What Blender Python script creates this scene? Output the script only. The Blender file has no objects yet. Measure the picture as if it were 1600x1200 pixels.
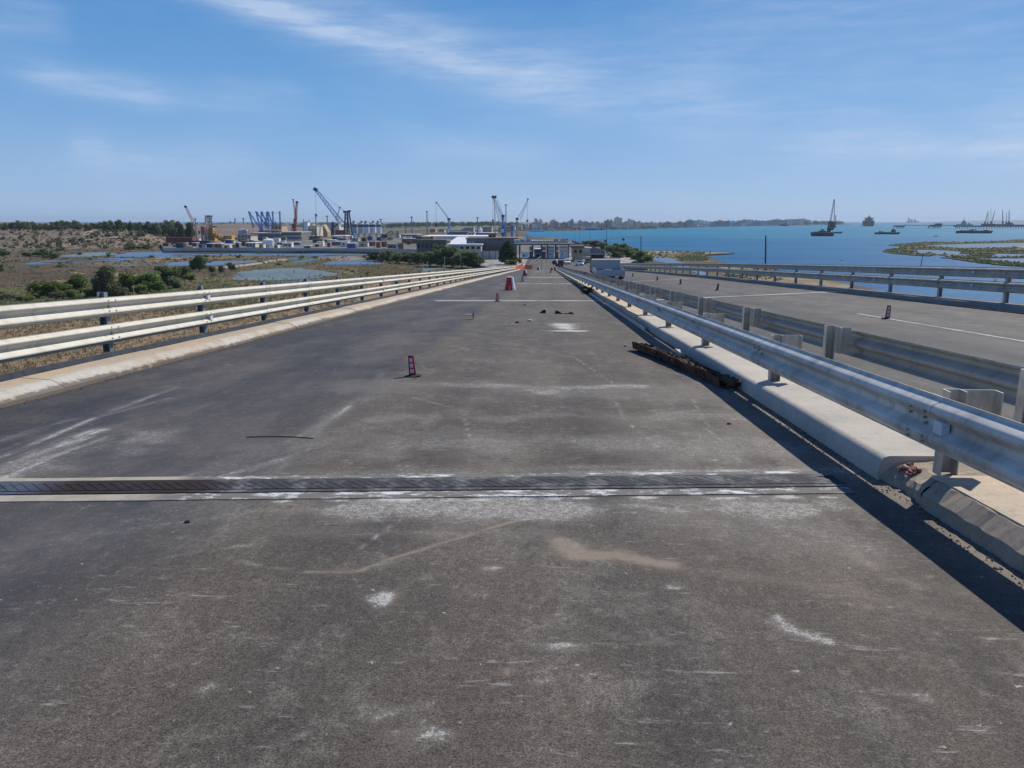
import bpy, bmesh, math, random
import numpy as np
from mathutils import Vector, Matrix
R = math.radians
rnd = random.Random(7)
C = bpy.context.scene.collection
sc = bpy.context.scene
# ------------------------------------------------------------------ camera
CZ = 14.4                      # camera height above the sea, metres
F = 1180.0 / 1600.0            # focal length / image width
HOR = 345.5
PITCH = math.atan((600 - HOR) / 1180.0)
YAW = math.atan(52 / 1193.6)
cam_d = bpy.data.cameras.new('camera'); cam = bpy.data.objects.new('camera', cam_d); C.objects.link(cam)
cam_d.sensor_width = 36; cam_d.lens = 36 * F; cam_d.clip_start = 0.05; cam_d.clip_end = 60000
cam.location = (0, 0, CZ); cam.rotation_euler = (math.pi / 2 - PITCH, 0, YAW)
sc.camera = cam
# ------------------------------------------------------------------ sky, sun, exposure
SUN = Vector((0.74, 0.84, 1.03)).normalized()
EL = math.asin(SUN.z); AZ = math.atan2(SUN.x, SUN.y)
W = bpy.data.worlds.new('World'); sc.world = W; W.use_nodes = True
nt = W.node_tree; nt.nodes.clear(); N = nt.nodes; L = nt.links
def nd(t, **k):
    n = N.new(t)
    for a, b in k.items(): setattr(n, a, b)
    return n
def wm(op, a, b=None, c=None, clamp=False):
    n = N.new('ShaderNodeMath'); n.operation = op; n.use_clamp = clamp
    for i, v in enumerate((a, b, c)):
        if v is None: continue
        if isinstance(v, (int, float)): n.inputs[i].default_value = v
        else: L.new(v, n.inputs[i])
    return n.outputs[0]
sky = nd('ShaderNodeTexSky', sky_type='NISHITA', sun_disc=False, sun_elevation=EL, sun_rotation=AZ,
         altitude=0, air_density=1.0, dust_density=0.35, ozone_density=2.6)
tc = nd('ShaderNodeTexCoord'); sx = nd('ShaderNodeSeparateXYZ'); L.new(tc.outputs['Generated'], sx.inputs[0])
az = wm('MULTIPLY', wm('ARCTAN2', sx.outputs[0], sx.outputs[1]), 57.2958)
el = wm('MULTIPLY', wm('ARCSINE', sx.outputs[2]), 57.2958)
def skyang(px, py):
    x, y = px - 800, py - 600
    v = (x, 1180 * math.cos(PITCH) - y * math.sin(PITCH), -1180 * math.sin(PITCH) - y * math.cos(PITCH))
    a = math.atan2(v[0], v[1]) - YAW
    return math.degrees(a), math.degrees(math.atan2(v[2], math.hypot(v[0], v[1])))
cmb = nd('ShaderNodeCombineXYZ'); L.new(az, cmb.inputs[0]); L.new(el, cmb.inputs[1])
def noise_at(sxx, syy, rot, scale, det=6, w=0.0, rough=.6):
    mp = nd('ShaderNodeMapping'); mp.inputs['Rotation'].default_value = (0, 0, rot); mp.inputs['Scale'].default_value = (sxx, syy, 1)
    mp.inputs['Location'].default_value = (w, w * .7, 0)
    L.new(cmb.outputs[0], mp.inputs[0])
    n = nd('ShaderNodeTexNoise'); n.inputs['Scale'].default_value = scale; n.inputs['Detail'].default_value = det; n.inputs['Roughness'].default_value = rough
    L.new(mp.outputs[0], n.inputs[0]); return n.outputs[0]
fib = noise_at(.13, 1.0, R(15), 1.3, 9, 3.1, .68)
big = noise_at(.6, 1.0, R(10), .12, 4, 9.0)
total = None
streaks = [((180, -60), (620, 75), .8, .55), ((300, -40), (760, 85), 1.8, .34), ((540, 50), (1000, 165), 1.7, .42), ((640, 60), (1250, 190), 3.0, .2), ((-80, 90), (500, 175), .9, .2), ((900, 120), (1750, 190), 3.2, .16),
           ((10, 108), (290, 165), .75, .30), ((60, 255), (430, 252), 1.2, .22), ((600, 226), (900, 240), 1.1, .22),
           ((1190, 222), (1750, 236), 1.3, .36), ((310, 128), (500, 142), .6, .15), ((100, 222), (180, 228), .8, .2),
           ((-60, 20), (120, 36), 1.5, .2), ((1000, -10), (1700, 30), 3.0, .22), ((1500, 190), (1900, 200), 3.5, .2)]
for (a, b, wd, st) in streaks:
    A = skyang(*a); B = skyang(*b); dx, dy = B[0] - A[0], B[1] - A[1]; ln = math.hypot(dx, dy); ux, uy = dx / ln, dy / ln
    al = wm('ADD', wm('MULTIPLY', wm('SUBTRACT', az, A[0]), ux), wm('MULTIPLY', wm('SUBTRACT', el, A[1]), uy))
    ac = wm('ADD', wm('MULTIPLY', wm('SUBTRACT', az, A[0]), -uy), wm('MULTIPLY', wm('SUBTRACT', el, A[1]), ux))
    g = wm('EXPONENT', wm('MULTIPLY', wm('POWER', wm('DIVIDE', wm('ABSOLUTE', ac), wd), 2), -1))
    t = wm('ABSOLUTE', wm('SUBTRACT', wm('DIVIDE', al, ln), .5))
    e = nd('ShaderNodeMapRange', interpolation_type='SMOOTHSTEP'); L.new(t, e.inputs[0])
    e.inputs[1].default_value = .55; e.inputs[2].default_value = .2; e.inputs[3].default_value = 0; e.inputs[4].default_value = 1
    m = wm('MULTIPLY', wm('MULTIPLY', g, e.outputs[0]), st)
    total = m if total is None else wm('ADD', total, m)
fr = nd('ShaderNodeMapRange'); L.new(fib, fr.inputs[0]); fr.inputs[1].default_value = .36; fr.inputs[2].default_value = .66; fr.inputs[3].default_value = .42; fr.inputs[4].default_value = 1.15
br = nd('ShaderNodeMapRange'); L.new(big, br.inputs[0]); br.inputs[1].default_value = .42; br.inputs[2].default_value = .75; br.inputs[3].default_value = 0; br.inputs[4].default_value = .12
total = wm('MULTIPLY', wm('ADD', total, br.outputs[0]), fr.outputs[0], clamp=True)
total = wm('MINIMUM', total, .7)
tint = nd('ShaderNodeMix', data_type='RGBA', blend_type='MULTIPLY'); tint.inputs[0].default_value = 1.0
tint.inputs[7].default_value = (.86, .96, 1.12, 1)
L.new(sky.outputs[0], tint.inputs[6])
mixc = nd('ShaderNodeMix', data_type='RGBA'); L.new(total, mixc.inputs[0])
ramp = nd('ShaderNodeValToRGB'); L.new(wm('DIVIDE', el, 60.0, clamp=True), ramp.inputs[0])
stops = [(0.0, (.37, .53, .79)), (.05, (.28, .47, .77)), (.13, (.165, .385, .73)), (.25, (.07, .27, .62)), (.45, (.035, .16, .46)), (1.0, (.02, .09, .32))]
while len(ramp.color_ramp.elements) < len(stops): ramp.color_ramp.elements.new(.5)
for e_, (p_, c_) in zip(ramp.color_ramp.elements, stops): e_.position = p_; e_.color = tuple(x / .082 / 10 for x in c_) + (1,)
sc10 = nd('ShaderNodeVectorMath', operation='SCALE'); sc10.inputs['Scale'].default_value = 10; L.new(ramp.outputs[0], sc10.inputs[0])
blend = nd('ShaderNodeMix', data_type='RGBA'); blend.inputs[0].default_value = .84; L.new(tint.outputs[2], blend.inputs[6]); L.new(sc10.outputs[0], blend.inputs[7])
L.new(blend.outputs[2], mixc.inputs[6])
mixc.inputs[7].default_value = (7.0, 8.3, 10.6, 1)
bg = nd('ShaderNodeBackground'); bg.inputs[1].default_value = 0.082; L.new(mixc.outputs[2], bg.inputs[0])
wo = nd('ShaderNodeOutputWorld'); L.new(bg.outputs[0], wo.inputs[0])
sd = bpy.data.lights.new('sun', 'SUN'); sd.energy = 4.8; sd.angle = R(.53); sd.color = (1, .94, .84)
so = bpy.data.objects.new('sun', sd); C.objects.link(so); so.location = SUN * 100; so.rotation_euler = (-SUN).to_track_quat('-Z', 'Y').to_euler()
sc.view_settings.view_transform = 'Standard'; sc.view_settings.look = 'None'; sc.view_settings.exposure = 0.0; sc.view_settings.gamma = 1
sc.cycles.max_bounces = 6; sc.cycles.volume_bounces = 0; sc.cycles.volume_step_rate = 4; sc.cycles.use_denoising = True

# ------------------------------------------------------------------ geometry helpers
def ray(px, py):
    x, y = px - 800, py - 600
    X, Y, Z = x, 1180 * math.cos(PITCH) - y * math.sin(PITCH), -1180 * math.sin(PITCH) - y * math.cos(PITCH)
    c, s = math.cos(YAW), math.sin(YAW)
    return Vector((X * c - Y * s, X * s + Y * c, Z)) , Y
def at(px, py, z=0.0):
    v, _ = ray(px, py); t = (z - CZ) / v.z; p = v * t; return Vector((p.x, p.y, z))
def atd(px, py, D):
    v, y = ray(px, py); p = v * (D / y); return Vector((p.x, p.y, p.z + CZ))
def rowd(py, z=0.0):
    v, y = ray(800, py); return (z - CZ) / v.z * y
def mpp(D): return D / 1205.0
def zr(y):                      # height of the bridge deck along the road axis
    G = CZ - 12.8
    if y < 170: return CZ - 1.6 - .054 * y
    if y > 244.07: return G
    return G + .054 * (244.07 - y) ** 2 / (2 * 74.07)
def lift(y): return max(0.0, min(.25 + .0042 * y, .5) * max(0.0, min(1.0, (215 - y) / 60)))
def zR(x, y): return zr(y) + lift(y) * min(1.2, max(0, (x - 4.1) / 8.5))
def onroad(px, py):             # pixel to the left deck
    v, _ = ray(px, py); t = -1.6 / (v.z + .054 * v.y); p = v * t
    return p.x, p.y
class MB:
    def __init__(s): s.v = []; s.f = []
    def add(s, vs, fs):
        o = len(s.v); s.v += [tuple(v) for v in vs]; s.f += [tuple(i + o for i in f) for f in fs]; return s
    def box(s, c, d, rz=0, rx=0, ry=0):
        m = Matrix.Rotation(rz, 3, 'Z') @ Matrix.Rotation(ry, 3, 'Y') @ Matrix.Rotation(rx, 3, 'X'); c = Vector(c)
        vs = [c + m @ Vector((a * d[0] / 2, b * d[1] / 2, e * d[2] / 2)) for a in (-1, 1) for b in (-1, 1) for e in (-1, 1)]
        return s.add(vs, [(0, 1, 3, 2), (4, 6, 7, 5), (0, 4, 5, 1), (2, 3, 7, 6), (0, 2, 6, 4), (1, 5, 7, 3)])
    def bb(s, x0, x1, y0, y1, z0, z1): return s.box(((x0 + x1) / 2, (y0 + y1) / 2, (z0 + z1) / 2), (x1 - x0, y1 - y0, z1 - z0))
    def tube(s, a, b, r, r2=None, n=6):
        a, b = Vector(a), Vector(b); r2 = r if r2 is None else r2; d = (b - a)
        if d.length < 1e-6: return s
        q = d.to_track_quat('Z', 'Y'); vs = []
        for p, rr in ((a, r), (b, r2)):
            for i in range(n):
                t = 2 * math.pi * (i + .5) / n; vs.append(p + q @ Vector((rr * math.cos(t), rr * math.sin(t), 0)))
        return s.add(vs, [(i, (i + 1) % n, n + (i + 1) % n, n + i) for i in range(n)] + [tuple(range(n))[::-1], tuple(range(n, 2 * n))])
    def bar(s, a, b, w, h=None): return s.tube(a, b, w * .7071, None, 4)
    def lathe(s, c, prof, n=20):
        c = Vector(c); vs = []
        for r, z in prof:
            for i in range(n):
                t = 2 * math.pi * i / n; vs.append(c + Vector((r * math.cos(t), r * math.sin(t), z)))
        fs = [(k * n + i, k * n + (i + 1) % n, (k + 1) * n + (i + 1) % n, (k + 1) * n + i) for k in range(len(prof) - 1) for i in range(n)]
        fs += [tuple(range(n))[::-1], tuple(range((len(prof) - 1) * n, len(prof) * n))]
        return s.add(vs, fs)
    def prism(s, poly, z0, z1):  # plan polygon
        n = len(poly); vs = [(p[0], p[1], z0) for p in poly] + [(p[0], p[1], z1) for p in poly]
        return s.add(vs, [(i, (i + 1) % n, n + (i + 1) % n, n + i) for i in range(n)] + [tuple(range(n))[::-1], tuple(range(n, 2 * n))])
    def side(s, poly, y0, y1):   # polygon in x,z pushed along y
        n = len(poly); vs = [(p[0], y0, p[1]) for p in poly] + [(p[0], y1, p[1]) for p in poly]
        return s.add(vs, [(i, n + i, n + (i + 1) % n, (i + 1) % n) for i in range(n)] + [tuple(range(n)), tuple(range(n, 2 * n))[::-1]])
    def sideX(s, poly, x0, x1):  # polygon in y,z pushed along x
        n = len(poly); vs = [(x0, p[0], p[1]) for p in poly] + [(x1, p[0], p[1]) for p in poly]
        return s.add(vs, [(i, (i + 1) % n, n + (i + 1) % n, n + i) for i in range(n)] + [tuple(range(n))[::-1], tuple(range(n, 2 * n))])
    def lattice(s, a, b, w0, w1, seg, r):
        a, b = Vector(a), Vector(b); q = (b - a).to_track_quat('Z', 'Y'); P = []
        for k in range(seg + 1):
            t = k / seg; w = w0 + (w1 - w0) * t; p = a.lerp(b, t)
            P.append([p + q @ Vector((w / 2 * i, w / 2 * j, 0)) for i, j in ((-1, -1), (1, -1), (1, 1), (-1, 1))])
        for c in range(4): s.tube(P[0][c], P[-1][c], r, r * .8, 4)
        for k in range(seg):
            for c in range(4):
                d = (c + 1) % 4
                s.tube(P[k][c] if k % 2 else P[k][d], P[k + 1][d] if k % 2 else P[k + 1][c], r * .6, None, 4)
        return s
    def sweep(s, prof, ys, fx=lambda y: 0.0, fz=zr):
        n = len(prof); vs = [(p[0] + fx(y), y, fz(y) + p[1]) for y in ys for p in prof]
        fs = [(k * n + i, k * n + (i + 1) % n, (k + 1) * n + (i + 1) % n, (k + 1) * n + i) for k in range(len(ys) - 1) for i in range(n)]
        fs += [tuple(range(n))[::-1], tuple(range((len(ys) - 1) * n, len(ys) * n))]
        return s.add(vs, fs)
    def build(s, name, mat, parent=None, origin=None, smooth=False, autosmooth=None):
        org = ORG[parent] if parent is not None else Vector(origin if origin is not None else (0, 0, 0))
        me = bpy.data.meshes.new(name); me.from_pydata([tuple(Vector(v) - org) for v in s.v], [], s.f)
        bm = bmesh.new(); bm.from_mesh(me); bmesh.ops.recalc_face_normals(bm, faces=bm.faces); bm.to_mesh(me); bm.free()
        if smooth: me.polygons.foreach_set('use_smooth', [True] * len(me.polygons))
        if autosmooth:
            me.polygons.foreach_set('use_smooth', [True] * len(me.polygons)); me.set_sharp_from_angle(angle=R(autosmooth))
        me.materials.append(mat)
        o = bpy.data.objects.new(name, me); C.objects.link(o); ORG[o] = org
        if parent is not None: o.parent = parent
        else: o.location = org
        return o
ORG = {}
def tag(o, label, cat, group=None):
    o['label'] = label; o['category'] = cat
    if group: o['group'] = group
    return o
def thing(name, loc, label, cat, group=None):
    o = bpy.data.objects.new(name, None); C.objects.link(o); o.location = loc; o.empty_display_size = .2
    ORG[o] = Vector(loc); return tag(o, label, cat, group)
def struct(o, kind='structure'): o['kind'] = kind; return o
def dup(o, loc=None, rz=None, scale=None, label=None, parent=None):
    c = o.copy(); C.objects.link(c)
    if parent is not None: c.parent = parent
    if loc is not None: c.location = loc
    if rz is not None: c.rotation_euler = (0, 0, rz)
    if scale is not None: c.scale = scale if hasattr(scale, '__len__') else (scale,) * 3
    if label: c['label'] = label
    for ch in list(o.children):
        dup(ch, parent=c)
    return c

# ------------------------------------------------------------------ materials
def new_mat(name):
    m = bpy.data.materials.new(name); m.use_nodes = True; t = m.node_tree; return m, t, t.nodes['Principled BSDF']
class NT:
    def __init__(s, t): s.t = t
    def n(s, ty, **k):
        x = s.t.nodes.new(ty)
        for a, b in k.items(): setattr(x, a, b)
        return x
    def l(s, a, b): s.t.links.new(a, b)
    def m(s, op, a, b=None, c=None, clamp=False):
        n = s.t.nodes.new('ShaderNodeMath'); n.operation = op; n.use_clamp = clamp
        for i, v in enumerate((a, b, c)):
            if v is None: continue
            if isinstance(v, (int, float)): n.inputs[i].default_value = v
            else: s.l(v, n.inputs[i])
        return n.outputs[0]
    def noise(s, scale, det=4, rough=.55, sc3=None, coord='Object', loc=0):
        tcn = s.n('ShaderNodeTexCoord'); o = tcn.outputs[coord]
        mp = s.n('ShaderNodeMapping'); s.l(o, mp.inputs[0]); mp.inputs['Location'].default_value = (loc, loc * 1.3, loc * .7)
        if sc3: mp.inputs['Scale'].default_value = sc3
        n = s.n('ShaderNodeTexNoise'); n.inputs['Scale'].default_value = scale; n.inputs['Detail'].default_value = det; n.inputs['Roughness'].default_value = rough
        s.l(mp.outputs[0], n.inputs[0]); return n.outputs[0]
    def mr(s, v, a, b, c=0, d=1):
        n = s.n('ShaderNodeMapRange'); s.l(v, n.inputs[0])
        for i, x in enumerate((a, b, c, d)): n.inputs[i + 1].default_value = x
        return n.outputs[0]
    def mix(s, f, a, b, bt='MIX'):
        n = s.n('ShaderNodeMix', data_type='RGBA', blend_type=bt)
        for i, v in ((0, f), (6, a), (7, b)):
            if isinstance(v, (int, float)): n.inputs[i].default_value = v
            elif isinstance(v, tuple): n.inputs[i].default_value = (*v[:3], 1)
            else: s.l(v, n.inputs[i])
        return n.outputs[2]
    def bump(s, h, st, dist, bsdf):
        b = s.n('ShaderNodeBump'); b.inputs['Strength'].default_value = st; b.inputs['Distance'].default_value = dist
        s.l(h, b.inputs['Height']); s.l(b.outputs[0], bsdf.inputs['Normal'])
def M(name, col, rough=.7, metal=0.0, var=.18, vs=3.0, bump=0, spec=.4, dirt=None, ds=1.0, runs=0):
    m, t, b = new_mat(name); g = NT(t)
    n = g.noise(vs, 5); f = g.mr(n, .3, .7, 1 - var, 1 + var)
    cmbn = g.n('ShaderNodeCombineColor'); [g.l(f, cmbn.inputs[i]) for i in range(3)]
    c = g.mix(1.0, tuple(col), cmbn.outputs[0], 'MULTIPLY')
    if dirt:
        d = g.mr(g.noise(ds, 6, .65, loc=4), .5, .68); c = g.mix(g.m('MULTIPLY', d, dirt[1]), c, dirt[0])
    if runs:
        c = g.mix(g.mr(g.noise(4, 7, .8, sc3=(1, 1.6, .12), loc=14), .50, .72, 0, runs), c, tuple(x * .42 for x in col)); c = g.mix(g.mr(g.noise(3.5, 7, .85, loc=44), .62, .7, 0, runs), c, (.20, .13, .08))
    g.l(c, b.inputs['Base Color']); b.inputs['Roughness'].default_value = rough; b.inputs['Metallic'].default_value = metal
    b.inputs['Specular IOR Level'].default_value = spec
    if bump: g.bump(n, bump, .02, b)
    return m
m_galv = M('galvanised_steel', (.60, .58, .53), .58, .1, .18, 2.2, dirt=((.22, .2, .16), .6), ds=3, runs=0.7)
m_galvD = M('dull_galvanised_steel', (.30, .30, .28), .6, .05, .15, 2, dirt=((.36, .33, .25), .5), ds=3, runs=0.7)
m_galvL = M('weathered_galvanised_steel', (.60, .57, .49), .6, .0, .07, 1.6, dirt=((.42, .38, .31), .5), ds=2.3, runs=0.45)
m_galvR = M('aged_galvanised_steel', (.50, .47, .41), .55, .12, .15, 2, dirt=((.25, .23, .19), .6), ds=4, runs=0.7)
m_post = M('steel_post', (.26, .29, .30), .45, .4, .15, 6, dirt=((.2, .14, .09), .5), ds=9)
m_darksteel = M('dark_steel', (.045, .052, .065), .5, .3, .3, 6)
m_black = M('black_rubber', (.015, .015, .017), .8, 0, .3, 8)
m_rust = M('rusted_steel', (.12, .05, .03), .85, .1, .5, 9, bump=.5, dirt=((.05, .025, .018), .8), ds=5)
m_red = M('red_plastic', (.62, .035, .03), .45, 0, .15, 9, dirt=((.12, .02, .02), .5), ds=8)
m_white = M('white_plastic', (.75, .75, .74), .5, 0, .08, 8)
m_reflw = M('white_reflector', (.62, .66, .72), .35, 0, .1, 60)
m_orange = M('orange_mesh', (.85, .17, .05), .7, 0, .15, 9)
m_darkred = M('dark_reflective_red', (.18, .03, .03), .5, 0, .3, 20)
def concrete(name, a, b, dark=(.2, .17, .14), sc_=1.0):
    m, t, bs = new_mat(name); g = NT(t)
    c = g.mix(g.mr(g.noise(1.1 * sc_, 6, .6), .4, .62), a, b)
    c = g.mix(g.mr(g.noise(9 * sc_, 6, .7, loc=2), .52, .72, 0, .55), c, dark)
    sp = g.mr(g.noise(90 * sc_, 3, .7, loc=5), .35, .7, .8, 1.15)
    cc = g.n('ShaderNodeCombineColor'); [g.l(sp, cc.inputs[i]) for i in range(3)]
    c = g.mix(1.0, c, cc.outputs[0], 'MULTIPLY')
    g.l(c, bs.inputs['Base Color']); bs.inputs['Roughness'].default_value = .9; bs.inputs['Specular IOR Level'].default_value = .2
    g.bump(g.noise(45 * sc_, 6, .7), .35, .01, bs); return m
m_conc = concrete('pale_concrete', (.56, .51, .44), (.45, .42, .37), (.34, .32, .28))
m_concwarm = concrete('weathered_kerb_concrete', (.60, .47, .34), (.50, .42, .32), (.25, .2, .15), 1.4)
m_concold = concrete('eroded_concrete', (.40, .33, .25), (.30, .25, .2), (.12, .1, .08), 3)
m_kerbL = concrete('tan_grey_kerb_concrete', (.45, .36, .26), (.50, .48, .43), (.24, .19, .14), 1.6)  # tan and grey concrete tones mixed at random
m_deckside = concrete('deck_concrete', (.35, .34, .31), (.28, .27, .25))
m_mortar, t_, b_ = new_mat('joint_mortar'); g = NT(t_)
tcn = g.n('ShaderNodeTexCoord'); sp = g.n('ShaderNodeSeparateXYZ'); g.l(tcn.outputs['Object'], sp.inputs[0])
c = g.mix(g.mr(sp.outputs[0], -2.75, -2.6), (.38, .34, .275), (.155, .145, .13)); c = g.mix(g.mr(g.noise(6, 6, .7), .45, .7, 0, .6), c, (.16, .15, .13))
lm = g.m('MULTIPLY', g.mr(g.noise(3.0, 8, .8, sc3=(1, 2.6, 1), loc=3), .52, .57), g.mr(sp.outputs[0], -2.65, -2.4)); c = g.mix(g.m('MULTIPLY', lm, .9), c, (.68, .68, .67))
g.l(c, b_.inputs['Base Color']); b_.inputs['Roughness'].default_value = .95; g.bump(g.noise(60, 5, .8), .5, .01, b_)

# asphalt with painted wear layers
def asphalt(name, base_l, base_r, attr=True, edge=-2.3):
    m, t, b = new_mat(name); g = NT(t)
    tcn = g.n('ShaderNodeTexCoord'); sp = g.n('ShaderNodeSeparateXYZ'); g.l(tcn.outputs['Object'], sp.inputs[0])
    wob = g.m('MULTIPLY', g.m('SUBTRACT', g.noise(.5, 4), .5), 1.2)
    side = g.mr(g.m('ADD', sp.outputs[0], wob), edge - .25, edge + .5)
    c = g.mix(side, base_l, base_r)
    c = g.mix(g.mr(g.noise(.45, 6, .7, sc3=(1.4, .5, 1), loc=3), .42, .66, 0, .6), c, tuple(x * 1.9 for x in base_r))
    c = g.mix(g.mr(g.noise(.9, 6, .7, sc3=(1.6, .35, 1), loc=53), .50, .70, 0, .5), c, (.03, .03, .034))
    wv = g.n('ShaderNodeTexWave', wave_type='BANDS', bands_direction='X'); wv.inputs['Scale'].default_value = .22; wv.inputs['Distortion'].default_value = 1.2; wv.inputs['Detail'].default_value = 4; wv.inputs['Phase Offset'].default_value = 1.2
    g.l(tcn.outputs['Object'], wv.inputs[0]); c = g.mix(g.mr(wv.outputs['Fac'], .45, 1, 0, .28), c, (.022, .022, .025))
    c = g.mix(g.m('MULTIPLY', g.mr(g.noise(2.4, 8, .8, sc3=(1.0, .6, 1), loc=8), .50, .66, 0, .6), g.m('ADD', g.m('MULTIPLY', side, .6), .4)), c, (.19, .17, .145))
    c = g.mix(g.mr(g.noise(11, 8, .85, loc=78), .55, .68, 0, .55), c, (.24, .22, .195))
    agg = g.mr(g.noise(130, 3, .85), .35, .66, .2, 1.85)
    agg2 = g.mr(g.noise(30, 6, .85, loc=6), .3, .7, .5, 1.5)
    cc = g.n('ShaderNodeCombineColor'); mm0 = g.m('MULTIPLY', agg, agg2); kk_ = g.m('ADD', g.m('MULTIPLY', side, .55), .45); mm = g.m('ADD', g.m('MULTIPLY', mm0, kk_), g.m('SUBTRACT', 1.0, kk_)); [g.l(mm, cc.inputs[i]) for i in range(3)]
    c = g.mix(1.0, c, cc.outputs[0], 'MULTIPLY')
    # light scrapes
    scr = g.mr(g.noise(4.5, 7, .85, sc3=(.6, 3.0, 1), loc=12), .585, .67, 0, .75)
    c = g.mix(g.m('MULTIPLY', scr, g.m('ADD', g.m('MULTIPLY', side, .7), .3)), c, (.34, .32, .29))
    chips = g.mr(g.noise(16, 4, .75, loc=21), .68, .71, 0, .85); c = g.mix(chips, c, (.4, .38, .35))
    dk = g.mr(g.noise(24, 3, .6, loc=31), .75, .78, 0, .9); c = g.mix(dk, c, (.015, .013, .012))
    if attr:
        at_ = g.n('ShaderNodeAttribute', attribute_name='wear'); s3 = g.n('ShaderNodeSeparateColor'); g.l(at_.outputs['Color'], s3.inputs[0])
        nz = g.mr(g.noise(22, 8, .85, loc=17), .30, .70)
        fine = g.mr(g.noise(110, 3, .85, loc=7), .3, .7)
        gn = g.m('ADD', g.m('MULTIPLY', nz, .45), g.m('MULTIPLY', fine, .58))
        def grain(a): return g.m('MULTIPLY', g.m('SUBTRACT', g.m('ADD', g.m('MULTIPLY', a, .80), gn), .92), 3.2, clamp=True)
        c = g.mix(g.m('MULTIPLY', s3.outputs[2], .75, clamp=True), c, (.05, .047, .045))
        c = g.mix(g.m('MULTIPLY', g.m('ADD', g.m('MULTIPLY', s3.outputs[1], .45), g.m('MULTIPLY', grain(s3.outputs[1]), .5), clamp=True), .9), c, (.27, .215, .165))
        c = g.mix(g.m('MULTIPLY', g.m('MULTIPLY', s3.outputs[0], .85), g.mr(gn, .3, .75, .25, 1), clamp=True), c, (.29, .27, .24)); c = g.mix(g.m('MULTIPLY', grain(s3.outputs[0]), .85), c, (.52, .51, .48))
    g.l(c, b.inputs['Base Color']); b.inputs['Roughness'].default_value = .82; b.inputs['Specular IOR Level'].default_value = .3
    g.bump(g.noise(150, 3, .8), .5, .006, b); return m
m_asph = asphalt('worn_asphalt', (.040, .043, .053), (.077, .065, .053))
m_asphR = asphalt('grey_asphalt', (.058, .055, .054), (.072, .067, .062), attr=False, edge=8.5)
m_yard = asphalt('yard_asphalt', (.26, .24, .21), (.33, .30, .26), attr=False, edge=20)

# ------------------------------------------------------------------ bridge decks
YJ = {}
jl = onroad(0, 765); jr = onroad(1325, 752); SK = (jr[1] - jl[1]) / (jr[0] - jl[0])
def yj(x, y0=None): return jl[1] + SK * (x - jl[0]) if y0 is None else y0 + SK * (x + 1.8)
XL, XK = -6.03, 2.52           # left kerb and median kerb faces
ys = [-9.0]
while ys[-1] < 262: ys.append(ys[-1] + (.035 if -0.2 < ys[-1] < 9 else .07 if 9 <= ys[-1] < 18 else .2 if 18 <= ys[-1] < 45 else .6 if ys[-1] < 80 else 2.0))
xs = np.linspace(XL - .05, XK + .3, 221)
ysn = np.array(ys); GX, GY = np.meshgrid(xs, ysn)
GZ = np.vectorize(zr)(ysn)[:, None] + np.zeros_like(GX)
rs = np.random.RandomState(3)
def vnoise(x, y, s, seed):
    r_ = np.random.RandomState(seed); T = r_.rand(256, 256); x = x / s; y = y / s
    xi = np.floor(x).astype(int); yi = np.floor(y).astype(int); fx = x - xi; fy = y - yi; fx = fx * fx * (3 - 2 * fx); fy = fy * fy * (3 - 2 * fy)
    g = lambda a, b: T[a % 256, b % 256]
    return (g(xi, yi) * (1 - fx) + g(xi + 1, yi) * fx) * (1 - fy) + (g(xi, yi + 1) * (1 - fx) + g(xi + 1, yi + 1) * fx) * fy
def fbm(x, y, s, seed): return sum(vnoise(x, y, s / 2 ** i, seed + i) / 1.5 / 1.6 ** (i + 1) for i in range(5))
wearW = np.zeros_like(GX); wearS = np.zeros_like(GX); wearD = np.zeros_like(GX)
def stroke(ch, pts, w, st, taper=True, frac=.5, seed=1, px=True):
    P = [onroad(*p) for p in pts] if px else pts
    best = np.full_like(GX, 1e9)
    for i in range(len(P) - 1):
        ax, ay = P[i]; bx, by = P[i + 1]; dx, dy = bx - ax, by - ay; l2 = dx * dx + dy * dy
        t = np.clip(((GX - ax) * dx + (GY - ay) * dy) / l2, 0, 1)
        d = np.hypot(GX - ax - t * dx, GY - ay - t * dy); best = np.minimum(best, d)
    n = fbm(GX, GY, max(.25, w * 2), seed)
    m = np.clip(1.25 - best / w - (n - .5) * 2 * frac * 2, 0, 1)
    np.maximum(ch, m * st, out=ch)
def soft(ch, pts, w, st, seed=1):
    P = [onroad(*p) for p in pts]; best = np.full_like(GX, 1e9)
    for (ax, ay), (bx, by) in zip(P, P[1:]):
        dx, dy = bx - ax, by - ay; t = np.clip(((GX - ax) * dx + (GY - ay) * dy) / (dx * dx + dy * dy), 0, 1); best = np.minimum(best, np.hypot(GX - ax - t * dx, GY - ay - t * dy))
    A, B = P[0], P[-1]; ux, uy = B[0] - A[0], B[1] - A[1]; l_ = math.hypot(ux, uy); ux /= l_; uy /= l_
    al = GX * ux + GY * uy; ac = -GX * uy + GY * ux; n = fbm(al * .12, ac * 1.6, .12, seed) * .6 + fbm(GX, GY, .3, seed + 9) * .4
    np.maximum(ch, np.clip(np.exp(-(best / w) ** 2) * st * np.clip((n - .22) * 2.4, 0, 1.3), 0, 1), out=ch)
def blob(ch, c, rx, ry, st, rot=0, frac=.5, seed=1):
    cx, cy = onroad(*c); dx, dy = GX - cx, GY - cy; ca, sa = math.cos(rot), math.sin(rot)
    u = (dx * ca + dy * sa) / rx; v = (-dx * sa + dy * ca) / ry; r = np.hypot(u, v); n = fbm(GX, GY, max(.18, min(rx, ry)), seed)
    np.maximum(ch, np.clip(1.2 - r - (n - .5) * 3 * frac, 0, 1) * st, out=ch)
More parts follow.
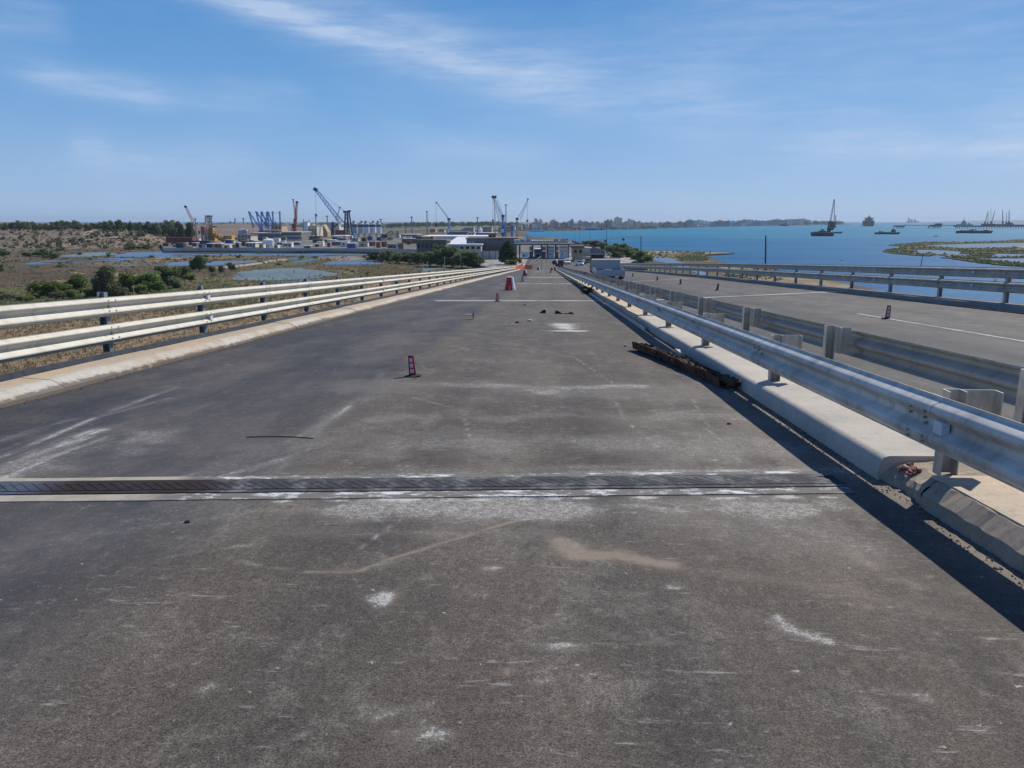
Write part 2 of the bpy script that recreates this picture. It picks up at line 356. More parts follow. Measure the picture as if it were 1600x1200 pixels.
# lime and scuffs either side of the joint
for k, px_ in enumerate([440, 520, 600, 640, 690, 745, 810, 870, 900, 960, 1010, 1075, 1130, 1185, 1240, 1290]):
    for r_ in (0, 1):
        yy = (747 if r_ == 0 else 776) + (1330 - px_) * .009 + rnd.uniform(-2, 1)
        if rnd.random() < .84: blob(wearW, (px_ + rnd.uniform(-12, 12), yy), rnd.uniform(.09, .2), .045, rnd.uniform(.8, 1.3), 0, .55, k * 3 + r_)
stroke(wearW, [(380, 798), (900, 790), (1300, 778)], .10, .45, frac=.9, seed=12)
stroke(wearW, [(430, 740), (900, 738), (1300, 738)], .12, .35, frac=.9, seed=13)


stroke(wearW, [(-40, 770), (30, 735), (80, 715)], .35, .5, frac=.8, seed=7)
stroke(wearW, [(-30, 700), (60, 668), (125, 653)], .05, .35, frac=.6, seed=8)

stroke(wearW, [(300, 750), (420, 700), (480, 690)], .30, .33, frac=.9, seed=10)
stroke(wearW, [(800, 605), (850, 612), (890, 608)], .22, .55, frac=.8, seed=14)
stroke(wearW, [(740, 600), (860, 604), (1000, 600), (1060, 612)], .35, .22, frac=.9, seed=15)
stroke(wearW, [(1030, 652), (1070, 645), (1100, 652)], .16, .45, frac=.9, seed=16)
stroke(wearW, [(660, 660), (715, 640)], .10, .3, frac=.8, seed=17)
stroke(wearW, [(1050, 690), (1160, 672)], .3, .22, frac=.9, seed=18)
stroke(wearS, [(480, 893), (560, 893), (605, 875), (700, 846), (800, 815), (905, 795)], .020, 1.0, frac=.3, seed=19)
stroke(wearW, [(350, 868), (400, 884), (480, 893)], .016, .35, frac=.6, seed=20)
blob(wearW, (510, 832), .5, .10, .25, 0, .9, 22); blob(wearW, (660, 832), .35, .08, .4, 0, 1.0, 23)
blob(wearW, (592, 938), .055, .07, .8, 0, 1.1, 24); blob(wearW, (875, 1008), .13, .045, .8, 0, 1.1, 25)
blob(wearW, (828, 985), .03, .07, .45, 0, .9, 26); blob(wearW, (600, 1118), .10, .05, .6, .2, 1.1, 27)
blob(wearW, (680, 1150), .13, .05, .75, 0, 1.2, 28); blob(wearW, (640, 1105), .10, .03, .4, 0, 1.1, 29)
stroke(wearW, [(1215, 965), (1228, 982), (1290, 1002)], .03, .7, frac=.9, seed=30)
blob(wearW, (660, 1022), .10, .03, .35, 0, 1.1, 33); blob(wearW, (538, 992), .04, .02, .7, 0, .8, 34)
stroke(wearS, [(880, 846), (905, 868), (960, 868), (1040, 882)], .10, .95, frac=.45, seed=35)
stroke(wearS, [(1040, 886), (1180, 902), (1340, 925), (1480, 960)], .09, .42, frac=.6, seed=36)
stroke(wearS, [(1040, 870), (1200, 880), (1320, 915), (1500, 980)], .26, .16, frac=.9, seed=37)
blob(wearS, (765, 886), .09, .045, .6, 0, .9, 38); blob(wearS, (842, 882), .05, .02, .8, 0, .6, 39)
stroke(wearS, [(1340, 870), (1400, 905), (1480, 925)], .14, .55, frac=.8, seed=40)
stroke(wearS, [(1150, 640), (1260, 720), (1300, 745)], .30, .45, frac=.8, seed=41)
stroke(wearS, [(1000, 560), (1120, 640)], .16, .3, frac=.8, seed=42)
stroke(wearW, [(850, 820), (930, 795)], .03, .3, frac=.9, seed=43)
blob(wearW, (1110, 872), .06, .03, .6, 0, 1, 44); blob(wearW, (800, 835), .3, .12, .3, 0, 1.1, 45)
stroke(wearW, [(1100, 790), (1120, 840)], .05, .2, frac=.9, seed=46)
stroke(wearW, [(420, 796), (900, 796), (1300, 788)], .26, .6, frac=.8, seed=101)
stroke(wearW, [(620, 600), (850, 606), (1100, 620)], .55, .35, frac=.9, seed=102)
stroke(wearW, [(620, 700), (850, 690), (1150, 700)], .5, .45, frac=.9, seed=103)
stroke(wearW, [(600, 655), (900, 650), (1150, 655)], .22, .35, frac=1.0, seed=104)
stroke(wearW, [(-60, 745), (60, 725), (180, 690)], .5, .5, frac=.9, seed=105)
stroke(wearW, [(150, 830), (300, 800), (420, 790)], .3, .3, frac=.9, seed=106)
stroke(wearW, [(1000, 800), (1200, 830), (1330, 860)], .3, .32, frac=.9, seed=107)
for k_, (a_, b_x, c_) in enumerate([((540, 1100), (640, 1120), (700, 1150)), ((690, 780), (640, 800), (560, 860)), ((820, 540), (900, 560), (960, 600)), ((1030, 700), (980, 660), (960, 620)), ((640, 620), (720, 640), (740, 700)), ((1180, 740), (1120, 690), (1080, 620)), ((200, 900), (260, 870), (400, 850)), ((870, 960), (980, 1000), (1100, 1010))]):
    stroke(wearW, [a_, b_x, c_], .018, .55, frac=.9, seed=120 + k_)
for k_ in range(70):
    px_ = rnd.uniform(60, 1500); py_ = rnd.uniform(610, 1190) if rnd.random() < .7 else rnd.uniform(520, 620)
    if py_ > 600 + (px_ - 1250) * .68 or px_ < 1250: blob(wearW if rnd.random() < .7 else wearS, (px_, py_), rnd.uniform(.015, .06), rnd.uniform(.01, .035), rnd.uniform(.4, .95), rnd.uniform(0, 3), 1.1, 300 + k_)
blob(wearD, (870, 990), .12, .09, .5, 0, .6, 47)
for k_, (pts_, w_, st_) in enumerate([([(-20, 696), (75, 666), (125, 653)], .03, .5), ([(-20, 722), (60, 690), (120, 665), (175, 642), (275, 605)], .06, .8), ([(-20, 712), (90, 672), (180, 645), (265, 622)], .035, .6), ([(-20, 745), (70, 705), (150, 672)], .14, .85), ([(-60, 760), (50, 718), (120, 690)], .32, .9), ([(430, 735), (470, 690), (530, 645), (565, 622), (572, 605)], .11, .6), ([(320, 745), (450, 712), (520, 690)], .32, .55), ([(450, 690), (540, 640)], .05, .55), ([(565, 605), (600, 583)], .05, .4), ([(180, 690), (260, 655), (330, 630)], .25, .35), ([(100, 840), (260, 820), (400, 800)], .4, .35), ([(600, 800), (900, 795), (1300, 790)], .16, .8), ([(400, 745), (900, 736), (1320, 735)], .16, .7), ([(700, 600), (850, 606), (1000, 604)], .25, .7), ([(1000, 660), (1100, 645), (1180, 660)], .3, .5), ([(1120, 800), (1250, 820), (1340, 850)], .25, .5)]):
    soft(wearW, pts_, w_, st_, 400 + k_ * 3)
stroke(wearS, [(875, 842), (898, 862), (930, 868)], .07, .9, frac=.8, seed=420); stroke(wearS, [(950, 858), (1000, 872), (1045, 884)], .12, .8, frac=.9, seed=421)
# pale patches further on
blob(wearW, (880, 508), .55, 1.1, 1.2, 0, .7, 50); blob(wearW, (890, 517), .6, .3, 1.2, 0, .6, 51)
stroke(wearD, [(843, 498), (850, 508), (862, 512)], .12, .8, frac=.4, seed=52)
blob(wearW, (985, 475), 1.0, 1.5, .35, 0, .9, 53)
JO = [32.6, 60.2, 88.0, 115.5, 143, 170.5]
for i, y0 in enumerate(JO):
    x0 = -4.6 if i == 0 else -1.9
    a = (x0, yj(x0, y0)); b = (XK, yj(XK, y0)); w = (.3, .5, .7, .9, 1.1, 1.2)[i]
    stroke(wearW, [a, b], w, 1.35, frac=.4, seed=60 + i, px=False)
    stroke(wearW, [(a[0], a[1] + .5), (b[0], b[1] + .5)], w * 2.2, .35, frac=.9, seed=80 + i, px=False)
wearD = np.maximum(wearD, .9 * np.clip(1 - (GX - XL) / .38 - (fbm(GX, GY, .4, 90) - .5), 0, 1))      # grit in the left gutter
wearS = np.maximum(wearS, .7 * np.clip(1 - (XK - GX) / .5 - (fbm(GX, GY, .5, 91) - .5), 0, 1))       # sand along the median
nx, ny = len(xs), len(ys)
vv = np.stack([GX, GY, GZ + .004 * (fbm(GX, GY, 1.4, 95) - .5)], -1).reshape(-1, 3)
idx = np.arange(nx * ny).reshape(ny, nx)
ff = np.stack([idx[:-1, :-1], idx[:-1, 1:], idx[1:, 1:], idx[1:, :-1]], -1).reshape(-1, 4)
me = bpy.data.meshes.new('road'); me.vertices.add(len(vv)); me.vertices.foreach_set('co', vv.astype(np.float32).ravel())
me.loops.add(ff.size); me.loops.foreach_set('vertex_index', ff.ravel().astype(np.int32)); me.polygons.add(len(ff))
me.polygons.foreach_set('loop_start', (np.arange(len(ff)) * 4).astype(np.int32)); me.polygons.foreach_set('loop_total', np.full(len(ff), 4, np.int32)); me.update(); me.validate()
ca = me.color_attributes.new('wear', 'FLOAT_COLOR', 'POINT')
ca.data.foreach_set('color', np.stack([wearW, wearS, wearD, np.ones_like(wearW)], -1).astype(np.float32).ravel())
me.materials.append(m_asph); road = bpy.data.objects.new('road', me); C.objects.link(road); struct(road)
yc = [-9, 0, 10] + list(range(20, 170, 10)) + list(range(170, 262, 6))
deck = MB().sweep([(XL - 1.0, -.02), (4.0, -.02), (4.0, -.5), (2.2, -1.0), (-5, -1.0), (XL - 1.0, -.45)], [y for y in yc if y < 215])
struct(deck.build('bridge_deck', m_deckside))
# right-hand carriageway
v = []; f = []
xr = [4.25, 5.3, 6.4, 7.5, 8.6, 9.7, 10.8, 11.9, 12.75]
for y in yc: v += [(x, y, zR(x, y)) for x in xr]
n = len(xr)
for k in range(len(yc) - 1): f += [(k * n + i, k * n + i + 1, (k + 1) * n + i + 1, (k + 1) * n + i) for i in range(n - 1)]
struct(MB().add(v, f).build('carriageway', m_asphR))
v = []; f = []
yd = [y for y in yc if y < 215]
for y in yd: v += [(4.1, y, zR(4.1, y) - .02), (13.6, y, zR(13.6, y) - .02), (13.6, y, zR(13.6, y) - .5), (11.5, y, zr(y) - .8), (4.1, y, zr(y) - .9)]
for k in range(len(yd) - 1): f += [(k * 5 + i, k * 5 + (i + 1) % 5, (k + 1) * 5 + (i + 1) % 5, (k + 1) * 5 + i) for i in range(5)]
f += [(4, 3, 2, 1, 0), tuple(range((len(yd) - 1) * 5, len(yd) * 5))]
struct(MB().add(v, f).build('bridge_deck', m_deckside))
for y in (5.2, 32.6, 60.2, 88, 115.5, 143):
    for xa, xb in ((-5, 2.5), (5, 12.6)):
        mb = MB(); zt = zr(y) - 1.05
        mb.bb(xa - .5, xb + .3, y - .7, y + .7, zt - .9, zt)
        for xx in (xa + 1.2, xb - 1.4): mb.tube((xx, y, -.5), (xx, y, zt - .8), .55, .5, 16)
        tag(mb.build('bridge_pier', m_deckside, origin=(0, y, 0)), 'concrete pier with crosshead carrying the bridge deck over the marsh', 'bridge pier', 'piers under the bridge')
mk = MB()
def road_strip(mb, x0, x1, y0, y1, zf, step=3.0, dz=.004):
    k = max(1, int((y1 - y0) / step)); vs = []; fs = []
    for i in range(k + 1):
        y = y0 + (y1 - y0) * i / k; vs += [(x0, y, zf(x0, y) + dz), (x1, y, zf(x1, y) + dz)]
    for i in range(k): fs.append((2 * i, 2 * i + 1, 2 * i + 3, 2 * i + 2))
    mb.add(vs, fs)
m_paint = M('worn_road_paint', (.42, .42, .41), .8, 0, .3, 6, dirt=((.11, .105, .10), .9), ds=2.2)
m_lime = M('lime_stained_joint', (.36, .35, .33), .9, 0, .3, 2.5, dirt=((.13, .12, .11), .8), ds=1.5)
road_strip(mk, 8.92, 9.0, -4, 22, zR); struct(mk.build('road_marking', m_paint))
mk = MB()
for y0, w in zip(JO, (.3, .3, .4, .5, .6, .6)):
    k = 12; vs = []; fs = []
    for i in range(k + 1):
        x = 4.3 + (12.7 - 4.3) * i / k; y = y0 + SK * (x + 1.8); wv = w * rnd.uniform(.7, 1.4)
        vs += [(x, y - wv, zR(x, y - wv) + .006), (x, y + wv, zR(x, y + wv) + .006)]
    for i in range(k): fs.append((2 * i, 2 * i + 2, 2 * i + 3, 2 * i + 1))
    mk.add(vs, fs)
struct(mk.build('joint_strip', m_lime))
mk = MB(); vs = []
for i in range(9):
    x = 4.4 + i * .7; y = JO[0] + SK * (x + 1.8) - .45 - .06 * math.sin(i)
    vs += [(x, y - .10, zR(x, y) + .009), (x, y + .06, zR(x, y) + .009)]
mk.add(vs, [(2 * i, 2 * i + 2, 2 * i + 3, 2 * i + 1) for i in range(8)]); struct(mk.build('joint_gap', m_black))

# ------------------------------------------------------------------ expansion joint
def jstrip(mb, x0, x1, a, b, z0, z1, jag=0.0, step=.25):
    k = max(1, int((x1 - x0) / step)); vs = []; fs = []
    for i in range(k + 1):
        x = x0 + (x1 - x0) * i / k; ja = rnd.uniform(-jag, jag); jb = rnd.uniform(-jag, jag)
        for yy, zz in ((yj(x) + a + ja, z0), (yj(x) + b + jb, z0), (yj(x) + b + jb, z1), (yj(x) + a + ja, z1)):
            vs.append((x, yy, zr(yy) + zz))
    for i in range(k): fs += [(i * 4 + c, i * 4 + (c + 1) % 4, i * 4 + 4 + (c + 1) % 4, i * 4 + 4 + c) for c in range(4)]
    fs += [(0, 1, 2, 3), (k * 4 + 3, k * 4 + 2, k * 4 + 1, k * 4)]
    mb.add(vs, fs)
XJ = XK - .32
mb = MB(); jstrip(mb, XL, XJ, -.30, -.155, -.05, .006, .006); jstrip(mb, XL, XJ, .165, .27, -.05, .006, .006)
struct(mb.build('concrete_strip', m_mortar))
ej = thing('expansion_joint', (0, yj(0), zr(5)), 'steel comb expansion joint with slanted fingers and lime dust across the road', 'expansion joint')
mb = MB(); jstrip(mb, XL, XJ, -.155, .165, -.06, .0085); mb.build('joint_bed', m_black, ej)
m_fing, t_, b_ = new_mat('joint_finger_steel'); g = NT(t_)
tcn = g.n('ShaderNodeTexCoord'); sp = g.n('ShaderNodeSeparateXYZ'); g.l(tcn.outputs['Object'], sp.inputs[0])
blue = g.mr(sp.outputs[0], -3.1, -2.9); br_ = g.m('MULTIPLY', g.mr(sp.outputs[0], -3.7, -3.4), g.mr(sp.outputs[0], -2.2, -2.4))
c = g.mix(blue, (.075, .09, .125), (.055, .055, .06)); c = g.mix(br_, c, (.032, .022, .02))
lim = g.m('MULTIPLY', g.mr(g.noise(4, 6, .7), .48, .62), g.mr(sp.outputs[0], -2.5, -2.2))
c = g.mix(g.m('MULTIPLY', lim, .45), c, (.30, .30, .30)); c = g.mix(g.mr(g.noise(7, 5, .7, loc=9), .55, .6, 0, .7), c, (.04, .04, .045))
g.l(c, b_.inputs['Base Color']); b_.inputs['Roughness'].default_value = .75; b_.inputs['Specular IOR Level'].default_value = .15
mb = MB(); x = XL + .1
while x < XJ - .2:
    w = .070; sh = .17
    vs = []
    for zz in (.004, .016):
        for (xx, o) in ((x + sh, -.078), (x + sh + w, -.078), (x + w, .078), (x, .078)):
            vs.append((xx, yj(xx) + o, zr(yj(xx)) + zz))
    mb.add(vs, [(0, 1, 2, 3), (7, 6, 5, 4), (0, 4, 5, 1), (1, 5, 6, 2), (2, 6, 7, 3), (3, 7, 4, 0)]); x += .0775
mb.build('comb_plate', m_fing, ej)
mb = MB(); jstrip(mb, XL, XJ, -.155, -.10, -.02, .013, 0); mb.build('edge_angle', m_fing, ej)
mb = MB(); jstrip(mb, XL, XJ, .10, .165, -.02, .013, 0); mb.build('edge_angle', m_fing, ej)

# ------------------------------------------------------------------ kerbs
yk = sorted(set([round(-9 + i * .45, 3) for i in range(80)] + [27 + 2.5 * i for i in range(90)]))
yk = [y for y in yk if y < 236]
def wob(a, s): return lambda y: a * (math.sin(y * 1.7 + s) * .5 + math.sin(y * .53 + s * 2) * .6 + math.sin(y * 4.1 + s) * .2)
YE = yj(XK)
# median kerb beyond the joint: recast pale concrete, rounded shoulder
wmed = wob(.012, 1)
prof_new = [(XK, -.1), (XK - .01, .08), (XK + .004, .145), (XK + .026, .178), (XK + .065, .190), (XK + .75, .198), (XK + .75, -.1)]
struct(MB().sweep(prof_new, [YE + .02] + [y for y in yk if YE + .2 < y < 21], wmed).build('kerb', m_conc, autosmooth=40))
struct(MB().sweep([(XK + wob(.06, 3)(21), -.1), (XK + .01, .1), (XK + .06, .19), (XK + .75, .195), (XK + .75, -.1)], [21.05] + [y for y in yk if y > 21.5], wob(.05, 3)).build('kerb', m_concwarm))
# nearer: old chamfered kerb with eroded face
kn = MB(); yn = [-9, -4] + [round(-1 + i * .06, 3) for i in range(int((YE - .5 + 1) / .06))]; r2 = random.Random(4)
vs = []; n = 6
for i, y in enumerate(yn):
    j = lambda a: r2.uniform(-a, a)
    for p in [(XK - .0, -.1), (XK - .01 + j(.006), .0), (XK + .0 + j(.008), .09 + j(.006)), (XK + .10 + j(.010), .175 + j(.004)), (XK + .75, .182), (XK + .75, -.1)]:
        vs.append((p[0], y, zr(y) + p[1]))
fs = [(k * n + i, k * n + (i + 1) % n, (k + 1) * n + (i + 1) % n, (k + 1) * n + i) for k in range(len(yn) - 1) for i in range(n)]
fs += [tuple(range(n))[::-1], tuple(range((len(yn) - 1) * n, len(yn) * n))]
kn.add(vs, fs); kno = kn.build('kerb', m_concold); struct(kno)
kt = MB(); kt.sweep([(XK + .115, .168), (XK + .75, .170), (XK + .75, .186), (XK + .115, .184)], [-9, 0, 2, 4, YE - .47]); struct(kt.build('pavement', m_concwarm))
# broken end where the new kerb was cast
br = MB(); r3 = random.Random(11); ya, yb = YE - .56, YE + .06; rows = []
for k in range(11):
    y = ya + (yb - ya) * k / 10; t = k / 10; row = []
    for (px_, pz) in [(.02, -.08), (.0, .03), (.01, .08), (.05, .12), (.10, .15), (.18, .165), (.28, .175), (.5, .185), (.75, .186)]:
        q = 1 if px_ < .3 else 0; dip = math.sin(t * math.pi)
        row.append((XK + px_ + q * (.05 * dip + r3.uniform(-.018, .018)), y, zr(y) + pz - q * (.035 * dip * (1 if pz > 0 else 0) + r3.uniform(-.014, .012))))
    rows.append(row)
n = 9; vs = [p for r_ in rows for p in r_]
br.add(vs, [(k * n + i, k * n + i + 1, (k + 1) * n + i + 1, (k + 1) * n + i) for k in range(10) for i in range(n - 1)])
struct(br.build('kerb', m_concold))
m_brick = M('red_brick_rubble', (.24, .11, .09), .95, 0, .4, 30, bump=.6)
rb = MB()
for k in range(9):
    a, b_2 = r3.uniform(.06, .2), r3.uniform(-.22, -.03)
    rb.box((XK + a, YE + b_2, zr(YE) + .095 + a * .3), (r3.uniform(.03, .06), r3.uniform(.03, .05), r3.uniform(.01, .025)), r3.uniform(0, 3), r3.uniform(-.4, .4), r3.uniform(-.4, .4))
tag(rb.build('brick_rubble', m_brick, origin=(XK + .1, YE - .1, zr(YE) + .1)), 'crumbled red brick rubble in the broken end of the median kerb', 'rubble')
# top of the median between the two barriers
struct(MB().sweep([(XK + .75, -.1), (XK + .75, .15), (4.2, .15), (4.25, .11), (4.25, -.1)], yk).build('median_strip', m_deckside))
# left kerb, ledge and drain edge
kl = MB(); wk = wob(.025, 5); y = -9.0; rk = random.Random(8)
while y < 225:
    L_ = 3.0 if y < 60 else 9.0; dx = rk.uniform(-.012, .012); dz = rk.uniform(-.006, .006); fb = [y + .005 + (L_ - .012) * i / 8 for i in range(9)]
    kl.sweep([(XL + dx + .02, -.1), (XL + dx + .012, .045), (XL + dx - .12, .125), (XL + dx - .17, .142), (XL - .56, .165), (XL - .56, -.1)], fb, wk, lambda q_, dz=dz: zr(q_) + dz); y += L_
m_kl, t_, b_ = new_mat('left_kerb_concrete'); g = NT(t_)
tcn = g.n('ShaderNodeTexCoord'); sp = g.n('ShaderNodeSeparateXYZ'); g.l(tcn.outputs['Object'], sp.inputs[0]); nn = g.noise(1.3, 8, .8, sc3=(1, .6, 1)); xx_ = g.m('ADD', sp.outputs[0], g.m('MULTIPLY', g.m('SUBTRACT', nn, .5), .5))
tn = g.mix(g.mr(g.noise(.35, 5, .6), .42, .6), (.50, .38, .26), (.42, .35, .27)); fc = g.mix(g.mr(g.noise(.8, 7, .75, loc=3), .42, .6), (.50, .48, .43), (.44, .36, .27))
c = g.mix(g.mr(xx_, XL - .30, XL - .18), tn, fc); c = g.mix(g.mr(g.noise(7, 8, .85, loc=6), .52, .66, 0, .6), c, (.22, .18, .14))
c = g.mix(g.mr(g.m('ADD', sp.outputs[0], g.m('MULTIPLY', g.m('SUBTRACT', g.noise(6, 8, .85, loc=11), .5), .28)), XL - .05, XL - .015, 0, .85), c, (.13, .105, .085))
g.l(c, b_.inputs['Base Color']); b_.inputs['Roughness'].default_value = .95; b_.inputs['Specular IOR Level'].default_value = .1; g.bump(g.noise(28, 7, .8), .6, .02, b_)
struct(kl.build('kerb', m_kl, autosmooth=12))
struct(MB().sweep([(XL - .57, -.3), (XL - .57, .16), (XL - .585, .235), (XL - .64, .235), (XL - .70, .12), (XL - 1.2, .05), (XL - 1.2, -.3)], yk, wob(.012, 2)).build('deck_edge', m_darksteel))
# gravel and mortar crumbs in the left gutter
gr = MB()
for k in range(1500):
    y = 3 + 22 * rnd.random() ** 1.5; x = XL + abs(rnd.gauss(0, .09)); s_ = rnd.uniform(.003, .013)
    gr.box((x, y, zr(y) + s_ * .3), (s_, s_ * 1.2, s_ * .8), rnd.uniform(0, 3), rnd.uniform(0, 1))
for k in range(1500):
    y = 1.5 + 14 * rnd.random(); x = XK - abs(rnd.gauss(0, .08)) - .01; s_ = rnd.uniform(.003, .010)
    gr.box((x, y, zr(y) + s_ * .3), (s_, s_ * 1.2, s_ * .8), rnd.uniform(0, 3), rnd.uniform(0, 1))
m_grit = M('grit', (.16, .14, .12), .95, 0, .5, 60)
struct(gr.build('gravel', m_grit), 'stuff')
# right carriageway outer kerb and deck edge
def zRo(y): return zR(12.75, y)
struct(MB().sweep([(12.72, -.1), (12.72, .13), (12.78, .16), (13.1, .16), (13.1, -.1)], yk, wob(.02, 8), zRo).build('kerb', m_deckside))
struct(MB().sweep([(13.1, -.3), (13.1, .14), (13.6, .14), (13.6, -.3)], yk, fz=zRo).build('deck_edge', m_rust))

# ------------------------------------------------------------------ guardrails
WP = [(0, .012), (.010, .004), (.042, .066), (.050, .077), (.058, .082), (.073, .082), (.082, .077), (.091, .064), (.128, .012), (.138, .004), (.172, .004), (.182, .012), (.219, .064), (.228, .077), (.237, .082), (.252, .082), (.260, .077), (.268, .066), (.298, .004), (.31, .012)]
WPB = [(0, .010), (.008, .004), (.030, .052), (.042, .068), (.054, .077), (.068, .081), (.084, .081), (.096, .076), (.106, .064), (.132, .012), (.142, .004), (.168, .004), (.178, .012), (.210, .064), (.221, .077), (.234, .082), (.246, .080), (.257, .074), (.266, .062), (.292, .006), (.300, .002), (.31, .006)]
def wbeam(x, side, zb, y0, y1, zf, thick=.004, jog=0.0, wave=None, hs=1.0):
    """side = +1 bulges towards +x"""
    W_ = WPB if hs > 1.1 else WP
    front = [(side * d, z) for z, d in W_]; back = [(side * (d - thick), z) for z, d in W_][::-1]
    prof = [(a, b * hs) for a, b in front + back]; k = max(1, int((y1 - y0) / 2.0)); ysl = [y0 + (y1 - y0) * i / k for i in range(k + 1)]
    return MB().sweep([(x + side * jog + a, zb + b) for a, b in prof], ysl, (wave or (lambda y: 0)), zf)
def cpost(x, y, z0, z1, w=.1, d=.12, th=.008, face=1):
    m_ = MB(); m_.bb(x - d / 2, x + d / 2, y + w / 2 - th, y + w / 2, z0, z1)
    m_.bb(x - d / 2, x - d / 2 + th, y - w / 2, y + w / 2 - th, z0, z1); m_.bb(x + d / 2 - th, x + d / 2, y - w / 2, y + w / 2 - th, z0, z1); return m_
def guardrail(label, x, side, bands, y0, sp, yend, zf, mat, postmat, post_h, seam=1, postx=None, plate=None, base=.18, refl=(), bolts=True, wave=None, hs=1.0):
    g_ = thing('guardrail', (x, y0, zf(y0)), label, 'guardrail', 'steel guardrails along the bridge')
    px_ = x - side * .07 if postx is None else postx
    y = y0; k = 0
    while y < yend:
        cpost(px_, y, zf(y) + base - .05, zf(y) + post_h, .10, .12).build('post', postmat, g_)
        if plate: plate(g_, px_, y, zf(y))
        y += sp
    for zb in bands:
        a = y0 - sp * 2; i = 0
        while a < yend:
            n_ = 1 if a < 45 else 3; b = min(a + sp * n_, yend + sp)
            wbeam(x, side, zb, a - .16, b + .16, zf, jog=.0045 * (i % 2), wave=wave, hs=hs).build('beam', mat, g_, autosmooth=24); a = b; i += 1
        if bolts:
            bt = MB(); y = y0 - sp
            while y < min(yend, 42):
                for dz in (.05, .09, .22, .26):
                    for dy in (-.1, .1):
                        bt.tube((x + side * .07, y + dy, zf(y + dy) + zb + dz), (x + side * .095, y + dy, zf(y + dy) + zb + dz), .009, None, 6)
                bt.tube((x + side * .0, y, zf(y) + zb + .155), (x + side * .03, y, zf(y) + zb + .155), .018, None, 6)
                y += sp
            struct(bt.build('bolts', m_post, g_), 'stuff')
    for (yy, zb) in refl:
        q = MB().box((x + side * .045, yy, zf(yy) + zb + .155), (.05, .11, .085)); o = q.build('reflector', m_reflw, g_)
    return g_
guardrail('double white weathered guardrail along the left edge of the bridge', -7.12, 1, (.73, .29), 5.0, 3.5, 196, zr, m_galvL, m_post, 1.12, refl=[(15.6, .73), (15.65, .29), (33, .73), (33, .29)])
def mplate(g_, px_, y, z):
    q = MB(); q.box((px_ + .17, y + .03, z + .62), (.22, .008, .26)); q.box((px_ + .28, y - .02, z + .62), (.008, .1, .26)); q.build('spacer', m_galvR, g_)
guardrail('single grey guardrail on the near kerb of the median, shading the road', 2.65, -1, (.36,), 5.15 - 4.0, 4.0, 205, zr, m_galv, m_galvR, .75, hs=1.19, postx=2.80, plate=mplate, base=.2, refl=[(4.9, .385), (17.5, .385), (33.5, .385)])
def mplate2(g_, px_, y, z):
    q = MB(); q.box((px_ + .16, y - .05, z + .62), (.18, .01, .34)); q.box((px_ + .1, y - .1, z + .62), (.01, .1, .34)); q.build('spacer', m_galvR, g_)
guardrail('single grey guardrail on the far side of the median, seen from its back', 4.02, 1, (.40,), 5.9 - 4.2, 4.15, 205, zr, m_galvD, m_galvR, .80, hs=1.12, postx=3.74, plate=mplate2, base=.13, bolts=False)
def zRr(y): return zR(13.0, y)
guardrail('double grey guardrail along the seaward right edge of the bridge', 13.2, -1, (.84, .44), 3.9, 3.7, 214, zRr, m_galvR, m_galvR, .98, base=.1, refl=[(24, .84), (24, .44), (31, .84), (31, .44)])

# ------------------------------------------------------------------ land, sea, ponds
def rough(poly, seg, amp, seed=1):
    r_ = random.Random(seed); out = []
    for i, p in enumerate(poly):
        q = poly[(i + 1) % len(poly)]; d = math.hypot(q[0] - p[0], q[1] - p[1]); n_ = max(1, min(14, int(d / seg)))
        for k in range(n_):
            t = k / n_; a = amp * min(1, d / seg) if k else amp * .3
            out.append((p[0] + (q[0] - p[0]) * t + r_.uniform(-a, a), p[1] + (q[1] - p[1]) * t + r_.uniform(-a, a)))
    return out
def sheet(name, poly, z, mat, skirt=0, spread=0):
    bm = bmesh.new(); vs_ = [bm.verts.new((p[0], p[1], z)) for p in poly]; f_ = bm.faces.new(vs_)
    if f_.normal.z < 0 or f_.calc_area() and (f_.normal_update() or f_.normal.z < 0): f_.normal_flip()
    if skirt:
        lo = [bm.verts.new((p[0], p[1], z - skirt)) for p in poly]; n_ = len(poly)
        for i in range(n_): bm.faces.new((vs_[i], lo[i], lo[(i + 1) % n_], vs_[(i + 1) % n_]))
    bmesh.ops.triangulate(bm, faces=[f_]); me_ = bpy.data.meshes.new(name); bm.to_mesh(me_); bm.free(); me_.materials.append(mat)
    o = bpy.data.objects.new(name, me_); C.objects.link(o); return struct(o)
def P2(pts, z): return [tuple(at(a, b, z)[:2]) for a, b in pts]
# sea
m_sea, t_, b_ = new_mat('sea_water'); g = NT(t_)
tcn = g.n('ShaderNodeTexCoord'); sp = g.n('ShaderNodeSeparateXYZ'); g.l(tcn.outputs['Object'], sp.inputs[0])
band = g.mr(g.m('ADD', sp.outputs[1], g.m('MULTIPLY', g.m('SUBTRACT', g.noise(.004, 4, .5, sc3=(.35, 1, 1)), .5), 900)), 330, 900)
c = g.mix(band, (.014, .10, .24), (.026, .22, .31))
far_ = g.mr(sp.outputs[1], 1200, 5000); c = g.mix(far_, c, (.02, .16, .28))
st = g.mr(g.noise(.012, 6, .65, sc3=(.12, 1, 1), loc=5), .45, .65); c = g.mix(g.m('MULTIPLY', st, .5), c, (.014, .10, .24))
rip = g.noise(.55, 6, .75, sc3=(.5, 1, 1)); c = g.mix(g.mr(g.noise(.02, 9, .85, sc3=(.25, 1, 1), loc=91), .5, .6, 0, .35), c, (.04, .2, .36)); c = g.mix(g.mr(rip, .42, .62, 0, .6), c, (.03, .17, .32))
c = g.mix(g.mr(g.noise(.045, 8, .8, sc3=(.16, 1, 1), loc=3), .48, .62, 0, .55), c, (.008, .065, .18))
g.l(c, b_.inputs['Base Color']); b_.inputs['Roughness'].default_value = .55; b_.inputs['Specular IOR Level'].default_value = .07; b_.inputs['IOR'].default_value = 1.33
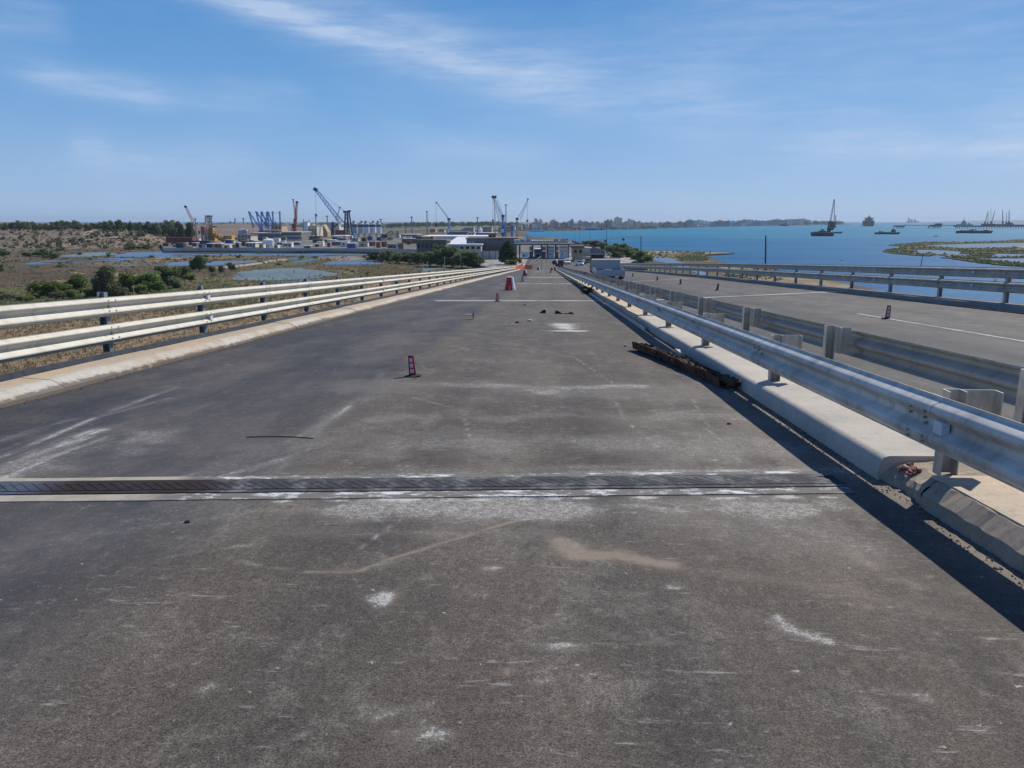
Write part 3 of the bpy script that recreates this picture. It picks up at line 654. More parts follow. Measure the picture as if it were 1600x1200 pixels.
g.bump(g.noise(.8, 6, .7, sc3=(.6, 1, 1)), .6, .5, b_)
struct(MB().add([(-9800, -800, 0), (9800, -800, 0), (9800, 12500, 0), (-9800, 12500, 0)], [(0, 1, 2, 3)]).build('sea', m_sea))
# ground
m_marsh, t_, b_ = new_mat('marsh_ground'); g = NT(t_)
c = g.mix(g.mr(g.noise(.018, 6, .6, sc3=(1, .55, 1)), .42, .58), (.125, .085, .06), (.085, .06, .045))
c = g.mix(g.mr(g.noise(.03, 6, .6, sc3=(.7, .5, 1), loc=40), .52, .64), c, (.24, .18, .115))
c = g.mix(g.mr(g.noise(.05, 8, .78, sc3=(1, .4, 1), loc=80), .50, .57, 0, .85), c, (.11, .115, .045))
c = g.mix(g.mr(g.noise(.18, 8, .8, sc3=(1, .25, 1), loc=20), .49, .60, 0, .75), c, (.06, .052, .035))
c = g.mix(g.mr(g.noise(.09, 8, .8, sc3=(.4, 1, 1), loc=120), .53, .62, 0, .7), c, (.22, .17, .12))
c = g.mix(g.mr(g.noise(1.5, 4, .75, loc=60), .45, .75, 0, .5), c, (.30, .25, .18))
g.l(c, b_.inputs['Base Color']); b_.inputs['Roughness'].default_value = .95; b_.inputs['Specular IOR Level'].default_value = .1
g.bump(g.noise(.9, 6, .8), .8, .5, b_)
ZL = .45
def soil(name, a, b, scl, dk=None):
    m, t, bs = new_mat(name); g = NT(t); c = g.mix(g.mr(g.noise(scl, 6, .65), .4, .62), a, b)
    c = g.mix(g.mr(g.noise(scl * 5, 8, .8, sc3=(1, .22, 1), loc=3), .5, .64, 0, .65), c, dk or tuple(x * .5 for x in a))
    g.l(c, bs.inputs['Base Color']); bs.inputs['Roughness'].default_value = .95; bs.inputs['Specular IOR Level'].default_value = .1
    g.bump(g.noise(scl * 12, 6, .8), .7, .3 / max(scl * 4, .3), bs); return m
coast = [(58, -120), (60, 60)] + P2([(1345, 447), (1260, 431), (1205, 421), (1128, 409), (1112, 402), (1098, 398), (1140, 396), (1148, 395), (1100, 392.5), (1040, 391.5), (1005, 391), (975, 387.5), (940, 384), (915, 378), (895, 376), (868, 371.5), (828, 370.5), (822, 366), (700, 364.5), (500, 363), (200, 360)], ZL)
poly = rough(coast, 6, .9, 3) + [(-900, 1500), (-2500, 1600), (-3000, 500), (-2500, -300), (0, -500)]
poly = [p for p in poly]
sheet('ground', [(-3000, -500), (-22, -500), (-22, 1050), (-900, 1500), (-2500, 1600), (-3000, 1500)], ZL - .01, m_marsh)
sheet('ground', [p for p in rough(coast, 14, .5, 3) if p[0] > -22.5] + [(-22.5, 700), (-22.5, -500)], ZL, m_marsh, skirt=1.2)
# beach sand on the spit
m_sand = soil('beach_sand', (.40, .32, .22), (.27, .21, .14), .08, (.12, .11, .05))
m_turf = soil('spit_turf', (.12, .135, .045), (.17, .145, .07), .1, (.05, .05, .025))
sheet('sand', rough(P2([(1000, 393), (1050, 392.6), (1060, 396), (1010, 398.5), (1000, 399)], ZL), 5, 1.2, 5), ZL + .03, m_sand)
sheet('sand', rough(P2([(1098, 397.6), (1138, 395.8), (1144, 395), (1110, 394), (1100, 395)], ZL), 5, .7, 6), ZL + .03, m_sand)
sheet('sand', rough(P2([(1010, 402), (1040, 400.5), (1080, 402), (1110, 407), (1085, 406)], ZL), 5, .9, 7), ZL + .02, m_turf)
sheet('sand', rough(P2([(1130, 411), (1200, 423), (1256, 432), (1335, 447), (1290, 455), (1180, 440), (1120, 424)], ZL), 5, .9, 8), ZL + .02, m_sand)
m_pond = {}
def water_mat(name, col, rough_=.12, spec=.5):
    m, t, bs = new_mat(name); g = NT(t); c = g.mix(g.mr(g.noise(.05, 5, .6, sc3=(.4, 1, 1)), .4, .62), col, tuple(x * .75 for x in col))
    g.l(c, bs.inputs['Base Color']); bs.inputs['Roughness'].default_value = rough_; bs.inputs['Specular IOR Level'].default_value = spec
    g.bump(g.noise(1.3, 4, .6), .12, .15, bs); return m
w_green = water_mat('green_pond_water', (.17, .21, .19), .45, .3); w_blue = water_mat('blue_pond_water', (.12, .19, .29), .5, .12); w_pale = water_mat('shallow_lagoon_water', (.12, .19, .28), .7, .05)
ponds = [([(360, 434), (372, 426), (395, 422), (430, 419.5), (475, 419.5), (510, 424), (530, 428), (515, 432), (490, 436), (440, 438.5), (400, 439), (365, 437)], w_green),
 ([(500, 413), (520, 408), (560, 405), (590, 408), (602, 413), (560, 414), (510, 414)], w_blue),
 ([(180, 399), (200, 394.5), (260, 393), (420, 395), (578, 397), (560, 401), (500, 402.5), (440, 400), (350, 399.5), (260, 402), (180, 402)], w_blue),
 ([(28, 413), (60, 409), (110, 405.5), (180, 403.5), (237, 405), (200, 408), (120, 411), (60, 413.5)], w_blue),
 ([(255, 414), (270, 410), (340, 408.5), (415, 407.5), (400, 410), (370, 412.5), (330, 415), (255, 416)], w_blue),
 ([(470, 407), (490, 404), (497, 406), (480, 410), (450, 411.5)], w_pale), ([(95, 400), (130, 395), (170, 394), (182, 398), (150, 401), (100, 402)], w_green),
 ([(632, 428), (645, 420), (665, 417.5), (695, 417.5), (700, 420), (665, 424)], w_green), ([(160, 415.4), (255, 413.9), (258, 415.2), (190, 416.8)], w_pale),
 ([(440, 404.5), (460, 403), (470, 404), (450, 406)], w_pale), ([(425, 444), (460, 439.5), (500, 436.5), (480, 441)], w_blue)]
for i, (pp, mm) in enumerate(ponds): sheet('pond', rough(P2(pp, ZL), 3.4, 1.5, 20 + i), ZL + .04 + i * .004, mm)
sheet('inlet', rough(P2([(1024, 400), (1036, 402.3), (1052, 404.5), (1066, 410), (1078, 418), (1108, 428), (1096, 431), (1066, 420), (1030, 409), (1010, 404)], ZL), 6, .8, 40), ZL + .06, w_blue)
# bare flats and dry ground on the left
m_flat = soil('bare_mud', (.10, .068, .05), (.135, .10, .075), .03, (.06, .045, .035))
sheet('mud_flat', rough(P2([(-60, 424), (100, 415), (250, 420), (320, 427), (250, 432), (120, 440), (40, 448), (-80, 455)], ZL), 10, 2, 41), ZL + .015, m_flat)
r8 = random.Random(77)
for i in range(16):
    cx = r8.uniform(70, 560); cy = 394.8 + r8.random() * 5.5 if cx > 180 else r8.uniform(405, 411); w = r8.uniform(14, 60); h = r8.uniform(.25, .7)
    sheet('mud_bank', rough(P2([(cx - w, cy), (cx - w * .4, cy - h), (cx + w * .5, cy - h * .8), (cx + w, cy + .1), (cx + w * .4, cy + h * .7), (cx - w * .5, cy + h)], ZL), 6, 1.0, 200 + i), ZL + .10 + i * .004, m_flat if i % 2 else m_turf)
m_dry = soil('dry_grass_ground', (.36, .25, .15), (.27, .2, .12), .12, (.12, .09, .05))
sheet('dry_ground', rough(P2([(-500, 520), (-100, 492), (140, 480), (330, 462), (560, 440), (700, 432), (735, 430), (520, 520), (300, 640), (-600, 800)], ZL), 8, 1.5, 42), ZL + .015, m_dry)
m_track = soil('dirt_track', (.46, .38, .29), (.4, .33, .25), .3)
sheet('path', rough(P2([(-80, 503), (60, 497), (150, 486), (230, 477), (330, 466), (332, 469), (235, 481), (155, 491), (60, 503), (-80, 510)], ZL), 5, .3, 43), ZL + .025, m_track)
sheet('path', rough(P2([(330, 418.5), (390, 412), (440, 404.5), (462, 403.5), (445, 407), (398, 414), (340, 421)], ZL), 5, .4, 44), ZL + .05, m_track)
m_green = soil('scrub_ground', (.13, .145, .05), (.20, .17, .075), .05, (.05, .055, .025))
sheet('scrub', rough(P2([(-60, 455), (60, 447), (140, 452), (240, 455), (300, 448), (330, 455), (200, 470), (60, 478), (-60, 484)], ZL), 8, 1.5, 45), ZL + .03, m_green)
sheet('scrub', rough(P2([(440, 404), (520, 398.8), (570, 402), (560, 404.5), (500, 408), (495, 412), (420, 418), (380, 417), (440, 409)], ZL), 8, 1.0, 46), ZL + .03, m_turf)
sheet('scrub', rough(P2([(180, 393), (260, 388.5), (450, 388.5), (580, 391), (580, 395), (450, 394), (260, 392)], ZL), 10, 1.5, 47), ZL + .03, m_turf)
r9 = random.Random(5)
for i in range(46):
    cx = r9.uniform(-40, 640); cy = r9.choice((r9.uniform(402.5, 408), r9.uniform(412, 430), r9.uniform(437, 452)))
    if 345 < cx < 545 and 414 < cy < 443: continue
    w = r9.uniform(10, 46); h = w * r9.uniform(.03, .09)
    sheet(('scrub', 'dry_ground', 'mud_flat')[i % 3], rough(P2([(cx - w, cy), (cx - w * .5, cy - h), (cx + w * .3, cy - h * 1.2), (cx + w, cy), (cx + w * .5, cy + h), (cx - w * .4, cy + h * .8)], ZL), 3, 1.6, 500 + i), ZL + .03 + .0015 * i, (m_green, m_dry, m_flat)[i % 3])
# port quay and yard platform, and the approach road
ZG = CZ - 12.8
port = P2([(258, 391), (330, 390.6), (450, 391.5), (560, 392.2), (640, 394), (700, 398), (735, 404), (752, 415)], ZG) + [(-8.6, 200), (13.7, 212), (30, 225)] + P2([(975, 408), (1010, 405), (1000, 398), (950, 386), (900, 379), (820, 373), (818, 369), (500, 367), (240, 366)], ZG)
m_port = soil('port_yard', (.17, .16, .145), (.25, .23, .20), .03)
sheet('port_ground', port, ZG - .03, m_port, skirt=1.2)
yp = [(-8.6, 198)] + P2([(735, 410), (735, 406), (770, 404), (800, 403), (800, 398), (900, 396)], ZG) + P2([(1000, 404), (985, 410)], ZG) + [(13.8, 214), (13.5, 200)]
sheet('approach_road', yp, ZG - .01, m_yard)
# embankment ramp sides where the bridge lands
struct(MB().sweep([(-16, -9), (-7.25, -.15), (13.8, -.15), (22, -9)], [182, 195, 205, 215, 225, 235, 250]).build('embankment', m_marsh))
# marsh islands to seaward on the right
def Z8(pts): return [(1340 + a * .1625, 290 + b * .1625) for a, b in pts]
m_isl = soil('island_turf', (.085, .085, .03), (.15, .115, .055), .12, (.03, .032, .014))
sheet('lagoon', rough(P2(Z8([(440, 560), (900, 548), (1700, 530), (1900, 600), (1900, 760), (1500, 740), (1200, 710), (900, 680), (740, 668), (560, 650), (500, 620)]), 0), 12, .5, 49), .03, w_pale)
isl = [[(290, 570), (420, 562), (540, 548), (700, 541), (1000, 541), (1300, 535), (1600, 515), (1900, 500), (1900, 530), (1600, 545), (1380, 548), (1200, 551), (1000, 557), (700, 566), (560, 577), (420, 578)],
 [(400, 572), (560, 570), (720, 583), (900, 598), (1100, 603), (1530, 592), (1540, 602), (1300, 610), (1600, 620), (1900, 628), (1900, 660), (1600, 655), (1400, 648), (1150, 648), (1080, 657), (985, 650), (1000, 630), (900, 622), (760, 612), (620, 612), (520, 618), (505, 630), (560, 652), (640, 656), (700, 645), (750, 660), (700, 675), (560, 668), (400, 655), (300, 642), (255, 628), (290, 608), (390, 605), (430, 590)],
 [(820, 687), (900, 672), (1080, 680), (1200, 672), (1300, 688), (1600, 680), (1900, 680), (1900, 692), (1350, 694), (1150, 691), (1020, 692), (1300, 718), (1600, 746), (1900, 770), (1900, 800), (1600, 776), (1400, 762), (1200, 742), (1000, 714), (850, 694)],
 [(800, 660), (845, 656), (850, 664), (810, 668)], [(535, 628), (570, 624), (575, 632), (540, 634)], [(1100, 655), (1180, 650), (1330, 662), (1180, 672), (1120, 668)], [(690, 664), (740, 655), (760, 660), (720, 668)]]
for i, pp in enumerate(isl): sheet('marsh_island', rough(P2(Z8(pp), .3), 3.2, 1.3, 50 + i), .3 + i * .01, m_isl, skirt=.8)
sheet('sand', rough(P2(Z8([(1500, 580), (1620, 568), (1800, 560), (1800, 592), (1600, 604), (1540, 596)]), .3), 8, .8, 58), .36, m_sand)

# ------------------------------------------------------------------ hills and far shore
def heightfield(name, x0, x1, y0, y1, nx_, ny_, fn, mat):
    X = np.linspace(x0, x1, nx_); Y = np.linspace(y0, y1, ny_); vs_ = [(float(a), float(b), float(fn(a, b))) for b in Y for a in X]
    fs_ = [(j * nx_ + i, j * nx_ + i + 1, (j + 1) * nx_ + i + 1, (j + 1) * nx_ + i) for j in range(ny_ - 1) for i in range(nx_ - 1)]
    o = MB().add(vs_, fs_).build(name, mat, smooth=True); return struct(o)
def sm(a, b, x): t = max(0, min(1, (x - a) / (b - a))); return t * t * (3 - 2 * t)
def hill(x, y):
    edge = 395 + .04 * (x + 400); u = sm(edge, edge + 190, y); side = sm(-222, -330, x)
    bump_ = 1.2 * math.sin(x * .021) + .9 * math.sin(x * .05 + y * .03) + .8 * math.sin(y * .04 + 1)
    h = (10.5 * u + bump_ * u) * side
    h2 = 8.2 * math.exp(-((x + 245) / (45 if x < -245 else 17)) ** 2 - ((y - 448) / 34) ** 2)
    return ZL - .4 + h + h2 + .4 * (sm(edge - 10, edge + 5, y) * side)
m_hill, t_, b_ = new_mat('bare_hillside'); g = NT(t_)
c = g.mix(g.mr(g.noise(.02, 6, .6), .42, .6), (.21, .145, .11), (.15, .10, .08)); tcn = g.n('ShaderNodeTexCoord'); sp = g.n('ShaderNodeSeparateXYZ'); g.l(tcn.outputs['Object'], sp.inputs[0])
tanm = g.m('MULTIPLY', g.mr(g.m('ADD', sp.outputs[1], g.m('MULTIPLY', g.noise(.03, 4), 60)), 540, 480), g.mr(g.m('ADD', sp.outputs[0], g.m('MULTIPLY', g.noise(.02, 4, loc=7), 80)), -290, -250))
c = g.mix(g.m('MULTIPLY', tanm, .42), c, (.30, .22, .135))
c = g.mix(g.mr(g.noise(.05, 6, .7, loc=9), .54, .66, 0, .7), c, (.10, .095, .05)); c = g.mix(g.mr(g.noise(.25, 6, .75, loc=19), .55, .7, 0, .6), c, (.09, .07, .05))
c = g.mix(g.mr(g.noise(.12, 8, .8, sc3=(1, .14, 1), loc=29), .50, .60, 0, .8), c, (.085, .09, .045))
c = g.mix(g.mr(g.noise(.3, 6, .8, sc3=(1, .12, 1), loc=69), .54, .64, 0, .7), c, (.06, .055, .035))
g.l(c, b_.inputs['Base Color']); b_.inputs['Roughness'].default_value = .95; g.bump(g.noise(.4, 6, .8), .7, .6, b_)
heightfield('hill', -1300, -190, 385, 900, 120, 60, hill, m_hill)
def drape(name, pts, w, mat, fn, dz=.15):      # ribbon following a surface
    vs_ = []; n_ = len(pts)
    for i, p in enumerate(pts):
        a = Vector(pts[max(0, i - 1)]); b = Vector(pts[min(n_ - 1, i + 1)]); d = (b - a).normalized(); q = Vector((-d.y, d.x)) * w
        for s_ in (-1, 1): xx, yy = p[0] + q.x * s_, p[1] + q.y * s_; vs_.append((xx, yy, fn(xx, yy) + dz))
    return struct(MB().add(vs_, [(2 * i, 2 * i + 1, 2 * i + 3, 2 * i + 2) for i in range(n_ - 1)]).build(name, mat))
def lerp_path(pts, n_=40):
    out = []
    for i in range(n_ + 1):
        t = i / n_ * (len(pts) - 1); k = min(int(t), len(pts) - 2); u = t - k
        out.append((pts[k][0] * (1 - u) + pts[k + 1][0] * u, pts[k][1] * (1 - u) + pts[k + 1][1] * u))
    return out
def on_hill(px, py):
    v_, _ = ray(px, py)
    for t in np.linspace(.3, .8, 900):
        p = v_ * t
        if CZ + p.z <= hill(p.x, p.y): return (p.x, p.y)
    p = v_ * .6; return (p.x, p.y)
drape('path', lerp_path([on_hill(*q) for q in ((102, 373), (118, 369.5), (138, 363.5), (153, 359.5))]), 1.6, m_track, hill, .3)
drape('path', lerp_path([on_hill(*q) for q in ((80, 382), (112, 378), (150, 374.5), (192, 372))]), 1.1, m_track, hill, .3)
def far(x, y):
    r = 15 * sm(0, 900, y - 2300) ; return -1 + r
m_farland = M('distant_land', (.085, .10, .06), .95, 0, .45, .01, dirt=((.25, .22, .17), .6), ds=.02)
# low wooded country behind the port on the left
def back(x, y): return .5 + 3.0 * sm(900, 1750, y) + (1.2 * math.sin(x * .004) + .8 * math.sin(x * .011 + 1)) * sm(900, 1700, y)
heightfield('distant_hills', -3200, -200, 900, 2600, 60, 24, back, m_farland)
def ridge(x, y):
    cx = at(700, 346, 30).x; return .3 + max(0, 7.5 + 2.0 * math.sin(x * .012 + 1)) * math.exp(-((y - 1450) / 190) ** 2) * sm(-330, -230, x) * sm(0, -110, x) + 4 * math.exp(-((y - 1800) / 260) ** 2) * sm(-600, -450, x) * sm(-200, -420, x)
heightfield('distant_hills', -560, 60, 1150, 2150, 60, 30, ridge, m_farland)
srow = [(560, 361), (640, 360.5), (830, 359.5), (900, 358.8), (1000, 357), (1100, 354), (1170, 352.6), (1250, 351.5), (1300, 351), (1330, 350.6)]
def shore_row(px):
    for (a, b), (c_, d) in zip(srow, srow[1:]):
        if a <= px <= c_: return b + (d - b) * (px - a) / (c_ - a)
    return 351
shore = P2([(a, shore_row(a)) for a in range(560, 1331, 22)], 1.0)
sheet('far_shore', rough(shore, 40, 5, 70) + [(at(1345, 349, 1).x + 100, at(1345, 349, 1).y + 300), (1700, 9000), (-3000, 9000), (-900, 1200)], 1.2, m_farland, skirt=1.5)
def citypos(px): r_ = shore_row(px); p = at(px, r_, 1.2); return p
def farridge(x, y): return .2 + 16 * math.exp(-((y - 6500) / 400) ** 2) * sm(2600, 3400, x)
heightfield('distant_hills', 3600, 9500, 8200, 9600, 40, 10, lambda x, y: -1 + 26 * math.sin(max(0, min(1, (y - 8200) / 1400)) * math.pi) * sm(3600, 5200, x) * (.8 + .2 * math.sin(x * .004)), m_farland)
# ------------------------------------------------------------------ foliage
def leafmat(name, a, b, dk=(.012, .02, .008)):
    m, t, bs = new_mat(name); g = NT(t)
    oi = g.n('ShaderNodeObjectInfo'); c = g.mix(g.mr(g.noise(1.1, 4, .6), .38, .62), a, b)
    c = g.mix(g.mr(g.noise(5.5, 3, .7, loc=5), .5, .7, 0, .45), c, tuple(min(1, x * 1.7) for x in b))
    hs = g.n('ShaderNodeHueSaturation'); g.l(c, hs.inputs['Color']); g.l(g.mr(oi.outputs['Random'], 0, 1, .75, 1.25), hs.inputs['Value']); g.l(g.mr(oi.outputs['Random'], 0, 1, .485, .51), hs.inputs['Hue'])
    g.l(hs.outputs[0], bs.inputs['Base Color']); bs.inputs['Roughness'].default_value = .65; bs.inputs['Specular IOR Level'].default_value = .25
    tr = g.n('ShaderNodeBsdfTranslucent'); g.l(hs.outputs[0], tr.inputs[0]); mx = g.n('ShaderNodeMixShader'); mx.inputs[0].default_value = .3
    g.l(bs.outputs[0], mx.inputs[1]); g.l(tr.outputs[0], mx.inputs[2]); out = [x for x in t.nodes if x.type == 'OUTPUT_MATERIAL'][0]; g.l(mx.outputs[0], out.inputs[0]); return m
l_green = leafmat('bush_leaves', (.14, .19, .055), (.20, .25, .075))
l_dark = leafmat('dark_leaves', (.085, .125, .045), (.125, .165, .06))
l_olive = leafmat('olive_leaves', (.13, .155, .085), (.18, .195, .11))
l_pine = leafmat('pine_needles', (.045, .065, .03), (.07, .09, .04))
l_far = leafmat('far_leaves', (.07, .09, .05), (.095, .11, .06))
l_dry = leafmat('dry_grass', (.34, .26, .15), (.24, .20, .11))
m_bark = M('bark', (.13, .10, .08), .95, 0, .35, 4)
def leaf_mesh(name, blobs, n_, s_, seed, mat):
    r_ = np.random.RandomState(seed); B = np.array(blobs, float); w = B[:, 3] ** 2; k = r_.choice(len(B), n_, p=w / w.sum())
    d = r_.normal(size=(n_, 3)); d /= np.linalg.norm(d, axis=1)[:, None]; rad = r_.uniform(.25, 1.08, n_) ** .55
    sz = np.array([1, 1, .85]); p = B[k, :3] + d * (B[k, 3] * rad)[:, None] * sz; p[:, 2] = np.maximum(p[:, 2], .02)
    nrm = d * .6 + r_.normal(size=(n_, 3)) * .7; nrm /= np.linalg.norm(nrm, axis=1)[:, None]
    u = np.cross(nrm, r_.normal(size=(n_, 3))); u /= np.linalg.norm(u, axis=1)[:, None]; v_ = np.cross(nrm, u)
    ss = (s_ * r_.uniform(.6, 1.4, n_))[:, None]
    vs_ = np.stack([p - u * ss, p - v_ * ss * .55, p + u * ss, p + v_ * ss * .55], 1).reshape(-1, 3)
    me_ = bpy.data.meshes.new(name); me_.vertices.add(len(vs_)); me_.vertices.foreach_set('co', vs_.astype(np.float32).ravel())
    me_.loops.add(n_ * 4); me_.loops.foreach_set('vertex_index', np.arange(n_ * 4, dtype=np.int32)); me_.polygons.add(n_)
    me_.polygons.foreach_set('loop_start', (np.arange(n_) * 4).astype(np.int32)); me_.polygons.foreach_set('loop_total', np.full(n_, 4, np.int32)); me_.update(); me_.materials.append(mat); return me_
def plant(name, label, cat, loc, blobs, n_, s_, seed, mat, trunk_h=.5, tr=.12, group=None, crown='crown', stem='trunk', limbs=5):
    t = thing(name, loc, label, cat, group); r_ = random.Random(seed)
    me_ = leaf_mesh(crown, blobs, n_, s_, seed, mat); o = bpy.data.objects.new(crown, me_); C.objects.link(o); o.parent = t; ORG[o] = Vector(loc)
    mb_ = MB(); L0 = Vector(loc); mb_.tube(L0 - Vector((0, 0, .2)), L0 + Vector((0, 0, trunk_h)), tr, tr * .75, 7)
    for b in r_.sample(blobs, min(limbs, len(blobs))): mb_.tube(L0 + Vector((0, 0, trunk_h * .8)), L0 + Vector(b[:3]), tr * .6, tr * .15, 5)
    mb_.build(stem, m_bark, t); return t
def bushblobs(seed, w=1.0, h=1.0, n_=14, lean=0):
    r_ = random.Random(seed); out = []
    for i in range(n_):
        a = r_.uniform(0, 6.28); d = r_.random() ** .6 * .38 * w; z = r_.uniform(.15, .82) * h; q = 1 - .55 * max(0, z / h - .35)
        out.append((math.cos(a) * d * q + lean * z, math.sin(a) * d * q, z, r_.uniform(.09, .22) * min(w, h * 1.3)))
    out.append((0, 0, h * .35, .3 * min(w, h))); return out
BP = {}
def protos():
    hidden = []
    for k, (mt, nm) in enumerate(((l_green, 'g'), (l_dark, 'd'), (l_olive, 'o'), (l_pine, 'p'), (l_far, 'f'))):
        for j in range(3):
            BP[nm, j] = (bushblobs(k * 10 + j, 1, 1), leaf_mesh('foliage', bushblobs(k * 10 + j, 1, 1, 18), 4200, .034, k * 10 + j, mt), leaf_mesh('foliage', bushblobs(k * 10 + j + 3, 1, 1, 12), 420, .075, k * 10 + j, mt))
protos()
STEM = MB().tube((0, 0, -.05), (0, 0, .4), .03, .02, 6).tube((0, 0, .2), (.2, .1, .6), .018, .006, 5).tube((0, 0, .25), (-.18, .05, .62), .018, .006, 5).tube((0, 0, .3), (.02, -.16, .7), .018, .006, 5)
_so = STEM.build('stem', m_bark); stem_me = _so.data; bpy.data.objects.remove(_so)
def bush(name, label, cat, loc, w, h, kind, j, hi=True, group=None, stem='stem', crown='foliage', rz=None):
    t = thing(name, loc, label, cat, group); t.rotation_euler = (0, 0, rnd.uniform(0, 6.28) if rz is None else rz); t.scale = (w * 1.1, w * 1.1, h * 1.08)
    for nm, me_ in ((crown, BP[kind, j % 3][1 if hi else 2]), (stem, stem_me)):
        o = bpy.data.objects.new(nm, me_); C.objects.link(o); o.parent = t
    return t
nearb = [((75, 464), 50, 26, 'g', 'low dark green bush at the left end of the bush row beyond the left rail'), ((100, 460), 34, 20, 'g', 'small bush squeezed between the two leftmost marsh bushes'),
 ((126, 457), 46, 31, 'g', 'bright green rounded bush second from the left beyond the rail'), ((168, 466), 44, 51, 'o', 'tall grey-green tree-like bush rising above the row beyond the left rail'),
 ((203, 456), 38, 32, 'g', 'mid green bush just right of the tall grey-green one'), ((233, 455), 44, 31, 'g', 'broad green bush with yellowish top in the middle of the row'),
 ((262, 447), 46, 33, 'd', 'dense dark green bush near the right end of the row'), ((288, 437), 26, 21, 'd', 'small dark bush below the round tree at the pond edge'),
 ((312, 424), 30, 29, 'd', 'round leaning dark tree standing at the edge of the marsh water'), ((331, 427), 14, 12, 'd', 'little dark shrub right of the round leaning tree'),
 ((346, 426), 13, 11, 'o', 'little grey shrub on the track beside the green pond'), ((361, 423), 14, 15, 'd', 'lone pointed dark shrub at the left tip of the green pond'),
 ((1, 425), 12, 14, 'd', 'dark shrub at the very left edge of the mud flat'), ((5, 401), 26, 13, 'd', 'flat dark bush at the left edge below the hillside'),
 ((68, 401), 40, 14, 'd', 'wide dark thicket bush on the far bank of the marsh water'), ((45, 401), 30, 9, 'o', 'low olive bush left of the wide thicket on the far bank'), ((80, 405), 26, 10, 'd', 'low dark bush at the right foot of the wide thicket'),
 ((94, 392), 22, 6, 'o', 'very low olive scrub patch below the hill track'), ((170, 402), 8, 8, 'd', 'tiny dark bush on a hummock in the marsh water'),
 ((208, 390), 30, 11, 'd', 'dark bush at the foot of the hill left of the port wall'), ((230, 390), 28, 9, 'd', 'long low bush against the left end of the port wall'), ((200, 391), 18, 9, 'o', 'olive bush at the hill foot where the port wall starts')]
for i, ((px, py), w, h, kd, lab) in enumerate(nearb):
    p = at(px, py, ZL); k = mpp(rowd(py, ZL)); bush('bush', lab, 'bush', p, w * k, h * k, kd, i, py > 415)
for i, (px, py, w, h) in enumerate([(60, 466, 30, 13), (90, 468, 30, 12), (112, 466, 26, 14), (145, 466, 30, 16), (186, 464, 26, 18), (220, 461, 28, 17), (247, 456, 26, 18), (275, 450, 24, 16), (298, 440, 20, 12), (150, 472, 30, 9), (205, 470, 34, 9), (250, 465, 34, 9), (40, 470, 34, 9), (10, 468, 40, 9), (-15, 465, 40, 10)]):
    p = at(px, py, ZL); k = mpp(rowd(py, ZL)); bush('bush', 'low undergrowth bush filling a gap in the bush row beyond the left rail', 'bush', p, w * k, h * k, 'gog'[i % 3], i + 1, True, 'undergrowth between the marsh bushes')
for i, px in enumerate([262, 272, 295, 318, 345, 352, 375, 398, 421, 447, 458, 475, 497, 517, 546, 575, 588, 600]):
    p = at(px, 392.3 + (px - 260) * .004, ZL); k = mpp(rowd(392, ZL)); bush('bush', 'small dark bush at the foot of the long port wall', 'bush', p, rnd.uniform(7, 15) * k, rnd.uniform(3.5, 7) * k, rnd.choice('do'), i, False, 'bushes along the port wall')
for i in range(60):
    px = rnd.uniform(-30, 620); py = rnd.choice((rnd.gauss(402, 3), rnd.gauss(420, 6), 470 - px * .06 + rnd.gauss(0, 7))); p = at(px, max(396, py), ZL); k = mpp(rowd(max(396, py), ZL))
    if 355 < px < 535 and 417 < py < 441: continue
    bush('shrub', 'low olive salt-marsh shrub scattered over the flats left of the bridge', 'shrub', p, rnd.uniform(5, 13) * k, rnd.uniform(2, 5) * k, rnd.choice('odg'), i, False, 'salt-marsh shrubs')
# thick shrubbery between pond and approach road
shr = [(585, 408, 24, 15), (604, 409, 28, 18), (622, 411, 26, 17), (640, 412, 30, 18), (655, 413, 26, 19), (672, 416, 34, 26), (690, 417, 36, 36), (706, 417, 32, 31), (722, 418, 30, 27), (738, 419, 30, 26), (748, 416, 22, 16)]
sl = ['leftmost bush of the dark thicket by the approach road', 'second low bush from the left end of the thicket', 'dark bush in the left part of the thicket above the little pond', 'spreading dark bush behind the end pole', 'bush right behind the second wire pole', 'broad bush in the middle of the thicket', 'tallest rounded bush of the thicket with a pale top', 'dark bush right of the tallest one in the thicket', 'bush between the third and last wire poles', 'light green bush at the right part of the thicket', 'small bush where the thicket meets the paved yard']
for i, ((px, py, w, h), lab) in enumerate(zip(shr, sl)):
    p = at(px, py, ZL); k = mpp(rowd(py, ZL)); bush('bush', lab, 'bush', p, w * k * 1.15, h * k, 'dgo'[(i * 2) % 3] if i not in (3, 4, 5) else 'd', i)
p = at(793, 413, ZG); k = mpp(rowd(413, ZG))
plant('pine_tree', 'dark bushy conifer left of the gate where the bridge lands', 'tree', p, [(a * k, b * k, z * k, r_ * k) for a, b, z, r_ in ((0, 0, 30, 6), (-4, 2, 26, 7), (4, 0, 25, 7), (-6, 0, 18, 8), (6, 2, 17, 8), (0, -4, 20, 8), (0, 3, 12, 9), (-8, 0, 9, 7), (8, 0, 9, 8), (1, 0, 34, 4), (0, -5, 8, 8))], 9000, 1.0 * k, 5, l_pine, 14 * k, 1.2 * k)
bush('bush', 'low green bush at the foot of the dark conifer', 'bush', at(799, 415, ZG), 24 * k, 9 * k, 'g', 1)
bush('bush', 'little olive bush on the bank right of the dark conifer', 'bush', at(812, 411, ZG), 10 * k, 8 * k, 'o', 2)
seab = [(916, 384, 18, 8, 'g'), (930, 388, 22, 12, 'o'), (944, 392, 24, 15, 'd'), (955, 397, 22, 14, 'g'), (968, 402, 30, 22, 'g'), (985, 405, 30, 20, 'd'), (962, 406, 26, 14, 'd'), (998, 409, 30, 18, 'g'), (1012, 410, 26, 13, 'g'), (978, 394, 20, 10, 'o'), (990, 397, 16, 9, 'd')]
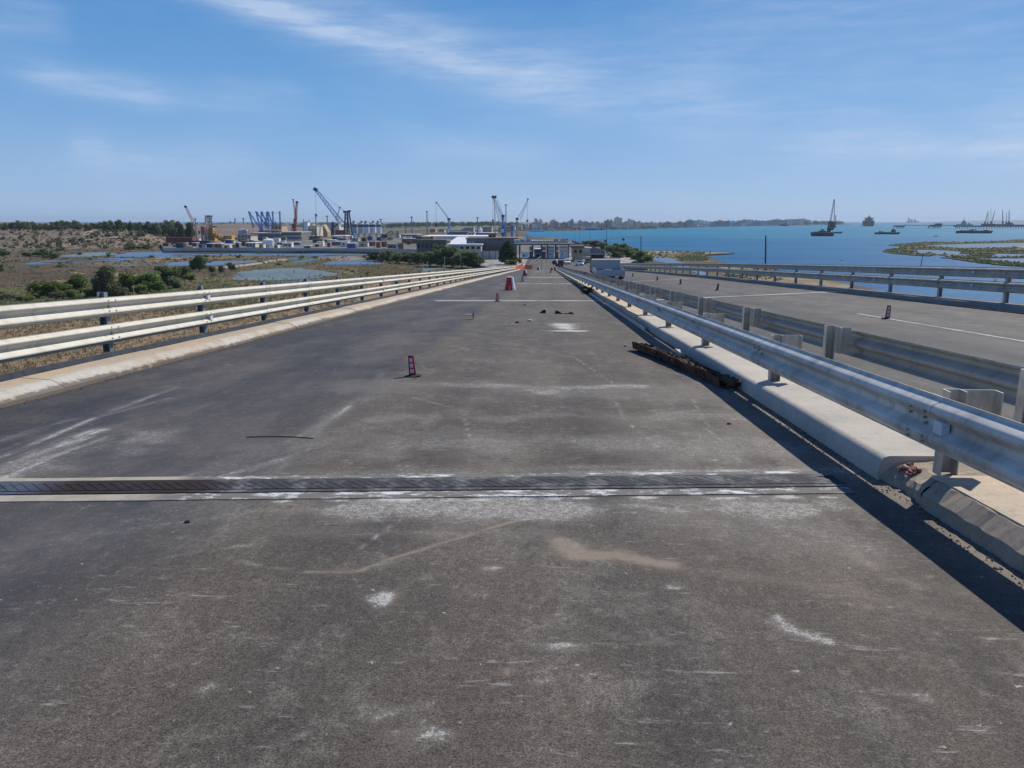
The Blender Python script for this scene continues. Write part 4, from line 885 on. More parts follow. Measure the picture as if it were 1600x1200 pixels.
sb = ['small bush nearest the sea gate roof', 'olive bush behind the dark fence by the sea', 'dark bush in the far half of the seaside row', 'green bush in the middle of the seaside row', 'largest round bright bush of the seaside row', 'dark bush behind the tall lamp mast by the sea', 'dark bush under the round blue sign', 'green bush next to the gantry post', 'last green bush of the seaside row, by the inlet', 'olive bush at the back of the seaside row below the gantry arm', 'small dark bush at the back of the seaside row near the sand']
for i, ((px, py, w, h, kd), lab) in enumerate(zip(seab, sb)):
    p = at(px, py, ZL + .3); kk = mpp(rowd(py, ZL)); bush('bush', lab, 'bush', p, w * kk * 1.1, h * kk, kd, i)
# shrubs dotted over the hillside, trees along its crest, eucalypts by the port
for i in range(46):
    px, py = rnd.uniform(0, 215), rnd.uniform(356, 383)
    if px > 110 and py > 372: py -= 12
    q = on_hill(px, py); s_ = rnd.uniform(1.4, 4.2) * .42
    bush('shrub', 'low dark shrub dotting the bare brown hillside on the left', 'shrub', (q[0], q[1], hill(*q)), s_ * 1.4, s_, rnd.choice('df'), i, False, 'shrubs on the hillside')
tr_t = thing('tree', (0, 0, 0), 'x', 'tree')
ridge_px = []
px = -40
while px < 222: ridge_px.append(px); px += rnd.uniform(4.2, 8.2)
bpy.data.objects.remove(tr_t)
for i, px in enumerate(ridge_px):
    top = 352 - 4.5 * abs(math.sin(px * .045)) - rnd.uniform(0, 3.5); base = 357.5 + rnd.uniform(-1, 3) + (2 if px > 170 else 0)
    q = on_hill(px, base); D = q[1]; k = D / 1205; zb = hill(*q); hh = max(4.0, (base - top) * k * 1.12); w = rnd.uniform(9, 21) * k
    bush('tree', 'dark round tree in the belt along the crest of the left hill', 'tree', (q[0], q[1], zb - .3), w, hh, rnd.choice('fdd'), i, False, 'trees along the hill crest', 'trunk', 'crown')
euc = [(205, 347, 9), (216, 350, 14), (228, 343.5, 20), (241, 348, 20), (255, 346, 20), (268, 343, 22), (281, 347, 18), (298, 348, 18), (291, 353, 16), (247, 354, 20), (234, 355, 20), (272, 354, 20)]
for i, (px, top, w) in enumerate(euc):
    D = 470 + (i % 3) * 8; base = atd(px, 372, D); k = mpp(D); zb = ZL + 1; hh = (atd(px, top, D).z - zb)
    e = bush('eucalyptus_tree', 'tall grey-green eucalyptus in the clump behind the stacked containers', 'tree', (base.x, base.y, zb), w * k, hh, 'o' if i % 2 else 'f', i, True, 'eucalyptus clump by the port', 'trunk', 'crown')
# trees on the wooded ridge behind the port and across the bay
def wood(name, pts, n_, hmin, hmax, fn, mat, seed, per=60, lf=.085):
    r_ = random.Random(seed); bl = []
    for i in range(n_):
        x, y = pts(r_); z = fn(x, y); h_ = r_.uniform(hmin, hmax); bl.append((x, y, z + h_ * .5, h_ * .62))
    me_ = leaf_mesh(name, bl, n_ * per, (hmin + hmax) * lf, seed, mat); o = bpy.data.objects.new(name, me_); C.objects.link(o); return struct(o, 'stuff')
wood('distant_wood', lambda r: (r.uniform(-300, -40), r.uniform(1330, 1500)), 240, 3.5, 8, ridge, l_far, 3)
wood('distant_wood', lambda r: (r.uniform(-1700, -330), r.uniform(950, 2500)), 1100, 2.5, 6.0, back, l_far, 4)
def cityw(r):
    px_ = r.uniform(790, 1080); p_ = citypos(px_); return p_.x, p_.y + r.uniform(15, 160)
wood('distant_wood', cityw, 45, 2.5, 5, lambda x, y: 1.2, l_far, 5)
wood('distant_wood', lambda r: ((lambda p_: (p_.x, p_.y + r.uniform(10, 80)))(citypos(r.uniform(1262, 1328)))), 40, 9, 16, lambda x, y: 1.2, l_far, 6)
def hillpt(r):
    q = on_hill(r.uniform(-10, 258), r.uniform(352, 389)); return q[0] + r.uniform(-3, 3), q[1] + r.uniform(-14, 14)
wood('hillside_scrub', hillpt, 330, .5, 2.2, lambda x, y: hill(x, y) - .2, l_far, 11, 26, .16)
wood('hillside_scrub', hillpt, 600, .4, 1.2, lambda x, y: hill(x, y) - .1, l_dry, 12, 26, .16)
def inpoly(x, y, P):
    c_ = False; j = len(P) - 1
    for i in range(len(P)):
        if (P[i][1] > y) != (P[j][1] > y) and x < (P[j][0] - P[i][0]) * (y - P[i][1]) / (P[j][1] - P[i][1]) + P[i][0]: c_ = not c_
        j = i
    return c_
def marshpt(lo, hi):
    def f_(r):
        while True:
            px_, py_ = r.uniform(-40, 640), lo + (hi - lo) * r.random() ** 1.2
            if not any(inpoly(px_, py_, pp) for pp, _m in ponds) and py_ < 490 - px_ * .06:
                p_ = at(px_, py_, ZL); return p_.x, p_.y
    return f_
wood('marsh_scrub', marshpt(390, 412), 700, .25, .8, lambda x, y: ZL - .1, l_olive, 13, 24, .16)
wood('marsh_scrub', marshpt(405, 480), 2600, .15, .6, lambda x, y: ZL - .05, l_dry, 14, 24, .14)
wood('marsh_scrub', marshpt(405, 480), 800, .2, .75, lambda x, y: ZL - .05, l_olive, 15, 24, .14)
def islpt(r):
    while True:
        px_, py_ = r.uniform(1380, 1640), r.uniform(374, 420)
        if any(inpoly((px_ - 1340) / .1625, (py_ - 290) / .1625, pp) for pp in isl): p_ = at(px_, py_, .3); return p_.x, p_.y
wood('island_scrub', islpt, 1900, .25, .75, lambda x, y: .25, l_dark, 16, 22, .15)
wood('spit_scrub', lambda r: (lambda p_: (p_.x, p_.y))(at(*r.choice(((r.uniform(1000, 1110), r.uniform(394, 404)), (r.uniform(1060, 1105), r.uniform(401, 408)), (r.uniform(1130, 1230), r.gauss(430, 4)))), ZL)), 700, .25, .9, lambda x, y: ZL - .1, l_olive, 17, 24, .15)
# dry grass and scrub tufts below the left rail
def tufts(name, n_, reg, hgt, mat, seed):
    r_ = random.Random(seed); vs_ = []; fs_ = []
    for i in range(n_):
        px_, py_ = reg(r_); p_ = at(px_, py_, ZL)
        for b in range(5):
            a = r_.uniform(0, 6.28); h_ = hgt * r_.uniform(.5, 1.2); w_ = .05 * r_.uniform(.6, 1.6); dx, dy = math.cos(a), math.sin(a); o = len(vs_); l_ = r_.uniform(.1, .6) * h_
            bx, by = p_.x + r_.uniform(-.25, .25), p_.y + r_.uniform(-.25, .25)
            vs_ += [(bx - dy * w_, by + dx * w_, ZL), (bx + dy * w_, by - dx * w_, ZL), (bx + dx * l_, by + dy * l_, ZL + h_)]; fs_.append((o, o + 1, o + 2))
    return struct(MB().add(vs_, fs_).build(name, mat), 'stuff')
tufts('dry_grass', 5000, lambda r: ((lambda x: (x, 500 - x * .07 + 90 * r.random() ** 1.5))(r.uniform(-60, 520))), .3, l_dry, 1)
tufts('scrub', 5000, lambda r: ((lambda x: (x, 484 - x * .06 + r.gauss(0, 12)))(r.uniform(-40, 560))), .6, l_olive, 2)
tufts('scrub', 1500, lambda r: (r.uniform(560, 660), r.gauss(423, 5)), .5, l_dry, 5)

# ------------------------------------------------------------------ things on the road
def mini(loc, rz, label, fallen=False, dark=False, group='delineators on the road'):
    """flat red delineator with three white reflectors on a small foot"""
    t = thing('delineator', loc, label, 'delineator', group); o = Vector(loc)
    p = MB(); p.side([(-.052, .02), (.052, .02), (.038, .30), (-.038, .30)], -.006, .006)
    m1 = MB(); m1.v = [(x + o.x, y + o.y, z + o.z) for x, y, z in p.v]; m1.f = p.f; m1.build('plate', m_darkred if dark else m_red, t)
    for k, zc in enumerate((.075, .155, .235)):
        w = .052 - k * .005; MB().box((o.x, o.y - .009, o.z + zc), (w, .006, .058)).build('reflector', m_reflw if not dark else m_post, t)
        MB().box((o.x, o.y + .009, o.z + zc), (w, .006, .058)).build('reflector', m_reflw, t)
    MB().lathe(o, [(.12, 0), (.12, .012), (.05, .022)], 14).build('foot', m_black, t)
    t.rotation_euler = (0, 0, rz)
    if fallen: t.rotation_euler = (R(-86), R(0), rz); t.location = (o.x, o.y, o.z + .12)
    return t
def rd(px, py):
    x, y = onroad(px, py)
    return (x, y, zr(y) + .002)
t = mini(rd(645, 588), R(-8), 'small red delineator with three white reflectors nearest on the left carriageway'); t.rotation_euler = (0, R(-4), R(-8)); t.scale = (1.05, 1, 1.0)
mini(rd(740, 499), R(90), 'knocked over dark red delineator lying on its side on the left carriageway', True)
mini(rd(777, 471), 0, 'red delineator by the first pale joint line, beyond the fallen one').scale = (1.3, 1.3, 1.15)
mini(rd(796, 454), 0, 'red delineator standing just in front of the big red and white barrel').scale = (1.3, 1.3, 1)
mini(rd(816.5, 440), R(20), 'slim leaning red delineator between the big barrel and the second barrel').scale = (1.6, 1.5, 1.9)
mini(rd(822.5, 431.5), 0, 'red delineator right in front of the second barrel').scale = (1.7, 1.7, 1.3)
mini((.9, 128, zr(128)), 0, 'small dark red delineator beside the second barrel').scale = (2.4, 2.4, 1.7)
mini((1.1, 150, zr(150)), 0, 'grey-black delineator beyond the second barrel', dark=True).scale = (2.6, 2.6, 1.6)
def rrd(px, x):       # on right carriageway given pixel column and lateral position
    y = x / math.tan(math.atan((px - 800) / 1172.) - YAW); return (x, y, zR(x, y) + .002)
for px_, lab, dk in ((1385, 'nearest red delineator on the right-hand carriageway', False), (1117, 'second nearest delineator on the right-hand carriageway, leaning', True), (1060, 'third delineator along the right-hand carriageway', True), (1024, 'fourth delineator along the right-hand carriageway', True), (986, 'farthest delineator on the right-hand carriageway near the lorry', True)):
    t = mini(rrd(px_, 8.96 if px_ > 1300 else 8.9), 0, lab, dark=dk, group='delineators on the right carriageway'); t.scale = (1.25, 1.2, 1.15)
    if px_ == 1117: t.rotation_euler = (0, R(9), 0)
    if px_ == 1385: t.rotation_euler = (0, R(2), 0)
def barrel(loc, r, h, label, rz=0, split=True):
    t = thing('traffic_barrel', loc, label, 'traffic barrel', 'red and white traffic barrels'); o = Vector(loc)
    prof = [(r * .97, 0), (r, .04 * h), (r * .95, .22 * h), (r * .93, .24 * h), (r * .62, .93 * h), (r * .55, h)]
    a = MB(); a.lathe(o, prof, 28); b = MB()
    red = MB(); wh = MB(); n_ = 28
    for f_ in a.f:
        c_ = sum((Vector(a.v[i]) for i in f_), Vector()) / len(f_); ang = math.degrees(math.atan2(c_.y - o.y, c_.x - o.x))
        isred = (ang < -62 or ang > 120) if len(f_) == 4 else True
        tgt = red if isred else wh
        tgt.add([a.v[i] for i in f_], [tuple(range(len(f_)))])
    red.build('body', m_red, t, autosmooth=50); wh.build('white_panel', m_white, t, autosmooth=50)
    MB().lathe(o + Vector((0, 0, h)), [(r * .57, -.02 * h), (r * .57, .02 * h)], 20).build('rim', m_white, t)
    t.rotation_euler = (0, 0, rz); return t
barrel(rd(797, 453.5), .33, .78, 'big red and white traffic barrel standing in the left carriageway')
barrel(rd(820, 430.8), .30, .74, 'second red traffic barrel, beyond the big one')
barrel((1.6, 178, zr(178)), .34, .72, 'left one of the pair of red barrels by the round sign')
barrel((2.35, 178, zr(178)), .36, .72, 'right one of the pair of red barrels by the round sign')
barrel((-1.6, 181, zr(181)), .38, .75, 'red and white barrel near the orange mesh fence')
def rsign(loc, h, r, label):
    t = thing('road_sign', loc, label, 'road sign'); o = Vector(loc)
    MB().tube(o, o + Vector((0, 0, h)), .035, None, 8).build('post', m_post, t)
    MB().tube(o + Vector((0, .0, h - r)), o + Vector((0, .03, h - r)), r, r, 24).build('disc', m_darksteel, t); MB().tube(o + Vector((0, -.012, h - r)), o + Vector((0, -.002, h - r)), r * .93, None, 24).build('face', m_darksteel, t)
    MB().box(o + Vector((0, 0, .03)), (.5, .4, .06)).build('foot', m_black, t)
rsign((3.3 - 1.0, 192, zr(192)), 2.3, .62, 'round dark-backed road sign on a post beside the red barrels')
rsign((3.0 + .0, 186, zr(186)), 1.6, .6, 'low round dark sign at the far end of the median guardrail')
t = thing('cabinet', (4.1, 206, zr(206)), 'dark brown upright cabinet at the end of the median', 'cabinet')
q = MB(); q.bb(3.35, 4.85, 205.6, 206.4, zr(206), zr(206) + 1.9); q.build('housing', m_rust, t); q = MB(); q.bb(3.5, 4.1, 205.57, 205.6, zr(206) + .15, zr(206) + 1.75); q.build('door', m_darksteel, t); MB().bb(3.25, 4.95, 205.5, 206.5, zr(206) + 1.9, zr(206) + 1.98).build('lid', m_darksteel, t)
# broken rubber/asphalt wedges and stones
m_debris = M('dark_debris', (.03, .028, .028), .8, 0, .4, 12)
for (px, py, w, l_, h, lab, sgn) in ((848, 489.5, .20, .22, .11, 'leftmost of three black wedge-shaped lumps of debris', 1), (873.5, 490.5, .26, .22, .10, 'middle black wedge-shaped lump of debris with a pale face', -1), (892.5, 491, .18, .2, .06, 'rightmost flat black lump of debris', 0)):
    x, y, z = rd(px, py); q = MB()
    pk = x + w * .3 * sgn
    q.add([(x - w / 2, y, z), (x + w / 2, y, z), (x + w / 2, y + l_, z), (x - w / 2, y + l_, z), (pk - .03, y + .04, z + h), (pk + .04, y + .05, z + h * .9), (pk + .03, y + l_ * .8, z + h * .8), (pk - .03, y + l_ * .8, z + h)], [(3, 2, 1, 0), (4, 5, 6, 7), (0, 1, 5, 4), (1, 2, 6, 5), (2, 3, 7, 6), (3, 0, 4, 7)])
    tag(q.build('debris', m_debris, origin=(x, y, z)), lab, 'debris', 'debris on the road')
q = MB(); x, y, z = rd(886, 491); q.box((x, y + .05, z + .015), (.2, .04, .02), .1); tag(q.build('debris', m_debris, origin=(x, y, z)), 'thin dark strip lying left of the rightmost lump', 'debris')
def stone(px, py, r, mat, lab, k=6):
    x, y, z = rd(px, py); bm = bmesh.new(); bmesh.ops.create_icosphere(bm, subdivisions=2, radius=r); r_ = random.Random(int(px))
    for v_ in bm.verts: v_.co = Vector((v_.co.x * 1.4, v_.co.y, v_.co.z * .6)) * r_.uniform(.75, 1.15)
    me_ = bpy.data.meshes.new('stone'); bm.to_mesh(me_); bm.free(); me_.materials.append(mat); o = bpy.data.objects.new('stone', me_); C.objects.link(o); o.location = (x, y, z + r * .4); return tag(o, lab, 'stone')
m_pale = M('pale_stone', (.5, .48, .44), .9, 0, .2, 20)
stone(808, 504.5, .045, m_debris, 'small dark stone with a pale flake right of the fallen delineator'); stone(810, 504, .03, m_pale, 'pale flake beside the small dark stone')
stone(828, 502, .055, m_pale, 'white pebble lying between the fallen delineator and the black lumps'); stone(820, 477, .04, m_debris, 'little dark stone near the first pale joint line')
stone(293, 816.5, .014, m_debris, 'black chip of debris on the near left asphalt'); stone(1139, 663, .018, m_debris, 'tiny black stone near the median shadow'); stone(977, 541.5, .022, m_debris, 'tiny black stone left of the rusty channel')
q = MB(); a = onroad(385, 684); b = onroad(490, 686)
for i in range(10):
    u0, u1 = i / 10, (i + 1) / 10; f0 = lambda u: (a[0] + (b[0] - a[0]) * u, a[1] + (b[1] - a[1]) * u + .05 * math.sin(u * math.pi), 0)
    p0, p1 = f0(u0), f0(u1); q.tube((p0[0], p0[1], zr(p0[1]) + .008), (p1[0], p1[1], zr(p1[1]) + .006), .0045, None, 5)
tag(q.build('wire', m_darksteel, origin=(a[0], a[1], zr(a[1]))), 'thin dark curved crack line on the left half of the road', 'wire')  # dark crack line in the asphalt, modelled as a thin tube
# rusty channel with rubble along the median kerb
x0, y0 = onroad(990, 547); x1, y1 = onroad(1112, 600)
x1, y1 = 2.30, onroad(1125, 606)[1]
tr = thing('rusty_channel', (x1, y1, zr(y1)), 'long rusty steel channel full of rubble lying against the median kerb', 'steel channel')
def chan(mb, dx, z0, z1, w, tilt=0):
    vs_ = []; k = 14
    for i in range(k + 1):
        u = i / k; x = x1 + (x0 - x1) * u + dx + .05 * math.sin(u * 3.1) + rnd.uniform(-.018, .018); y = y1 + (y0 - y1) * u; z = zr(y) + .03 * u - rnd.uniform(0, .03) * (z1 > .05)
        vs_ += [(x - w / 2, y, z + z0), (x + w / 2, y, z + z0), (x + w / 2 + tilt, y, z + z1), (x - w / 2 + tilt, y, z + z1)]
    fs_ = [(i * 4 + c, i * 4 + (c + 1) % 4, i * 4 + 4 + (c + 1) % 4, i * 4 + 4 + c) for i in range(k) for c in range(4)] + [(0, 1, 2, 3), (k * 4 + 3, k * 4 + 2, k * 4 + 1, k * 4)]
    mb.add(vs_, fs_)
q = MB(); chan(q, 0, .01, .15, .012, -.03); q.build('flange', m_rust, tr)
q = MB(); chan(q, .17, .01, .12, .012, .03); q.build('flange', m_rust, tr)
q = MB(); chan(q, .085, .008, .02, .17); q.build('web', m_rust, tr)
q = MB()
for i in range(260):
    u = rnd.random() ** 1.2 * 1.05 - .05; x = x1 + (x0 - x1) * u + .085 + rnd.uniform(-.07, .07); y = y1 + (y0 - y1) * u; s_ = rnd.uniform(.02, .075); q.box((x, y, zr(y) + .05 + rnd.uniform(0, .08)), (s_, s_ * 1.3, s_ * .7), rnd.uniform(0, 3), rnd.uniform(-.6, .6), rnd.uniform(-.6, .6))
tag(q.build('rubble', M('brown_rubble', (.09, .055, .035), .95, 0, .5, 9), origin=(x1, y1, zr(y1))), 'heap of dark brown rubble lying in the rusty channel', 'rubble')
q = MB(); xx, yy = onroad(1052, 565); q.box((xx + .1, yy, zr(yy) + .15), (.10, .18, .05), .5, .3, .2); tag(q.build('stone', m_pale, origin=(xx, yy, zr(yy))), 'pale broken stone on top of the rusty channel rubble', 'stone')
q = MB(); xx, yy = onroad(1085, 580); q.tube((xx, yy, zr(yy) + .14), (xx + .06, yy + .03, zr(yy) + .22), .006); q.tube((xx + .06, yy + .03, zr(yy) + .22), (xx + .15, yy + .03, zr(yy) + .21), .006); tag(q.build('rebar', m_post, origin=(xx, yy, zr(yy))), 'bent thin grey rod sticking out of the channel rubble', 'rod')
# second run of scrap further on
for (ya_, yb_, xo, lab) in ((31, 41, 2.36, 'pale steel strip standing on edge against the kerb further along the median'), (44, 70, 2.32, 'long rusty strip against the far stretch of the median kerb'), (18, 30, 2.38, 'low steel edge strip between the rusty channel and the debris heap')):
    q = MB().sweep([(xo, .0), (xo + .015, 0), (xo + .015, .10), (xo, .10)], [ya_, (ya_ + yb_) / 2, yb_]); tag(q.build('steel_strip', m_rust if ya_ == 44 else m_galv, origin=(xo, ya_, zr(ya_))), lab, 'steel strip')
q = MB()
for i in range(60):
    y = rnd.uniform(40.5, 44); x = rnd.uniform(2.1, 2.55); s_ = rnd.uniform(.08, .25); q.box((x, y, zr(y) + .08 + rnd.uniform(0, .12)), (s_, s_, s_ * .6), rnd.uniform(0, 3), rnd.uniform(-.5, .5), rnd.uniform(-.5, .5))
tag(q.build('rubble', m_debris, origin=(2.3, 42, zr(42))), 'dark heap of broken rubble against the median kerb halfway down', 'rubble')
# orange mesh fence and broken panels at the end of the left rail
t = thing('mesh_fence', (-5, 190, zr(190)), 'sagging orange plastic mesh fence at the end of the left guardrail', 'fence')
fp = [(-8.1, 176), (-6.9, 184), (-5.0, 190), (-3.2, 191)]
q = MB()
for (a, b) in zip(fp, fp[1:]):
    for zz in (.1, .3, .5, .7, .9, 1.1): q.bar((a[0], a[1], zr(a[1]) + zz), (b[0], b[1], zr(b[1]) + zz * .85), .10)
    for k in range(14):
        u = k / 14; x, y = a[0] + (b[0] - a[0]) * u, a[1] + (b[1] - a[1]) * u; q.bar((x, y, zr(y) + .05), (x, y, zr(y) + 1.1 - .1 * u), .09)
q.build('mesh', m_orange, t)
for a in fp: MB().tube((a[0], a[1], zr(a[1])), (a[0], a[1], zr(a[1]) + 1.3), .03).build('post', m_orange, t)
t = thing('barrier', (-2.2, 196, zr(196)), 'tilted pale barrier boards leaning behind the orange mesh', 'barrier')
for k, (a, b) in enumerate((((-4.4, 194, 0), (-.8, 201, 2.0)), ((-4.6, 195, .6), (-1.1, 202, 2.7)), ((-4.0, 193, -.1), (-2.8, 196, 1.5)))):
    MB().tube((a[0], a[1], zr(196) + a[2] + .15), (b[0], b[1], zr(196) + b[2] + .15), .13, None, 4).build('board', m_mortar, t)
for x_ in (-4.2, -1.0): MB().tube((x_, 197, zr(196)), (x_, 197, zr(196) + 2.2), .05).build('post', m_post, t)

# ------------------------------------------------------------------ vehicles
m_glass = M('dark_glass', (.02, .03, .04), .08, 0, .1, 2, spec=.6)
m_tyre = M('tyre_rubber', (.02, .02, .02), .85, 0, .2, 10)
m_silver = M('silver_paint', (.50, .52, .55), .3, .5, .04, 2)
m_whitep = M('white_paint', (.74, .75, .76), .45, 0, .05, 1.5)
m_bluep = M('blue_paint', (.03, .10, .30), .4, 0, .12, .7)
m_redl = M('red_lamp', (.45, .02, .02), .3, 0, .1, 9)
m_wall_pale_ = M('pale_tarpaulin', (.36, .36, .355), .7, 0, .06, 1.5)
m_alu = M('aluminium_sides', (.42, .46, .50), .4, .4, .12, 1.2)
def wheel(t, x, y, z, r, w):
    o = MB().tube((x - w / 2, y, z), (x + w / 2, y, z), r, None, 18).build('wheel', m_tyre, t)
    MB().tube((x - w / 2 - .005, y, z), (x + w / 2 + .005, y, z), r * .55, None, 12).build('rim', m_silver, o)
X_, Y_ = 5.62, 66; Z_ = zR(X_, Y_)
t = thing('lorry', (X_, Y_, Z_), 'low grey dropside lorry with a pale load panel on the right-hand carriageway', 'lorry')
MB().bb(X_ - 1.22, X_ + 1.22, Y_, Y_ + 6.2, Z_ + .42, Z_ + .52).build('load_bed', m_alu, t)
MB().bb(X_ - .45, X_ + .45, Y_ + .3, Y_ + 9.5, Z_ + .28, Z_ + .42).build('chassis', m_darksteel, t)
q = MB(); q.bb(X_ - 1.25, X_ + 1.25, Y_ - .04, Y_, Z_ + .42, Z_ + .96)
for zz in (.5, .64, .78, .93): q.bb(X_ - 1.25, X_ + 1.25, Y_ - .06, Y_ - .04, Z_ + zz - .02, Z_ + zz + .01)
for xx in (-1.22, -.42, .42, 1.22): q.bb(X_ + xx - .035, X_ + xx + .035, Y_ - .075, Y_ - .06, Z_ + .38, Z_ + 1.0)
q.build('tailgate', m_alu, t)
for s_ in (-1, 1): MB().bb(X_ + s_ * 1.23 - .02, X_ + s_ * 1.23 + .02, Y_, Y_ + 6.2, Z_ + .52, Z_ + .98).build('side_board', m_alu, t)
MB().bb(X_ - 1.3, X_ + 1.25, Y_ + 4.4, Y_ + 6.1, Z_ + .75, Z_ + 1.62).build('load_panel', m_wall_pale_, t)
q = MB(); q.sideX([(Y_ + 6.4, Z_ + .3), (Y_ + 8.3, Z_ + .3), (Y_ + 8.4, Z_ + 1.0), (Y_ + 8.0, Z_ + 2.0), (Y_ + 6.4, Z_ + 2.02)], X_ - 1.3, X_ - .1); q.build('cab', m_darksteel, t)
MB().bb(X_ - 1.15, X_ - .25, Y_ + 6.37, Y_ + 6.40, Z_ + 1.5, Z_ + 1.9).build('rear_window', m_glass, t)
for s_ in (-1, 1):
    for yy in (1.2, 7.4): wheel(t, X_ + s_ * 1.0, Y_ + yy, Z_ + .33, .33, .3)
    MB().bb(X_ + s_ * 1.05 - .13, X_ + s_ * 1.05 + .13, Y_ - .03, Y_ + .03, Z_ + .26, Z_ + .38).build('rear_lamp', m_redl, t)
MB().bb(X_ - 1.2, X_ + 1.2, Y_ + .02, Y_ + .1, Z_ + .22, Z_ + .30).build('bumper', m_darksteel, t)
def car(loc, rz, label, paint, L_=4.2, W_=1.75, H_=1.48, name='parked_car'):
    t = thing(name, (0, 0, 0), label, 'car'); w = W_ / 2
    prof = [(-L_ / 2, .30), (-L_ / 2, .72), (-L_ / 2 + .25, .86), (-L_ * .22, .95), (-L_ * .06, H_), (L_ * .30, H_ - .02), (L_ * .45, .98), (L_ / 2, .9), (L_ / 2, .32)]
    b = MB(); n_ = len(prof)
    ring = []
    for xx, sc_ in ((-w, .93), (-w * .96, 1), (w * .96, 1), (w, .93)):
        for (yy, zz) in prof: ring.append((xx * (.84 if zz > 1.0 else 1), yy * (1 if abs(xx) < w else .985), zz if zz < 1 else zz))
    for k in range(3): b.add(ring[k * n_:(k + 2) * n_], [(i, (i + 1) % n_, n_ + (i + 1) % n_, n_ + i) for i in range(n_)])
    b.add(ring[:n_], [tuple(range(n_))]); b.add(ring[3 * n_:], [tuple(range(n_))[::-1]])
    b.build('body', paint, t, autosmooth=30)
    MB().add([(-w * .78, -L_ * .215, .985), (w * .78, -L_ * .215, .985), (w * .7, -L_ * .075, H_ - .05), (-w * .7, -L_ * .075, H_ - .05)], [(0, 1, 2, 3)]).box((0, -L_ * .148, 1.2), (w * 1.35, .02, .42), 0, R(-50)).build('windscreen', m_glass, t)
    for s_ in (-1, 1):
        MB().add([(s_ * (w * .87), -L_ * .17, 1.0), (s_ * (w * .87), L_ * .40, 1.0), (s_ * (w * .85), L_ * .29, H_ - .1), (s_ * (w * .85), -L_ * .05, H_ - .1)], [(0, 1, 2, 3)]).build('side_window', m_glass, t)
        MB().bb(s_ * w * .78 - .16, s_ * w * .78 + .16, -L_ / 2 - .012, -L_ / 2 + .05, .60, .74).build('headlight', m_reflw, t)
        for yy in (-L_ * .31, L_ * .3): wheel(t, s_ * (w - .08), yy, .31, .31, .2)
    MB().bb(-w * .5, w * .5, -L_ / 2 - .015, -L_ / 2 + .02, .36, .56).build('grille', m_darksteel, t)
    t.location = loc; t.rotation_euler = (0, 0, rz); return t
p = at(906, 417, ZG); car((p.x, 222, zr(222) + .02), R(4), 'silver car facing the camera on the seaward side of the approach', m_silver)
p = at(919, 412, ZG); car((p.x - .2, 235, zr(235)), R(-6), 'dark small car half hidden behind the lorry', m_darksteel)
p = at(902, 411, ZG); car((p.x - 3.4, 233, ZG), R(8), 'white car parked left of the silver car', m_whitep)
for i, px in enumerate([871, 878, 884, 1010, 1018]):
    pass

# ------------------------------------------------------------------ port gate and nearby buildings
m_wall_tan = M('tan_render', (.40, .30, .20), .9, 0, .2, .6); m_wall_cream = M('cream_render', (.62, .54, .40), .85, 0, .12, .5)
m_wall_grey = M('grey_render', (.16, .16, .17), .9, 0, .2, .5); m_wall_pale = M('pale_render', (.50, .46, .41), .9, 0, .15, .4)
m_roof = M('brown_roof', (.20, .15, .12), .9, 0, .25, .5); m_rooft = M('orange_tile_roof', (.35, .15, .08), .9, 0, .25, .5); m_whiteroof = M('white_membrane', (.88, .88, .86), .5, 0, .05, .4)
m_blueroof = M('blue_sheet_metal', (.05, .16, .35), .5, 0, .15, .3); m_yellow = M('ochre_panel', (.46, .34, .19), .7, 0, .15, .8)
Dg = rowd(403.5, ZG)
def pxbox(mb, x0, x1, yt, yb, D, depth, zmin=None):
    a = atd(x0, yb, D); b = atd(x1, yt, D); mb.bb(a.x, b.x, a.y, a.y + depth, a.z if zmin is None else zmin, b.z); return mb
def pxthing(name, px, D, label, cat, z=None, group=None):
    p_ = atd(px, 390, D); return thing(name, (p_.x, p_.y, ZG if z is None else z), label, cat, group)
t = pxthing('port_gate', 850, Dg, 'wide port entrance gate with flat canopy and white booths across the road', 'gate')
q = MB(); pxbox(q, 803, 898, 380.3, 383, Dg - 2, 9); q.build('canopy', m_wall_grey, t)
q = MB(); pxbox(q, 806, 888, 376, 380, Dg + 6, 3); q.build('canopy_top', m_wall_pale, t)
for (a, b, h0, h1, mt_, nm_) in ((803, 812, 374, 378, m_whitep, 'plant_box'), (813, 820, 374.5, 378.5, m_bluep, 'tarpaulin'), (822, 829, 374, 377.5, m_bluep, 'tarpaulin'), (866, 872, 373.5, 376, m_wall_grey, 'plant_box'), (876, 886, 373.5, 376.5, m_wall_tan, 'plant_box')):
    q = MB(); pxbox(q, a, b, h0, h1, Dg + 6.5, 2); q.build(nm_, mt_, t)
for x in (812, 832, 846, 855, 868, 888):
    q = MB(); pxbox(q, x - 1.3, x + 1.3, 383, 403.6, Dg, .5, ZG); q.build('column', m_wall_grey, t)
for (a, b) in ((855, 866), (874, 886.5)):
    q = MB(); pxbox(q, a, b, 385, 401.5, Dg + .5, 2.4, ZG); o = q.build('booth', m_whitep, t)
    q = MB(); pxbox(q, a + .6, b - .6, 392, 392.6, Dg + .42, .08); pxbox(q, a + .6, b - .6, 386, 386.8, Dg + .42, .08); q.build('trim', m_wall_grey, o)
    q = MB(); pxbox(q, a + 4, a + 6, 396, 398.3, Dg + .42, .06); q.build('notice', m_darkred, o)
for (a, b) in ((827, 833), (847, 853), (867, 873)):
    q = MB(); pxbox(q, a, b, 385, 391.5, Dg + .5, .4); q.build('glazed_panel', M('tinted_glass', (.30, .36, .42), .2, 0, .1, 1), t)
    q = MB(); pxbox(q, a, b, 393, 402.5, Dg + .5, .4, ZG); q.build('cubicle', m_wall_grey, t)
